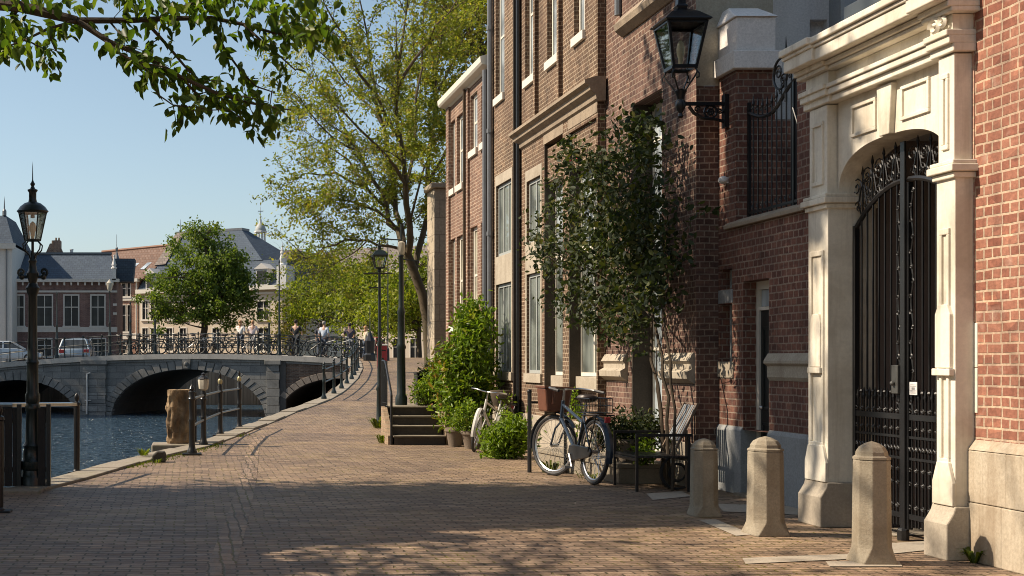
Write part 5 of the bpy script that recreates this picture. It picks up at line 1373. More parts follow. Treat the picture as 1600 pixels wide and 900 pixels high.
# wire crate on the rack with things in it
m = MB()
for z in (0,.09,.18):
    m.tube([(-.2,-.15,z),(.2,-.15,z),(.2,.15,z),(-.2,.15,z),(-.2,-.15,z)], .006, 4)
for i in range(7):
    for sx, sy in ((-.2+.066*i,-.15),(-.2+.066*i,.15)): m.tube([(sx,sy,0),(sx,sy,.18)], .004, 4)
for i in range(5):
    for sx in (-.2,.2): m.tube([(sx,-.15+.075*i,0),(sx,-.15+.075*i,.18)], .004, 4)
for i in range(5): m.tube([(-.2,-.13+.065*i,0),(.2,-.13+.065*i,0)], .004, 4)
o = tag(obj('wire_crate', m, M['iron']), 'black wire crate strapped on the rear rack of the dark blue bicycle', 'crate')
o.location = (5.04, 16.05, .91); o.rotation_euler = (0,0,R(-83))
bicycle('white painted city bicycle leaning among the plants before the brick house', (5.2, 22.5, 0), R(54), M['stone_town'], R(9), R(14), False, 1.06, False)
m = MB(); m.lathe([(.14,0),(.17,.12),(.20,.26),(.19,.28)], (0,0,0), 12)
o = tag(obj('wicker_basket', m, M['bark'], smooth=True), 'dark wicker basket hanging by the wall behind the white bicycle', 'basket'); o.location = (5.62, 23.3, .75)
for z in (.0,): pass
# iron post beside the bicycle basket
m = MB(); m.tube([(0,0,0),(0,0,1.12)], .03, 8); m.sphere((0,0,1.13), .035, 8, 5); m.tube([(.02,0,.98),(.55,0,.98)], .018, 6); m.tube([(.5,0,0),(.5,0,1.0)], .022, 6)
o = tag(obj('bike_stand', m, M['iron'], smooth=True), 'black iron hitching rail beside the step behind the blue bicycle', 'rail'); o.location = (4.72, 17.9, 0)

# ================================================================== bench with what stands on and under it
be = thing('bench', 'low black iron bench with open arms against the townhouse wall', 'bench', (5.62, 15.65, 0))
m = MB()
for y in (-.40,.40):
    m = MB()
    for x in (-.32,.30): m.box(x-.016,x+.016,y-.016,y+.016,0,.66)
    m.box(-.335,.33,y-.02,y+.02,.655,.69); obj('arm_frame', m, M['iron'], be, bevel=.004)
m = MB()
for i in range(6): x = -.28+i*.105; m.box(x-.04,x+.04,-.42,.42,.40,.425)
m.box(-.33,-.30,-.40,.40,.36,.398).box(.28,.31,-.40,.40,.36,.398)
obj('seat', m, M['iron'], be, bevel=.004)
ch = thing('slatted_chair', 'weathered folding chair with silver striped slats leaning back against the dark wall', 'chair', (6.0, 15.52, .43))
m = MB()
for i in range(7):
    y0 = -.22+i*.066
    m.add([(-.20,y0,.20),(-.20,y0+.05,.20),(.05,y0+.05,.68),(.05,y0,.68),(-.18,y0,.19),(-.18,y0+.05,.19),(.07,y0+.05,.67),(.07,y0,.67)], [(0,1,2,3),(7,6,5,4),(0,4,5,1),(2,6,7,3),(1,5,6,2),(3,7,4,0)])
for i in range(0,6,2): pass
obj('backrest', m, M['slat_silver'], ch)
m = MB()
for i in range(4):
    y0 = -.205+i*.132
    m.add([(-.202,y0+.045,.203),(-.202,y0+.07,.203),(.048,y0+.07,.683),(.048,y0+.045,.683)], [(0,1,2,3)])
obj('slat_gap', m, M['slat_brown'], ch); ch.scale = (.86,.86,.88)
m = MB()
for y in (-.24,.24): m.bar((-.24,y,.10), (.06,y,.70), .03, .03); m.bar((-.10,y,-.43),(-.10,y,.34), .03, .03)
m.bar((-.10,-.24,.30),(-.10,.24,.30),.03,.03)
obj('frame', m, M['slat_brown'], ch)
m = MB()
for i in range(7): m.ring((0,.02*math.sin(i*2),0), .20+.012*math.sin(i*5), .016, 'y', 24, 5); m.v = m.v
m2 = MB()
for i in range(9):
    a = i*2.399; m2.ring((.015*math.cos(a),.04*math.sin(a*1.7),.01*math.sin(a)), .15+.05*math.cos(i*3.1), .008, 'y', 26, 5)
o = tag(obj('cable_coil', m2, M['rubber'], smooth=True), 'dark round coil of cable standing under the arm of the black bench', 'coil'); o.location = (5.86, 15.45, .215)
m = MB(); m.tube([(0,-.2,.02),(.03,0,.03),(-.02,.18,.02)], .02, 5)
# ================================================================== stone stair with platform and railing
SX0, SX1, SY = 3.76, 4.70, 23.8
stp = thing('stone_steps', 'short flight of four stone steps up to a raised landing by the shrub', 'steps', ((SX0+SX1)/2, SY, 0))
for i in range(4):
    m = MB(); m.box(SX0, SX1, SY+i*.29, SY+1.16, i*.172+.002*(i>0), (i+1)*.172-.03); obj('step', local(m, stp), M['painted_shade'], stp)  # risers carry their shade as a dark brown colour
    m = MB(); m.box(SX0-.02, SX1+.02, SY+i*.29-.03, SY+(i+1)*.29 if i < 3 else SY+1.16, (i+1)*.172-.028, (i+1)*.172); obj('tread', local(m, stp), M['step'], stp, bevel=.006)
m = MB(); m.box(4.02, 5.8, SY+1.17, SY+3.0, 0, .686); obj('landing', local(m, stp), M['step'], stp, bevel=.008)
m = MB(); m.prism([(SY+.03,0),(SY+.9,0),(SY+.9,.685),(SY+.75,.685),(SY+.5,.5),(SY+.03,.17)], 'x', SX0-.11, SX0-.021); obj('side_wall', local(m, stp), M['brick_stair'], stp)
m = MB(); m.box(SX1+.03, SX1+.18, SY+.05, SY+1.5, 0, .62); obj('side_wall', local(m, stp), M['brick_stair'], stp)
hr = thing('stair_railing', 'black iron railing with thin bars on the open side of the stone steps', 'railing', (SX0-.05, SY, 0))
m = MB(); x = SX0-.05
m.tube([(x,SY+.02,0),(x,SY+.02,.92),(x,SY+.1,1.0),(x,SY+.75,1.55),(x,SY+1.15,1.57)], .024, 7); obj('handrail', local(m, hr), M['iron'], hr, smooth=True)
m = MB()
for y in np.arange(SY+.55, SY+1.15, .10): m.tube([(x,y,.68),(x,y,1.56)], .010, 5)
m.tube([(x,SY+.55,.76),(x,SY+1.15,.76)], .012, 5)
obj('bar', local(m, hr), M['iron'], hr)
obj('post', local(MB().tube([(x,SY+1.15,.3),(x,SY+1.15,1.62)], .03, 8), hr), M['iron'], hr)
for (x, y, w_, hz, lab) in ((5.0,25.75,.50,.62,'low black planter trough on the raised landing'),(5.35,25.3,.30,.85,'tall black planter box on the landing beside the shrub')):
    pt = thing('planter_box', lab, 'planter', (x, y, .686))
    m = MB(); m.wall(-.2, -w_, w_, 0, hz, [], .1, 'y'); m.box(-w_, w_, -.2, .2, 0, hz); obj('box', m, M['planter'], pt)
    m = MB(); m.box(-w_-.02, w_+.02, -.22, .22, hz+.002, hz+.03); obj('rim', m, M['planter'], pt)

# ================================================================== two lamp posts and far poles
c = gpt(593, 668)
l2 = thing('street_lamp', 'slim dark green street lamp with square lantern and ladder bars before the leaning tree', 'street lamp', c)
Y = c.y; z = lambda py: zof(py, Y)
m = MB().lathe([(.11,0),(.11,.12),(.075,.2),(.065,.85),(.085,.9),(.055,1.0),(.05,1.9),(.06,1.95),(.038,2.05),(.03,z(425)),(.05,z(424)),(.04,z(420))], (0,0,0), 10); obj('pole', m, M['iron_green'], l2, smooth=True)
m = MB(); m.tube([(-.38,0,z(427)),(.30,0,z(427))], .018, 6); m.tube([(-.25,0,z(449)),(.1,0,z(449))], .015, 6); obj('ladder_arm', m, M['iron_green'], l2)
zz = z(420)
lantern_parts(l2, .9, M['iron_green'], 4, zz+.02, zz+.30, .10*s2, .155*s2, math.pi/4, [(.17*s2,zz+.30),(.18*s2,zz+.32),(.10*s2,zz+.42),(.05,zz+.45),(.05,zz+.52),(.07,zz+.54),(.03,zz+.57),(.0,zz+.7)], True, False)
l3 = thing('street_lamp', 'thick black lamp post rising from the landing with narrow lantern and side arms', 'street lamp', (at(627,600,25.5).x, 25.5, .686))
z = lambda py: zof(py, 25.5)-.686
m = MB().lathe([(.12,0),(.12,.15),(.09,.22),(.08,1.1),(.10,1.15),(.075,1.22),(.07,1.8),(.085,1.85),(.055,1.95),(.045,z(402)),(.06,z(400)),(.05,z(398))], (0,0,0), 10); obj('pole', m, M['iron_green'], l3, smooth=True)
m = MB(); m.tube([(-.42,0,z(373)),(0,0,z(375))], .014, 5); m.tube([(0,0,z(405)),(.35,0,z(408))], .012, 5); m.tube([(0,0,z(380)),(0,0,z(350))], .02, 6); obj('side_arm', m, M['iron_green'], l3)
obj('lamp_shade', MB().lathe([(.05,0),(.065,.02),(.075,.24),(.03,.27)], (0,0,z(398)), 8), M['frosted'], l3, smooth=True)
for px, py, top, lab in ((578,568,480,'thin black pole with stout base at the head of the rising street'),(606,562,372,'very thin mast behind the slim street lamp at the street end')):
    Y = 58; p = at(px, py, Y); p.z = zg(Y)
    t_ = thing('street_pole', lab, 'pole', p); H = zof(top, Y)-p.z
    obj('shaft', MB().lathe([(.03,0),(.025,H*.6),(.02,H)], (0,0,.0), 6), M['iron_green'], t_)
    obj('base', MB().lathe([(.30,0),(.30,.25),(.2,.35),(.24,.9),(.12,1.1),(.04,1.3)], (0,0,0), 8) if px == 578 else MB().lathe([(.08,0),(.07,.5),(.03,.6)], (0,0,0), 8), M['iron'], t_)
p = at(597, 560, 50); p.z = zg(50)
pb_ = thing('post_box', 'red pillar box with pale top at the head of the street', 'post box', p)
obj('body', MB().box(-.18,.18,-.16,.16,.12,1.02), M['red'], pb_, bevel=.03)
obj('cap', MB().box(-.20,.20,-.18,.18,1.022,1.08), M['frame_white'], pb_, bevel=.02); obj('foot', MB().box(-.14,.14,-.12,.12,0,.118), M['iron'], pb_)
obj('slot', MB().box(-.12,.12,-.17,-.161,.82,.86), M['iron'], pb_)
# ================================================================== foliage
def np_mesh(name, V, faces_k, Fv, mat, parent=None, smooth=False):
    """V (n,3); Fv (m,k) indices"""
    me = bpy.data.meshes.new(name)
    me.vertices.add(len(V)); me.vertices.foreach_set('co', V.astype(np.float32).ravel())
    m = len(Fv); me.loops.add(m*faces_k); me.loops.foreach_set('vertex_index', Fv.astype(np.int32).ravel())
    me.polygons.add(m); me.polygons.foreach_set('loop_start', np.arange(0, m*faces_k, faces_k, dtype=np.int32)); me.polygons.foreach_set('loop_total', np.full(m, faces_k, dtype=np.int32))
    me.update(calc_edges=True); me.validate()
    me.materials.append(mat)
    o = bpy.data.objects.new(name, me); COL.objects.link(o)
    if parent is not None: o.parent = parent
    return o
def unit(a): return a/np.maximum(np.linalg.norm(a, axis=1, keepdims=True), 1e-9)
def leaves(name, P, D, S, mat, parent, width=.5, fold=.25, hi=False, up=None, org=(0,0,0)):
    P = np.asarray(P, float) - np.asarray(org); D = unit(np.asarray(D, float)); S = np.asarray(S, float)[:, None]; N = len(P)
    r = rng.normal(size=(N,3)) if up is None else up + rng.normal(size=(N,3))*.45
    A = unit(np.cross(D, r)); Nn = np.cross(A, D)
    if not hi:
        V = np.stack([P, P + D*S*.45 - A*S*width*.5 + Nn*S*fold*.5, P + D*S, P + D*S*.45 + A*S*width*.5 + Nn*S*fold*.5], 1).reshape(-1,3)
        b = np.arange(N)*4
        Fv = np.concatenate([np.stack([b,b+2,b+1],1), np.stack([b,b+3,b+2],1)])
        return np_mesh(name, V, 3, Fv, mat, parent)
    w_ = width*.5
    bend = Nn*S*.12
    V = np.stack([P, P+D*S*.28-A*S*w_*.85+Nn*S*fold*.4, P+D*S*.62-A*S*w_*.9+Nn*S*fold*.35-bend*.4, P+D*S-bend, P+D*S*.62+A*S*w_*.9+Nn*S*fold*.35-bend*.4, P+D*S*.28+A*S*w_*.85+Nn*S*fold*.4], 1).reshape(-1,3)
    b = np.arange(N)*6
    Fv = np.concatenate([np.stack([b,b+3,b+2,b+1],1), np.stack([b,b+5,b+4,b+3],1)])
    return np_mesh(name, V, 4, Fv, mat, parent)
def rdir(n, bias=(0,0,0), s=1.0):
    return unit(rng.normal(size=(n,3))*s + np.asarray(bias))
def inframe(p, m=30):
    if p[1] < .5: return False
    px = VX + p[0]/p[1]*F; py = VY - (p[2]-EYE)/p[1]*F
    return -m < px < 1600+m and -m < py < 900+m

def wander(a, b, n, amp, rr):
    a, b = Vector(a), Vector(b); pts = []
    L = (b-a).length; off = Vector((0,0,0))
    for i in range(n+1):
        t = i/n
        if 0 < i < n: off = off*.6 + Vector((rr.gauss(0,1), rr.gauss(0,1), rr.gauss(0,.7)))*amp*L
        pts.append(a.lerp(b, t) + off*math.sin(math.pi*t))
    return pts

def clump_tree(name, label, cat, base, trunk_h, trunk_r, hull, n_clumps, per, ls, mat, clump_r=.5, group=None, reject=None, seed=1, bark='bark', flat=.75, width=.55, lean=(0,0), bias=(0,0,-.3), jit=.35, sub=None):
    """hull: list of (cx,cy,cz,rx,ry,rz) ellipsoids relative to the base; leaves gathered in clumps near the hull surface"""
    rr = random.Random(seed); base = Vector(base)
    t_ = thing(name, label, cat, base, 0, group)
    cl = []; wts = [h[3]*h[5] for h in hull]
    while len(cl) < n_clumps:
        h = rr.choices(hull, wts)[0]
        d_ = Vector((rr.gauss(0,1), rr.gauss(0,1), rr.gauss(0,1))).normalized()*(rr.random()**.30)
        c = Vector((h[0]+d_.x*h[3], h[1]+d_.y*h[4], h[2]+d_.z*h[5]))
        c += Vector((rr.gauss(0,1), rr.gauss(0,1), rr.gauss(0,1)))*jit*clump_r
        if reject and reject(base+c): continue
        cl.append(c)
    top = Vector((lean[0], lean[1], trunk_h))
    m = MB(); ctr = Vector((np.mean([h[0] for h in hull]), np.mean([h[1] for h in hull]), max(h[2] for h in hull)))
    tp = wander((0,0,-.1), top, 5, .02, rr)
    m.tube(tp, [trunk_r*1.35, trunk_r*1.05, trunk_r, trunk_r*.95, trunk_r*.9, trunk_r*.8], 9)
    tr = obj('trunk', m, M[bark], t_, smooth=True)
    m = MB()
    lead = wander(top, ctr + Vector((0,0,hull[0][5]*.5)), 5, .04, rr); m.tube(lead, [trunk_r*.8, trunk_r*.65, trunk_r*.5, trunk_r*.35, trunk_r*.22, trunk_r*.1], 7)
    spine = tp[3:] + lead
    for c in cl[::2] if n_clumps > 60 else cl:
        s = min(spine, key=lambda q: (q-c).length + max(0, q.z-c.z)*1.5)
        if (s-c).length > .2:
            pts = wander(s, c, 4, .07, rr); r0 = trunk_r*.28
            m.tube(pts, [r0, r0*.7, r0*.5, r0*.35, r0*.15], 5, False)
    obj('branches', m, M[bark], t_, smooth=True)
    P = []; 
    for c in cl:
        k = int(per*rr.uniform(.6,1.4)); cr = clump_r*rr.uniform(.6,1.3)
        q = rng.normal(size=(k,3))*np.array([cr*.55, cr*.55, cr*.55*flat]); P.append(q + np.array(c))
    P = np.concatenate(P)
    if reject: P = P[[not reject(base+Vector(p)) for p in P]]
    n = len(P)
    o = leaves('crown', P, rdir(n, bias), ls*rng.uniform(.65,1.3,n), mat, t_, width)
    return t_

# big round tree beyond the canal
kk = 82/F
clump_tree('tree', 'dense rounded green tree on the far quay before the cream house', 'tree', at(319,566,82) + Vector((0,0,0)), 2.8, .24,
    [(0,0,5.4,2.2,2.1,2.3),(-.1,0,7.9,1.0,1.1,1.2),(-.2,0,6.9,1.5,1.5,1.2),(-1.7,0,4.5,1.6,1.4,1.4),(1.6,0,4.3,1.7,1.5,1.7),(.1,-.8,3.7,2.0,1.6,1.3),(-2.4,0,3.9,.9,1,1.2),(2.6,0,3.5,1.0,1,1.2),(1.5,0,5.9,1.3,1.3,1.2),(2.2,0,4.8,1.0,1.0,1.0)],
    210, 125, .20, M['leaf_round'], .48, None, None, 3, width=.6, jit=1.15)
# yellow-green street trees beyond the bridge
for i, (px, Y, tb, hl, mat, lab, n_) in enumerate((
    (507, 80, 2.2, [(0,0,4.6,2.9,2.4,2.2),(-1.2,0,3.2,2.2,2,1.3),(1.5,0,3.4,2.2,2,1.4),(.4,0,6.3,1.6,1.5,1.2)], 'leaf_lime', 'yellow green street tree with forked trunk behind the people on the bridge', 190),
    (590, 90, 2.4, [(0,0,4.6,3.0,2.4,2.4),(1.6,0,3.2,2.4,2,1.6),(-1.4,0,5.6,2.2,2,1.6)], 'leaf_olive', 'olive yellow tree with fine twigs between the two lamp posts and the bridge', 190),
    (655, 66, 2.0, [(0,0,3.4,2.6,2.2,1.9),(-1.3,0,2.6,1.8,1.6,1.2),(.6,0,4.6,2.0,1.8,1.4)], 'leaf_lime', 'bright lime green tree low behind the thick black lamp post', 170),
    (456, 88, 2.2, [(0,0,3.0,1.2,1.2,1.4),(-.8,0,1.9,1.0,1,.9),(.5,0,4.0,1.0,1,1.0)], 'leaf_olive', 'thin yellowing tree beside the right end of the cream house', 50),
    (552, 72, 1.9, [(0,0,3.0,1.7,1.5,1.4),(.5,0,4.2,1.4,1.3,1.1)], 'leaf_lime', 'small lime green tree directly behind the head of the street railing', 95))):
    b = at(px, 560, Y); b.z = 1.6
    clump_tree('tree', lab, 'tree', b, tb, .13, hl, n_, 46, .20, M[mat], .62, None, None, 20+i, jit=.6, width=.55)

# ---------- tall sparse leaning tree
rr = random.Random(5); YT = 33.5
tt = thing('leaning_tree', 'tall leaning tree with sparse yellow green spring leaves beside the pale stone corner', 'tree', at(676,660,YT))
tt.location.z = zg(YT)-.05; T0 = Vector(tt.location)
def tp_(px, py, dy=0.0): return at(px, py, YT+dy) - T0
m = MB(); trunk = [Vector((0,0,-.2)), tp_(672,560), tp_(668,500), tp_(660,460), tp_(647,425), tp_(637,398)]
m.tube(trunk, [.20,.16,.14,.125,.118,.11], 10); obj('trunk', m, M['bark_pale'], tt, smooth=True)
limbs = [
 ([(637,398,0),(622,360,.3),(605,325,.6),(585,285,.8),(560,235,1.0),(530,180,1.2),(505,140,1.3)], .085),
 ([(637,398,0),(640,350,-.4),(634,290,-.8),(626,220,-1.0),(618,150,-1.2),(628,70,-1.2),(640,-20,-1.0)], .095),
 ([(630,380,0),(618,330,1.0),(612,270,1.5),(600,200,1.8),(585,130,2.0),(575,60,2.2),(560,-10,2.2)], .08),
 ([(647,425,0),(660,370,.5),(668,300,.8),(672,230,1.0),(680,150,1.2),(690,60,1.0),(700,-30,1)], .09),
 ([(637,398,0),(610,385,-.3),(575,375,-.6),(540,374,-.9),(505,387,-1.2),(478,404,-1.4)], .045),
 ([(622,360,.3),(590,330,0),(550,315,-.4),(515,312,-.8),(490,320,-1.0)], .045),
 ([(605,325,.6),(570,290,.2),(525,270,-.2),(490,272,-.4),(462,280,-.6)], .045),
 ([(585,285,.8),(545,250,1.4),(505,225,1.8),(468,200,2)], .035),
 ([(634,290,-.8),(600,240,-1.8),(560,200,-2.4),(520,160,-2.8),(490,110,-3)], .045),
 ([(626,220,-1),(590,150,-1.8),(550,90,-2.2),(520,30,-2.4),(500,-20,-2.4)], .05),
 ([(618,150,-1.2),(650,90,-1.8),(680,40,-2.2),(720,-10,-2.4)], .05),
 ([(668,300,.8),(690,250,.4),(712,200,.2),(735,150,1.4),(752,90,2.0)], .045),
 ([(680,150,1.2),(710,90,1.6),(740,30,2.0),(760,-20,2)], .045),
 ([(640,350,-.4),(655,290,-1.2),(672,240,-1.8),(690,190,-2.2)], .035),
 ([(560,235,1),(520,215,.4),(480,170,0),(455,140,0)], .03),
 ([(600,200,1.8),(560,150,2.4),(520,100,2.8),(480,70,3)], .04),
 ([(575,375,-.6),(545,400,-1),(515,420,-1.2)], .02),
 ([(612,270,1.5),(640,220,2.0),(655,160,2.4),(660,90,2.6)], .04),
 ([(634,290,-.8),(648,230,-.2),(650,150,.2),(660,60,.4),(664,-20,.5)], .05),
 ([(690,60,1),(720,0,1.4),(740,-40,1.5)], .03),
]
m = MB(); tips = []
def twig(a, d_, L, r, lvl):
    n = 4; pts = [a]; d2 = d_.copy()
    for i in range(n):
        d2 = (d2 + Vector((rr.gauss(0,.16), rr.gauss(0,.16), rr.gauss(.03,.14)))).normalized()
        pts.append(pts[-1] + d2*L/n)
    m.tube(pts, [r, r*.8, r*.6, r*.45, r*.3], 4 if lvl else 5, False)
    for i in range(1, n+1):
        if lvl < 2:
            for _ in range(2 if lvl == 0 else 1):
                if rr.random() < .8:
                    dd = (d2*.8 + Vector((rr.gauss(0,.6), rr.gauss(0,.6), rr.gauss(.05,.55)))).normalized()
                    twig(pts[i], dd, L*rr.uniform(.4,.62), r*.5, lvl+1)
        if lvl >= 1: tips.append((pts[i], d2.copy()))
for pts, r in limbs:
    P_ = [tp_(*p) for p in pts]; n = len(P_)
    # a little crookedness
    Q = [P_[0]]
    for a, b in zip(P_, P_[1:]):
        mid = (a+b)/2 + Vector((rr.gauss(0,.05), rr.gauss(0,.05), rr.gauss(0,.05))); Q += [mid, b]
    k = len(Q); m.tube(Q, [r*1.02*(1-.8*i/(k-1)) for i in range(k)], 7, False)
    for i in range(2, k):
        d_ = (Q[i]-Q[i-1]).normalized()
        for _ in range(2):
            if rr.random() < .78:
                dd = (d_*.9 + Vector((rr.gauss(-.12,.55), rr.gauss(0,.55), rr.gauss(.1,.55)))).normalized()
                twig(Q[i], dd, rr.uniform(.55,1.15), max(.009, r*.22), 0)
obj('branches', m, M['bark_pale'], tt)
P = []; D = []
for p, d_ in tips:
    fx = p.x + .35*(p.z-3)      # thinner towards the low outer side
    if p.x < -2.4 and p.z < 4.6 and rr.random() < .55: continue
    if rr.random() < .5: continue
    for _ in range(rr.randint(3,6) if fx > -.2 else rr.randint(2,4)):
        P.append(p + Vector((rr.gauss(0,.07), rr.gauss(0,.07), rr.gauss(0,.06)))); D.append(d_*.5 + Vector((rr.gauss(0,.7), rr.gauss(0,.7), rr.gauss(-.1,.6))))
P = np.array([tuple(p) for p in P]); D = np.array([tuple(p) for p in D]); print('leaning leaves', len(P))
leaves('leaves', P, D, rng.uniform(.07,.12,len(P)), M['leaf_spring'], tt, .5)
# second, fuller tree close behind, filling in by the house
b = at(715, 640, 38); b.z = zg(38)
clump_tree('tree', 'full green tree rising behind the roof of the pink brick house', 'tree', b, 5.2, .22, [(.3,0,9.2,1.7,2.0,2.6),(.2,0,12.2,1.7,2,2.2),(1.2,0,11.2,1.8,2,2.4)], 120, 60, .17, M['leaf_olive'], .6, None, None, 41, 'bark_pale', jit=.6)

# ---------- overhanging branch of the near quay tree, and the tree itself (outside the picture)
YB_ = 8.4
ot = thing('quay_tree', 'large dark leaved tree whose leafy branch hangs into the sky corner', 'tree', (-4.1, 9.6, 0))
O = Vector(ot.location); rr = random.Random(9)
m = MB(); m.tube([(0,0,-.1),(0,0,.3),(.05,.05,1.5),(.08,-.05,3.0),(.05,0,4.4),(-.2,.1,6.2),(-.3,.2,8.5),(-.2,.3,10.5)], [.36,.30,.26,.24,.22,.17,.12,.05], 10)
obj('trunk', m, M['bark'], ot, smooth=True)
def bp(px, py, dy=0): return at(px, py, YB_+dy) - O
bl = [
 ([(-520,30,1.0),(-250,0,.6),(-60,0,.3),(30,10,.0),(120,32,0)], [.075,.062,.05,.04,.03]),
 ([(120,32,0),(200,32,.1),(260,29,.15),(330,28,.2),(380,38,.2),(430,52,.2),(480,55,.25),(515,50,.3)], [.022,.02,.018,.015,.012,.009,.007,.004]),
 ([(120,32,0),(170,65,-.1),(230,90,-.1),(285,122,-.1),(340,146,-.1),(385,160,-.1),(430,168,-.1),(455,172,-.1)], [.022,.02,.018,.015,.012,.009,.007,.004]),
 ([(230,36,.1),(265,75,.2),(290,105,.2),(320,135,.2)], [.012,.01,.008,.005]),
 ([(165,64,-.1),(190,86,-.3),(220,98,-.3),(260,105,-.3)], [.010,.008,.006,.004]),
 ([(330,28,.2),(350,75,.3),(375,110,.3),(400,135,.3),(430,145,.3)], [.010,.009,.007,.006,.004]),
 ([(250,30,.1),(262,20,.1),(300,5,.2),(350,-8,.3),(430,-10,.3)], [.012,.01,.01,.008,.005]),
 ([(380,38,.2),(410,65,.1),(440,90,.1),(462,110,.1)], [.010,.008,.006,.004]),
 ([(285,122,-.1),(310,150,.1),(340,160,.1),(370,180,.1),(385,190,.1)], [.010,.008,.006,.005,.004]),
 ([(230,90,-.1),(236,130,-.2),(250,150,-.2),(270,164,-.2),(320,170,-.2)], [.008,.006,.005,.005,.003]),
 ([(170,32,.1),(185,50,.0),(200,60,-.1),(215,65,-.1)], [.007,.006,.005,.003]),
 ([(120,32,0),(75,45,-.2),(40,62,-.2),(5,75,-.2)], [.012,.01,.008,.005]),
 ([(75,45,-.2),(85,75,-.2),(98,92,-.2)], [.007,.005,.003]), ([(40,62,-.2),(60,72,-.3),(70,78,-.3)], [.006,.005,.003]),
 ([(30,10,0),(10,45,.2),(-20,80,.3)], [.014,.01,.006]),
 ([(270,164,-.2),(300,172,-.1),(330,172,-.1)], [.005,.004,.003]), ([(320,135,.2),(350,150,.2),(380,150,.2),(420,160,.2)], [.006,.005,.004,.003]),
 ([(430,52,.2),(455,35,.3),(480,20,.3)], [.006,.005,.003]), ([(300,5,.2),(330,-15,.2),(360,-25,.3)], [.008,.006,.004]),
 ([(480,55,.25),(500,40,.3),(515,45,.3)], [.005,.004,.003]),
]
m = MB(); P = []; D = []
for i, (pts, rs) in enumerate(bl):
    Q = [bp(*p) for p in pts]; m.tube(Q, rs, 6, False)
    if i == 0:
        segs = []
    else:
        L = 0
        for a, b in zip(Q, Q[1:]):
            n = max(1, int((b-a).length/.034))
            for j in range(n):
                p = a.lerp(b, j/n); dens = .95 if i > 2 else (.35 if a.x < -2.5+O.x*0 else .7)
                if i in (1,2) and (p+O).x < at(220,0,YB_).x: dens = .08
                for _ in range(2):
                    if rr.random() < dens:
                        off = Vector((rr.gauss(0,.045), rr.gauss(0,.11), rr.gauss(-.005,.035)))
                        P.append(p+off); D.append(Vector((rr.gauss(.1,.45), rr.gauss(0,.45), rr.gauss(-.52,.36))))
            # side sprigs
            if rr.random() < .75:
                d_ = (b-a).normalized(); e = a.lerp(b, rr.random()); q = e + (d_*.6 + Vector((rr.gauss(0,.4), rr.gauss(0,.7), rr.gauss(-.25,.45)))).normalized()*rr.uniform(.12,.26)
                m.tube([e, (e+q)/2+Vector((0,0,.01)), q], [.004,.003,.002], 4, False)
                for j in range(11):
                    t = rr.uniform(.25,1); P.append(e.lerp(q, t) + Vector((rr.gauss(0,.03), rr.gauss(0,.06), rr.gauss(0,.03)))); D.append((q-e).normalized()*.5 + Vector((rr.gauss(0,.45), rr.gauss(0,.4), rr.gauss(-.5,.4))))
# dense leaf masses along the top edge
for cx, cy, n, sx, sy in ((200,-12,70,60,14),(255,12,60,35,14),(40,-10,50,45,16),(330,0,70,50,16),(430,5,60,45,16),(490,0,40,25,14),(20,35,40,28,14),(10,70,35,22,14),(470,50,50,30,15),(110,5,20,40,8)):
    for j in range(n):
        P.append(bp(cx+rr.gauss(0,sx*.6), cy+rr.gauss(0,sy*.7), rr.gauss(0,.25))); D.append(Vector((rr.gauss(.1,.45), rr.gauss(0,.4), rr.gauss(-.55,.4))))
obj('branch', m, M['bark'], ot, smooth=True)
P = np.array([tuple(p) for p in P]); D = np.array([tuple(d) for d in D]); print('branch leaves', len(P))
up = np.tile(np.array([[0,.0,1.0]]), (len(P),1))
leaves('leaves', P, D, rng.uniform(.056,.105,len(P)), M['leaf_over'], ot, .56, .25, True, up)
# the crown above and beside the picture
def crown(root, hull, n_clumps, per, ls, cr, seed):
    rr = random.Random(seed); O = Vector(root.location); cl = []
    wts = [h[3]*h[4]*h[5] for h in hull]
    while len(cl) < n_clumps:
        h = rr.choices(hull, wts)[0]; d_ = Vector((rr.gauss(0,1), rr.gauss(0,1), rr.gauss(0,1))).normalized()*(rr.random()**.4)
        c = Vector((h[0]+d_.x*h[3], h[1]+d_.y*h[4], h[2]+d_.z*h[5]))
        if inframe(c, 140) or not shade_ok(c, rr.random()): continue
        cl.append(c)
    P = np.concatenate([rng.normal(size=(per,3))*cr*.5 + np.array(c) for c in cl])
    P = P[[not inframe(p, 60) and shade_ok(p, rr.random()) for p in P]]
    m = MB()
    for c in cl[::3]:
        s = O + Vector((0,0,min(max(3.5, c.z-2), 9))); m.tube(wander(s, c, 3, .06, rr), [.05,.035,.02,.008], 4, False)
    obj('crown_branches', m.shift(tuple(-O)), M['bark'], root)
    return leaves('crown', P - np.array(O), rdir(len(P), (0,0,-.3)), ls*rng.uniform(.7,1.3,len(P)), M['leaf_over'], root, .6)
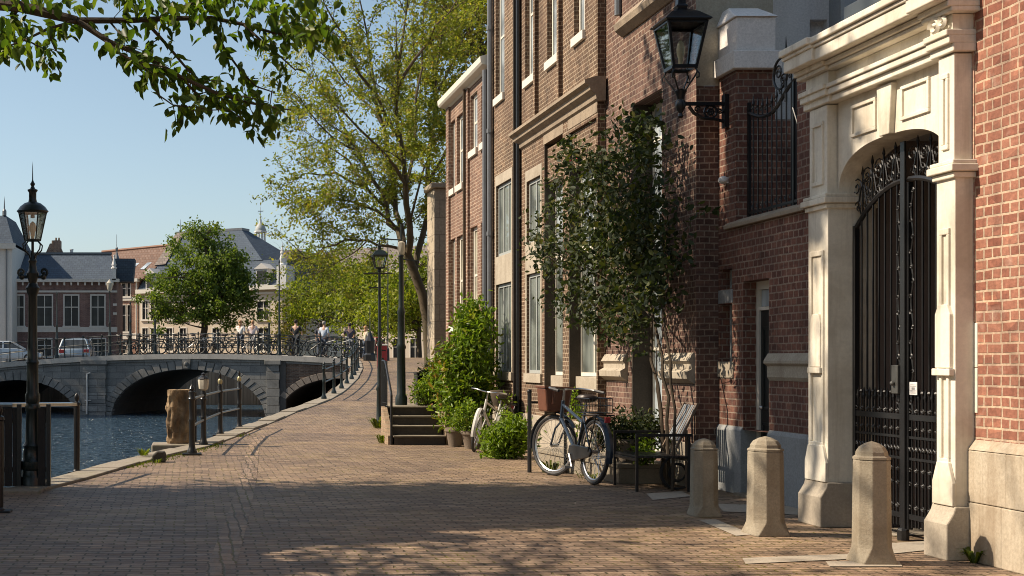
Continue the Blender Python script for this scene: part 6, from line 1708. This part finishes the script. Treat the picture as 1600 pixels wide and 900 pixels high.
# shade falls on the paving between the two trees and on the wall left of the gateway; elsewhere crown leaves are culled to let sun through
TE, TA = to_sun.z/(-to_sun.x), to_sun.y/(-to_sun.x)
def shade_ok(p, r_):
    zw = p[2]-(6.1-p[0])*TE
    if zw > 0:
        y = p[1]-(6.1-p[0])*TA
        if 12.9 < y < 16.6: return mnoise.noise(Vector((y*2.4, zw*.75, 3.3))) < (.24 if zw < 6 else .5)
        if 11.6 < y < 12.9 and mnoise.noise(Vector((y*2.2, zw*.9, 8.3))) < -.26: return True
        return (y < 12.9 and r_ < (.02 if y < 10.4 else .05)) or (16.6 <= y < 19.2 and zw > 1.3 and mnoise.noise(Vector((y*1.6, zw*.6, 1.7))) < .24)
    d_ = p[2]/TE; x, y = p[0]+d_, p[1]-d_*TA
    if y > 17.2: return False
    st_ = mnoise.noise(Vector((x*.30, y*1.5, 5.1)))
    return (y > 10.2+.62*(x-.5)+1.3*st_ and st_ < .60) or (x < .5 and st_ < .54) or r_ < .07
crown(ot, [(-4.6,11.2,8.6,3.8,3.0,3.6),(-3.2,11.5,7.2,2.6,2.2,1.8),(-6.8,11.5,6.0,2.8,2.6,3.0),(-4.4,10.5,11.2,3.0,2.6,2.4)], 230, 75, .22, .75, 51)
o2 = thing('quay_tree', 'second big tree of the near quay shading the dark stretch of paving', 'tree', (-6.6, 14.6, 0))
m = MB(); m.tube([(0,0,-.1),(0,0,.4),(.05,.1,2),(0,.1,4),(.1,0,6.5),(0,.1,9),(0,0,11.5)], [.40,.33,.28,.26,.2,.13,.04], 10); obj('trunk', m, M['bark'], o2, smooth=True)
crown(o2, [(-6.2,14.2,9.0,4.2,3.2,4.2),(-5.0,14.2,7.4,3.4,2.6,2.6),(-8.2,14.6,5.6,3.0,2.4,3.2),(-6.4,14.2,12.2,3.4,2.8,2.6),(-5.6,13.2,4.8,2.4,1.6,1.6),(-4.0,13.6,12.6,4.0,2.4,3.4),(-2.2,14.8,12.8,3.4,2.8,3.0),(-.4,15.2,10.6,2.8,2.6,2.2)], 800, 75, .23, .8, 52)

# ---------- unseen trees added behind the camera to hold back sky light
for x, y, lab in ((-4.6, 1.5, 'unseen broad tree added behind the viewpoint to dim the sky light'), (-4.2, -8.0, 'last unseen tree added behind the viewpoint to dim the sky light')):
    t_ = thing('quay_tree', lab, 'tree', (x, y, 0))
    obj('trunk', MB().tube([(0,0,-.1),(0,0,.4),(.05,.1,2),(0,.1,4),(.1,0,6.5),(0,.1,9)], [.40,.33,.28,.26,.2,.1], 10), M['bark'], t_, smooth=True)
    cl = [Vector((x,y,8.2)) + Vector((a*4.6, b*4.6, c*3.4)) for a, b, c in unit(rng.normal(size=(230,3)))*(rng.random((230,1))**.33)]
    P = np.concatenate([rng.normal(size=(60,3))*.5 + np.array(c) for c in cl])
    P = P[[(p[0] < 4.5 and not inframe(p, 60) and (p[1]-(6.1-p[0])*TA < 9.0)) for p in P]]
    leaves('crown', P - np.array(t_.location), rdir(len(P), (0,0,-.3)), .26*rng.uniform(.7,1.3,len(P)), M['leaf_over'], t_, .6)

# ---------- unseen trees added on the far left bank to keep the bridge end in shade
for x, y, lab in ((-23.5, 66, 'unseen tall dense tree added on the bank to shade the bridge end'), (-21.5, 73.5, 'unseen broad tree added on the far bank to shade the bridge end')):
    clump_tree('tree', lab, 'tree', (x, y, 1.3), 4.5, .3, [(0,0,10,4.0,4.0,4.5),(0,0,15,3.2,3.2,3.2),(.8,0,6.5,3.4,3.6,2.2)], 200, 55, .30, M['leaf_round'], .95, None, inframe, int(-x*7))

# ---------- climbing rose on the townhouse
ro = thing('climbing_rose', 'large dark climbing rose with bare twisted stems growing up the townhouse wall', 'climbing plant', (5.82, 15.75, 0))
O = Vector(ro.location); rr = random.Random(13)
m = MB()
def rp_(px, py, X): Y = yof(px, X); return at(px, py, Y) - O
stems = [([(1046,690),(1045,620),(1035,560),(1022,500),(1005,440),(985,390),(960,340)],5.80,.022),([(1040,690),(1028,600),(1018,520),(1010,450),(1010,380),(1008,300),(1000,220)],5.85,.02),
         ([(1050,690),(1048,600),(1040,520),(1030,440),(1020,370),(1015,300)],5.75,.018),([(1022,500),(990,460),(955,440),(920,420),(880,400)],5.75,.012),([(985,390),(940,350),(900,310),(870,300)],5.7,.012),
         ([(1010,380),(980,310),(950,260),(920,230)],5.8,.011),([(1005,440),(960,420),(930,470),(950,520)],5.65,.008),([(1036,690),(1030,640),(1026,580),(1030,520)],5.9,.012)]
for pts, X, r in stems:
    Q = []
    for a, b in zip(pts, pts[1:]):
        A_, B_ = rp_(*a, X), rp_(*b, X); Q += [A_, (A_+B_)/2 + Vector((rr.gauss(0,.02), rr.gauss(0,.05), rr.gauss(0,.02)))]
    Q.append(rp_(*pts[-1], X)); Q[0].z = -.02 if pts[0][1] == 690 else Q[0].z
    m.tube(Q, [r*(1-.6*i/(len(Q)-1)) for i in range(len(Q))], 6, False)
clusters = []   # (px, py, spread px x, y, n)
spec = [(985,215,40,28,13),(940,250,45,32,18),(905,285,36,34,14),(965,305,60,45,30),(930,350,62,42,32),(990,360,52,50,28),(885,330,26,40,11),(1005,340,24,60,12),(970,405,62,35,28),(1005,420,28,40,14),(880,390,24,20,8),(855,375,18,16,5),(845,400,12,14,3),
        (905,410,36,18,12),(985,450,45,28,17),(1010,470,20,36,9),(940,450,32,20,8),(945,500,30,20,8),(980,495,30,20,7),(905,490,22,9,4),(960,520,15,14,4),(900,455,40,22,7),(985,520,22,18,5),(870,440,18,24,4),(1000,190,22,16,6),(1022,400,14,46,5),(895,235,20,14,4),(1002,255,16,40,7)]
P = []
for px, py, sx, sy, n in spec:
    for _ in range(n):
        X = rr.uniform(5.45, 5.95); q = rp_(px+rr.gauss(0,sx*.62), py+rr.gauss(0,sy*.62), X)
        k = rr.randint(14,30); P.append(np.array(q) + rng.normal(size=(k,3))*np.array([.10,.15,.095]))
        if rr.random() < .35:
            e = min((rp_(*p, X2_) for pts, X2_, _ in stems for p in pts), key=lambda s: (s-q).length); m.tube(wander(e, q, 3, .08, rr), [.006,.005,.004,.002], 4, False)
obj('stems', m, M['bark'], ro, smooth=True)
P = np.concatenate(P); print('rose', len(P))
leaves('leaves', P, rdir(len(P), (0,0,-.45)), rng.uniform(.06,.115,len(P)), M['leaf_rose'], ro, .55, .2, True)
m = MB()
for px, py in ((891,251),(902,248),(886,390)):
    q = rp_(px, py, 5.55); m.sphere(q, .018, 7, 5, (1,1,.8))
obj('blossom', m, M['petal'], ro)

# ---------- big shrub, bushes and pot plants
def bush(name, label, cat, base, blobs, n, per, ls, mat, cr=.16, seed=1, stems=True, mat2=None, pot=None, width=.42):
    """blobs relative to the base"""
    rr = random.Random(seed); t_ = thing(name, label, cat, base)
    cl = []; wts = [b[3]*b[5] for b in blobs]
    for _ in range(n):
        b = rr.choices(blobs, wts)[0]; d_ = Vector((rr.gauss(0,1), rr.gauss(0,1), rr.gauss(0,1))).normalized()*(rr.random()**.28)
        cl.append(Vector((b[0]+d_.x*b[3], b[1]+d_.y*b[4], max(.04, b[2]+d_.z*b[5]))))
    P = np.concatenate([rng.normal(size=(per,3))*cr*.6 + np.array(c) for c in cl]); P[:,2] = np.maximum(P[:,2], .03)
    if mat2 is not None:
        k = rng.random(len(P)) < np.clip((P[:,2]-np.percentile(P[:,2],55))*.4 - (P[:,0]+.22)*2.2, 0, .45)
        o = leaves('foliage', P[~k], rdir((~k).sum(), (0,0,.1)), ls*rng.uniform(.6,1.3,(~k).sum()), mat, t_, width, .25, True)
        if k.sum(): leaves('amber_foliage', P[k], rdir(k.sum(), (0,0,.2)), ls*rng.uniform(.6,1.3,k.sum()), mat2, t_, width, .25, True)
    else: leaves('foliage', P, rdir(len(P), (0,0,.15)), ls*rng.uniform(.6,1.3,len(P)), mat, t_, width, .25, True)
    if stems:
        m = MB(); z0 = pot or 0
        for c in cl[::3]: m.tube(wander((rr.gauss(0,.05), rr.gauss(0,.05), 0), c, 3, .08, rr), [.010,.007,.005,.003], 4, False)
        obj('stems', m, M['bark'], t_)
    return t_
bush('shrub', 'tall leafy green shrub with amber tinted tips beside the stone steps', 'shrub', (5.02, 24.0, .25),
     [(.28,.2,1.55,.32,.5,.85),(.0,0,.95,.38,.5,.65),(-.12,-.1,.45,.34,.45,.42),(.30,.1,.8,.35,.5,.7),(-.22,.15,1.15,.22,.35,.40),(.33,.2,2.1,.18,.3,.35)], 330, 26, .115, M['leaf_shrub'], .17, 61, True, M['leaf_shrub2'])
bush('bush', 'low bright green bush growing from the paving beside the blue bicycle', 'bush', (5.06, 20.6, 0), [(0,0,.28,.36,.3,.30),(-.15,-.05,.2,.25,.25,.2),(.1,0,.42,.22,.22,.18)], 110, 26, .10, M['leaf_bush'], .13, 62, True, None, None, .35)
bush('potted_plant', 'dark leaved plant in the low trough on the raised landing', 'plant', (4.98, 25.75, 1.28), [(0,0,.08,.42,.15,.16),(-.25,-.2,-.1,.15,.12,.2)], 36, 22, .07, M['leaf_rose'], .12, 63)
bush('potted_plant', 'green trailing plant on the landing before the black planters', 'plant', (4.55, 25.1, .69), [(0,0,.25,.22,.2,.25),(.1,0,.45,.12,.12,.2)], 28, 22, .08, M['leaf_shrub'], .12, 64)
bush('potted_plant', 'dark bushy pot plant growing over the iron bench seat', 'plant', (5.62, 16.5, .26), [(0,0,.42,.30,.30,.20),(-.2,.1,.32,.2,.2,.16),(.2,-.2,.40,.2,.2,.18)], 80, 24, .065, M['leaf_rose'], .11, 65)
bush('potted_plant', 'small yellow green plant at the foot of the black bench', 'plant', (5.66, 16.0, .26), [(0,0,.16,.12,.12,.14)], 16, 18, .06, M['leaf_bush'], .08, 66)
bush('potted_plant', 'slim upright green plant by the wall behind the hitching rail', 'plant', (5.72, 19.1, .26), [(0,0,.5,.1,.1,.45)], 18, 16, .06, M['leaf_bush'], .08, 68)
bush('wall_plant', 'thin plant climbing the downpipe beside the white bicycle', 'plant', (5.55, 22.6, 0), [(0,0,.55,.1,.12,.45),(-.1,0,.2,.14,.12,.2)], 22, 18, .07, M['leaf_bush'], .09, 69)
bush('potted_plant', 'round green plant in a pale pot at the foot of the big shrub', 'plant', (4.96, 22.75, .30), [(0,0,.18,.28,.24,.22),(-.1,0,.3,.2,.2,.2)], 50, 24, .075, M['leaf_shrub'], .12, 70)
for x, y, r, h_, lab in ((4.80,23.35,.17,.34,'tall pale stone pot under the big shrub by the steps'),(4.98,22.75,.19,.32,'round stained clay pot holding the plant at the foot of the shrub'),(5.62,16.5,.20,.30,'dark clay pot on the stone step beneath the bushy bench plant')):
    z0 = .26 if y < 18 else 0
    pt = thing('plant_pot', lab, 'pot', (x, y, z0))
    obj('body', MB().lathe([(r*.68,0),(r*.95,h_*.75),(r,h_*.8)], (0,0,0), 14), M['terracotta'], pt, smooth=True)
    obj('rim', MB().lathe([(r*1.02,h_*.80),(r*1.10,h_*.82),(r*1.10,h_),(r*.9,h_)], (0,0,0), 14), M['terracotta'], pt, smooth=True)
bush('wall_creeper', 'green creeper on the lower wall of the pink brick house', 'plant', (5.72, 25.6, 2.1), [(0,0,0,.12,.25,.35)], 30, 20, .08, M['leaf_bush'], .12, 71, False)
# weeds
def weed(label, base, n, L, spread, seed, group=None):
    rr = random.Random(seed); m = MB()
    for _ in range(n):
        a = rr.uniform(0, 2*math.pi); l = L*rr.uniform(.5,1.1); d_ = Vector((math.cos(a), math.sin(a), 0)); w_ = L*.07
        s = d_.cross(Vector((0,0,1)))*w_; o_ = d_*rr.uniform(0, spread)
        p0 = o_; p1 = o_ + d_*l*.35 + Vector((0,0,l*.62)); p2 = o_ + d_*l*.8 + Vector((0,0,l*.75*rr.uniform(.6,1.1)))
        m.add([p0-s*.5, p0+s*.5, p1+s, p1-s, p2], [(0,1,2,3),(3,2,4)])
    o = tag(obj('weed', m, M['weed'], recalc=False), label, 'weed', group); o.location = base; return o
weed('spiky green weed tuft at the foot of the stained stone plinth', (6.02, 9.86, 0), 34, .17, .03, 1)
weed('leafy weed patch around the foot of the slim street lamp', (4.32, 29.5, .03), 60, .34, .18, 2)
weed('bright grass tuft on the footing of the broken stone pillar', (xq(20.9)-.42, 20.6, .04), 40, .16, .09, 3)
weed('small grass tuft growing over the dark mooring stone', (gpt(246,722).x-.02, gpt(246,722).y-.14, 0), 26, .10, .08, 4)
weed('thin weeds at the foot of the stone steps corner', (3.62, 24.4, .0), 30, .22, .1, 5)
weed('yellow green weeds beside the front tyre of the blue bicycle', (5.0, 17.9, 0), 36, .24, .12, 6)
weed('weeds along the edge of the low stone step behind the rear wheel', (5.28, 16.9, 0), 26, .14, .2, 7)
# mossy grass along the coping joint: uncountable
m = MB(); rr = random.Random(77)
for _ in range(900):
    Y = 16.2 + 14*rr.random()**1.5; x = xq(Y) + abs(rr.gauss(0,.05)) + (.25*rr.random() if rr.random() < .25 else 0); l = rr.uniform(.015,.05); a = rr.uniform(0, 6.28)
    if math.sin(Y*1.7)+math.sin(Y*.6+1) < -.2: continue
    dx_, dy_ = math.cos(a)*l*.6, math.sin(a)*l*.6
    m.add([(x-.008,Y,0),(x+.008,Y,0),(x+dx_,Y+dy_,l)], [(0,1,2)])
o = obj('joint_grass', m, M['weed'], recalc=False); o['kind'] = 'stuff'; o['label'] = 'short grass and moss along the joint beside the quay coping'; o['category'] = 'grass'
# ================================================================== people on the bridge
def skin_mesh(verts, edges, radii, root, mat, name, sub=1):
    me = bpy.data.meshes.new(name); bm = bmesh.new(); ly = bm.verts.layers.skin.verify()
    vs = [bm.verts.new(v) for v in verts]
    for a, c in edges: bm.edges.new((vs[a], vs[c]))
    for i, (v, r) in enumerate(zip(vs, radii)): v[ly].radius = (r, r); v[ly].use_root = (i == root)
    bm.to_mesh(me); bm.free()
    o = bpy.data.objects.new(name, me); COL.objects.link(o)
    o.modifiers.new('s', 'SKIN'); s = o.modifiers.new('d', 'SUBSURF'); s.levels = sub; s.render_levels = sub
    dg = bpy.context.evaluated_depsgraph_get(); ev = o.evaluated_get(dg); m2 = bpy.data.meshes.new_from_object(ev)
    bpy.data.objects.remove(o); bpy.data.meshes.remove(me)
    m2.name = name; m2.materials.clear(); m2.materials.append(mat)
    m2.polygons.foreach_set('use_smooth', [True]*len(m2.polygons))
    o = bpy.data.objects.new(name, m2); COL.objects.link(o); return o
def person(label, loc, rotz, top, bottom, hair, H=1.72, arms='down', stride=.0, long_hair=False, sleeve=True, shoes=None):
    """faces local -y"""
    p = thing('person', label, 'person', loc, rotz); k = H/1.75
    hips, st = .92, stride
    V = {'pel':(0,0,.95),'wai':(0,0,1.10),'che':(0,.01,1.32),'nek':(0,.0,1.50),'hd0':(0,-.015,1.58),'hd1':(0,-.015,1.66),'hd2':(0,0,1.73),
         'hL':(.10,0,.90),'kL':(.11,-.02+st*.5,.50),'aL':(.11,.03+st,.09),'tL':(.12,-.12+st,.035),
         'hR':(-.10,0,.90),'kR':(-.11,-.02-st*.4,.50),'aR':(-.11,.03-st,.09),'tR':(-.12,-.12-st,.035),
         'sL':(.19,.01,1.42),'sR':(-.19,.01,1.42)}
    if arms == 'down': V.update({'eL':(.25,.03,1.15),'wL':(.25,-.04,.92),'nL':(.245,-.07,.82),'eR':(-.25,.03,1.15),'wR':(-.25,-.04,.92),'nR':(-.245,-.07,.82)})
    elif arms == 'lean': V.update({'eL':(.27,-.06,1.20),'wL':(.22,-.28,1.06),'nL':(.18,-.36,1.04),'eR':(-.27,-.06,1.20),'wR':(-.22,-.28,1.06),'nR':(-.18,-.36,1.04)})
    else: V.update({'eL':(.30,-.12,1.36),'wL':(.12,-.16,1.55),'nL':(.07,-.12,1.62),'eR':(-.27,.02,1.16),'wR':(-.30,-.15,1.0),'nR':(-.28,-.22,.96)})
    names = list(V); idx = {n: i for i, n in enumerate(names)}
    E = [('pel','wai'),('wai','che'),('che','nek'),('nek','hd0'),('hd0','hd1'),('hd1','hd2'),('pel','hL'),('hL','kL'),('kL','aL'),('aL','tL'),('pel','hR'),('hR','kR'),('kR','aR'),('aR','tR'),
         ('che','sL'),('sL','eL'),('eL','wL'),('wL','nL'),('che','sR'),('sR','eR'),('eR','wR'),('wR','nR')]
    Rr = {'pel':.12,'wai':.115,'che':.13,'nek':.055,'hd0':.075,'hd1':.095,'hd2':.065,'h':.085,'k':.058,'a':.042,'t':.035,'s':.06,'e':.042,'w':.030,'n':.033}
    rad = [Rr.get(n, Rr.get(n[0], .05)) for n in names]
    b = skin_mesh([tuple(c*k for c in V[n]) for n in names], [(idx[a], idx[c]) for a, c in E], [r*k for r in rad], 0, M['skin'], 'body'); b.parent = p
    def sub_(ns, grow, mat, nm, cut=None):
        vs = [V[n] for n in ns]; ix = {n: i for i, n in enumerate(ns)}
        es = [(ix[a], ix[c]) for a, c in E if a in ix and c in ix]
        o = skin_mesh([tuple(c*k for c in v) for v in vs], es, [(Rr.get(n, Rr.get(n[0], .05))+grow)*k for n in ns], 0, mat, nm); o.parent = p; return o
    sub_(['pel','wai','che','sL','eL','sR','eR'], .018, top, 'shirt')
    sub_(['pel','hL','kL','aL','hR','kR','aR'], .022, bottom, 'trousers')
    m = MB(); m.sphere((0,.022*k,1.695*k), .105*k, 10, 7, (.95,1.05,.95))
    if long_hair: m.sphere((0,.06*k,1.56*k), .08*k, 8, 6, (1,.7,1.5))
    obj('hair', m, hair, p, smooth=True)
    m = MB(); m.sphere((0,-.112*k,1.635*k), .018*k, 6, 4, (.8,1.2,1.3)); obj('nose', m, M['skin'], p, smooth=True)
    m = MB()
    for s_ in (-1,1): m.sphere((s_*.035*k,-.100*k,1.665*k), .011*k, 6, 4)
    m.box(-.025*k,.025*k,-.108*k,-.098*k,1.592*k,1.598*k)
    obj('eyes', m, M['iron'], p)
    m = MB()
    for n in ('tL','tR'): m.box((V[n][0]-.05)*k,(V[n][0]+.05)*k,(V[n][1]-.05)*k,(V[n][1]+.20)*k,0,.075*k)
    obj('shoes', m, shoes or M['iron'], p, bevel=.02)
    return p
cloth = lambda n, c: m_plain(n, c, .9, 0, .15, 14, .2)
c_white, c_pink, c_black, c_navy, c_blue, c_plum, c_cream, c_grey, c_jean = cloth('white_cotton',(.68,.66,.62)), cloth('pale_pink_cotton',(.62,.52,.52)), cloth('black_cotton',(.02,.022,.025)), cloth('navy_cloth',(.025,.03,.05)), cloth('pale_blue_cotton',(.46,.52,.60)), cloth('plum_grey_cotton',(.07,.06,.085)), cloth('cream_cotton',(.55,.5,.38)), cloth('grey_trousers',(.30,.29,.28)), cloth('dark_jeans',(.045,.06,.09))
h_brown, h_fair, h_dark, h_grey = cloth('brown_hair',(.12,.06,.03)), cloth('fair_hair',(.36,.20,.10)), cloth('dark_hair',(.03,.022,.018)), cloth('grey_hair',(.25,.23,.21))
def on_bridge(px, off):
    u = bu(px); b = BP + BD*u - BN*off; return Vector((b.x, b.y, deck(u)))
person('person in a white sleeveless top raising one hand to the head on the bridge', on_bridge(367,1.0), R(165)-TH, c_white, c_jean, h_fair, 1.66, 'head', .05, True, shoes=c_white)
person('person in a pale pink top and grey trousers beside the one with a raised hand', on_bridge(386.5,1.0), R(185)-TH, c_pink, c_grey, h_fair, 1.66, 'lean', .03, shoes=c_white)
person('person in black shirt and black trousers standing alone on the bridge', on_bridge(455.5,.9), R(172)-TH, c_black, c_black, h_dark, 1.74, 'lean', .04)
person('person in dark clothes partly hidden beside the one in a pale blue shirt', on_bridge(489,1.7), R(180)-TH, c_navy, c_jean, h_dark, 1.66, 'down', .03, True)
person('person in a pale blue shirt and dark jeans at the bridge railing', on_bridge(499.5,1.0), R(170)-TH, c_blue, c_jean, h_grey, 1.72, 'down', .05)
person('person in a plum grey sweater and grey trousers near the end of the bridge', on_bridge(540,1.0), R(200)-TH, c_plum, c_grey, h_dark, 1.70, 'lean', .04)
person('person in a cream top bending beside the bicycles where the railings meet', on_bridge(560,2.0), R(120)-TH, c_cream, c_jean, h_fair, 1.62, 'lean', .1, True)

# ================================================================== bicycles parked on the bridge
def small_bike(label, loc, rotz, paint):
    b = thing('bicycle', label, 'bicycle', loc, rotz, 'bicycles parked along the bridge')
    m = MB(); r = .34
    bb, seat, hd0, hd1 = Vector((.05,0,.3)), Vector((.2,0,.85)), Vector((-.40,0,.6)), Vector((-.36,0,.85)); ra, fa = Vector((.54,0,r)), Vector((-.56,0,r))
    for a, c in ((bb,seat),(bb,hd0),((.17,0,.72),hd1),(bb,ra),(seat*.93,ra),(hd1,hd0),(hd0,fa)): m.tube([a, c], .022, 5)
    m.tube([hd1, hd1+Vector((.02,0,.15)), (-.32,.25,1.02), (-.18,.3,1.0)], .018, 5); m.tube([hd1+Vector((.02,0,.15)), (-.32,-.25,1.02), (-.18,-.3,1.0)], .018, 5)
    m.box(.30,.75,-.06,.06,.72,.74)
    obj('frame', m, paint, b)
    for x in (-.56,.54): 
        w1 = obj('wheel', MB().ring((x,0,r), r-.02, .026, 'y', 22, 5), M['rubber'], b)
    m = MB(); m.sphere((.22,0,.93), .1, 8, 5, (1.3,.8,.5)); obj('saddle', m, M['saddle'], b)
    return b
kinds = [('black', M['iron']), ('dark blue', M['blueblack']), ('grey', M['lead']), ('pale', M['white_paint']), ('red', M['red'])]
protos = []
for n_, (nm, mt) in enumerate(kinds):
    protos.append(small_bike('x', (0,0,0), 0, mt))
rb = random.Random(3)
bk = [(190,0),(206,1),(217,0),(229,3),(246,0),(262,2),(276,0),(291,1),(303,0),(317,3),(330,0),(342,1),(352,2),(374,0),(395,3),(406,0),(420,1),(440,0),(470,2),(482,0),(512,1),(522,0),(531,3),(548,1)]
ref = [(182,'beside the red brick house end'),(200,'before the banded red brick house'),(215,'before the cream corner wall'),(240,'near the round headed post'),(262,'left of the round tree crown'),(300,'under the round tree'),(320,'by the trunk of the round tree'),(345,'right of the round tree trunk'),(367,'by the person with raised hand'),(392,'next to the person in pink'),(420,'by the bridge pier mast'),(455,'by the person in black'),(500,'by the person in pale blue'),(545,'by the person in plum')]
used_l = {}
first = set()
for px, kd in bk:
    u = bu(px); off = rb.uniform(.35,.7); b = BP + BD*u - BN*off; near = min(ref, key=lambda q: abs(q[0]-px))[1]
    side = 'first' 
    base_l = f'{kinds[kd][0]} bicycle leaning on the bridge rail {near}'
    c = used_l.get(base_l, 0); used_l[base_l] = c+1
    if c: base_l = base_l.replace(' leaning', ', further one,')
    loc = (b.x, b.y, deck(u)); rz = -TH + rb.choice([0, math.pi]) + rb.uniform(-.35,.35)
    if kd not in first:
        o = protos[kd]; first.add(kd); o.location = loc; o.rotation_euler = (rb.uniform(-.08,.08),0,rz); o['label'] = base_l
    else:
        o = dup(protos[kd], loc, rz, base_l)
for kd, o in enumerate(protos):
    if kd not in first:
        b = BP + BD*bu(571) - BN*2.5; o.location = (b.x+.2, b.y, zg(b.y)); o.rotation_euler = (0,0,R(60)); o['label'] = 'red bicycle standing at the head of the street railing'

# ================================================================== cars beyond the railing 
def car(label, loc, rotz, paint, L, W, H, van=False):
    c = thing('parked_car', label, 'car', loc, rotz)
    m = MB(); hw = W/2
    # cross sections from the rear (x=0) to the front (x=L): (x, half width bottom, z bottom, z belt)
    prof = [(0,.30,.62),(.08,.28,.88),(L*.25,.26,.92),(L*.62,.26,.90),(L*.9,.28,.72),(L,.32,.58)]
    vs = []
    for x, zb_, zt in prof:
        q = hw*(.93 if x in (0, L) else 1)
        vs += [(x,-q,zb_),(x,-q*1.0,zb_+(zt-zb_)*.6),(x,-q*.94,zt),(x,q*.94,zt),(x,q,zb_+(zt-zb_)*.6),(x,q,zb_)]
    fs = []
    for i in range(len(prof)-1):
        for k in range(6): fs.append((i*6+k,(i+1)*6+k,(i+1)*6+(k+1)%6,i*6+(k+1)%6))
    fs += [tuple(range(6))[::-1], tuple(range((len(prof)-1)*6, len(prof)*6))]
    m.add(vs, fs); obj('body', m, paint, c, smooth=True, bevel=.03)
    m = MB(); xr0, xr1, xf1, xf0 = .12, (.35 if van else .75), L*(.60 if van else .55), L*.74
    g = MB()
    lo = [(xr0,-hw*.92,.86),(xf0,-hw*.92,.86),(xf0,hw*.92,.86),(xr0,hw*.92,.86)]; hi = [(xr1,-hw*.72,H-.06),(xf1,-hw*.72,H-.06),(xf1,hw*.72,H-.06),(xr1,hw*.72,H-.06)]
    g.add(lo+hi, [(0,1,5,4),(1,2,6,5),(2,3,7,6),(3,0,4,7),(4,5,6,7)]); obj('windows', g, M['pane_dark'], c)
    m.add([(x,y*1.02,z) for x, y, z in hi] + [(xr1+.12,-hw*.62,H),(xf1-.12,-hw*.62,H),(xf1-.12,hw*.62,H),(xr1+.12,hw*.62,H)], [(0,1,5,4),(1,2,6,5),(2,3,7,6),(3,0,4,7),(4,5,6,7)])
    for a, b in zip(lo, hi): m.bar(a, b, .09, .09)
    xm = L*.42; 
    for s_ in (-1,1): m.bar((xm,s_*hw*.92,.86),(xm,s_*hw*.72,H-.05),.09,.06)
    obj('roof', m, paint, c)
    for x in (L*.18, L*.80):
        for s_ in (-1,1):
            w_ = obj('wheel', MB().ring((x,s_*(hw-.08),.31), .22, .10, 'y', 20, 8), M['rubber'], c, smooth=True)
            obj('rim', MB().tube([(x,s_*(hw-.16),.31),(x,s_*(hw+.0),.31)], .19, 14), M['steel'], w_)
    for s_ in (-1,1):
        obj('headlight', MB().box(L-.06,L+.01,s_*hw*.55,s_*hw*.86,.55,.68), M['frosted'], c, bevel=.01)
        obj('tail_light', MB().box(-.012,.05,s_*hw*.62,s_*hw*.92,.62,.84), M['red'], c, bevel=.01)
    obj('bumper', MB().box(-.05,.06,-hw*.9,hw*.9,.30,.50).box(L-.06,L+.05,-hw*.9,hw*.9,.28,.48), M['lead'], c, bevel=.03)
    return c
pv = m_plain('pale_blue_car_paint', (.26,.33,.40), .25, 0, .05); pv.node_tree.nodes['Principled BSDF'].inputs['Coat Weight'].default_value = .6
b = Vector(((113-VX)/F*77.3+.1, 77.2, 0))
car('pale blue van seen from behind below the slate roofed purple brick house', (b.x, b.y, LAND), R(88), pv, 4.2, 1.95, 1.5, True)
b = Vector((-13.2, 78.3, 0))
car('silver blue car at the picture edge below the white corner house', (b.x, b.y, LAND), R(4), m_plain('silver_car_paint', (.45,.50,.55), .28, .3, .05), 4.0, 1.7, 1.36)
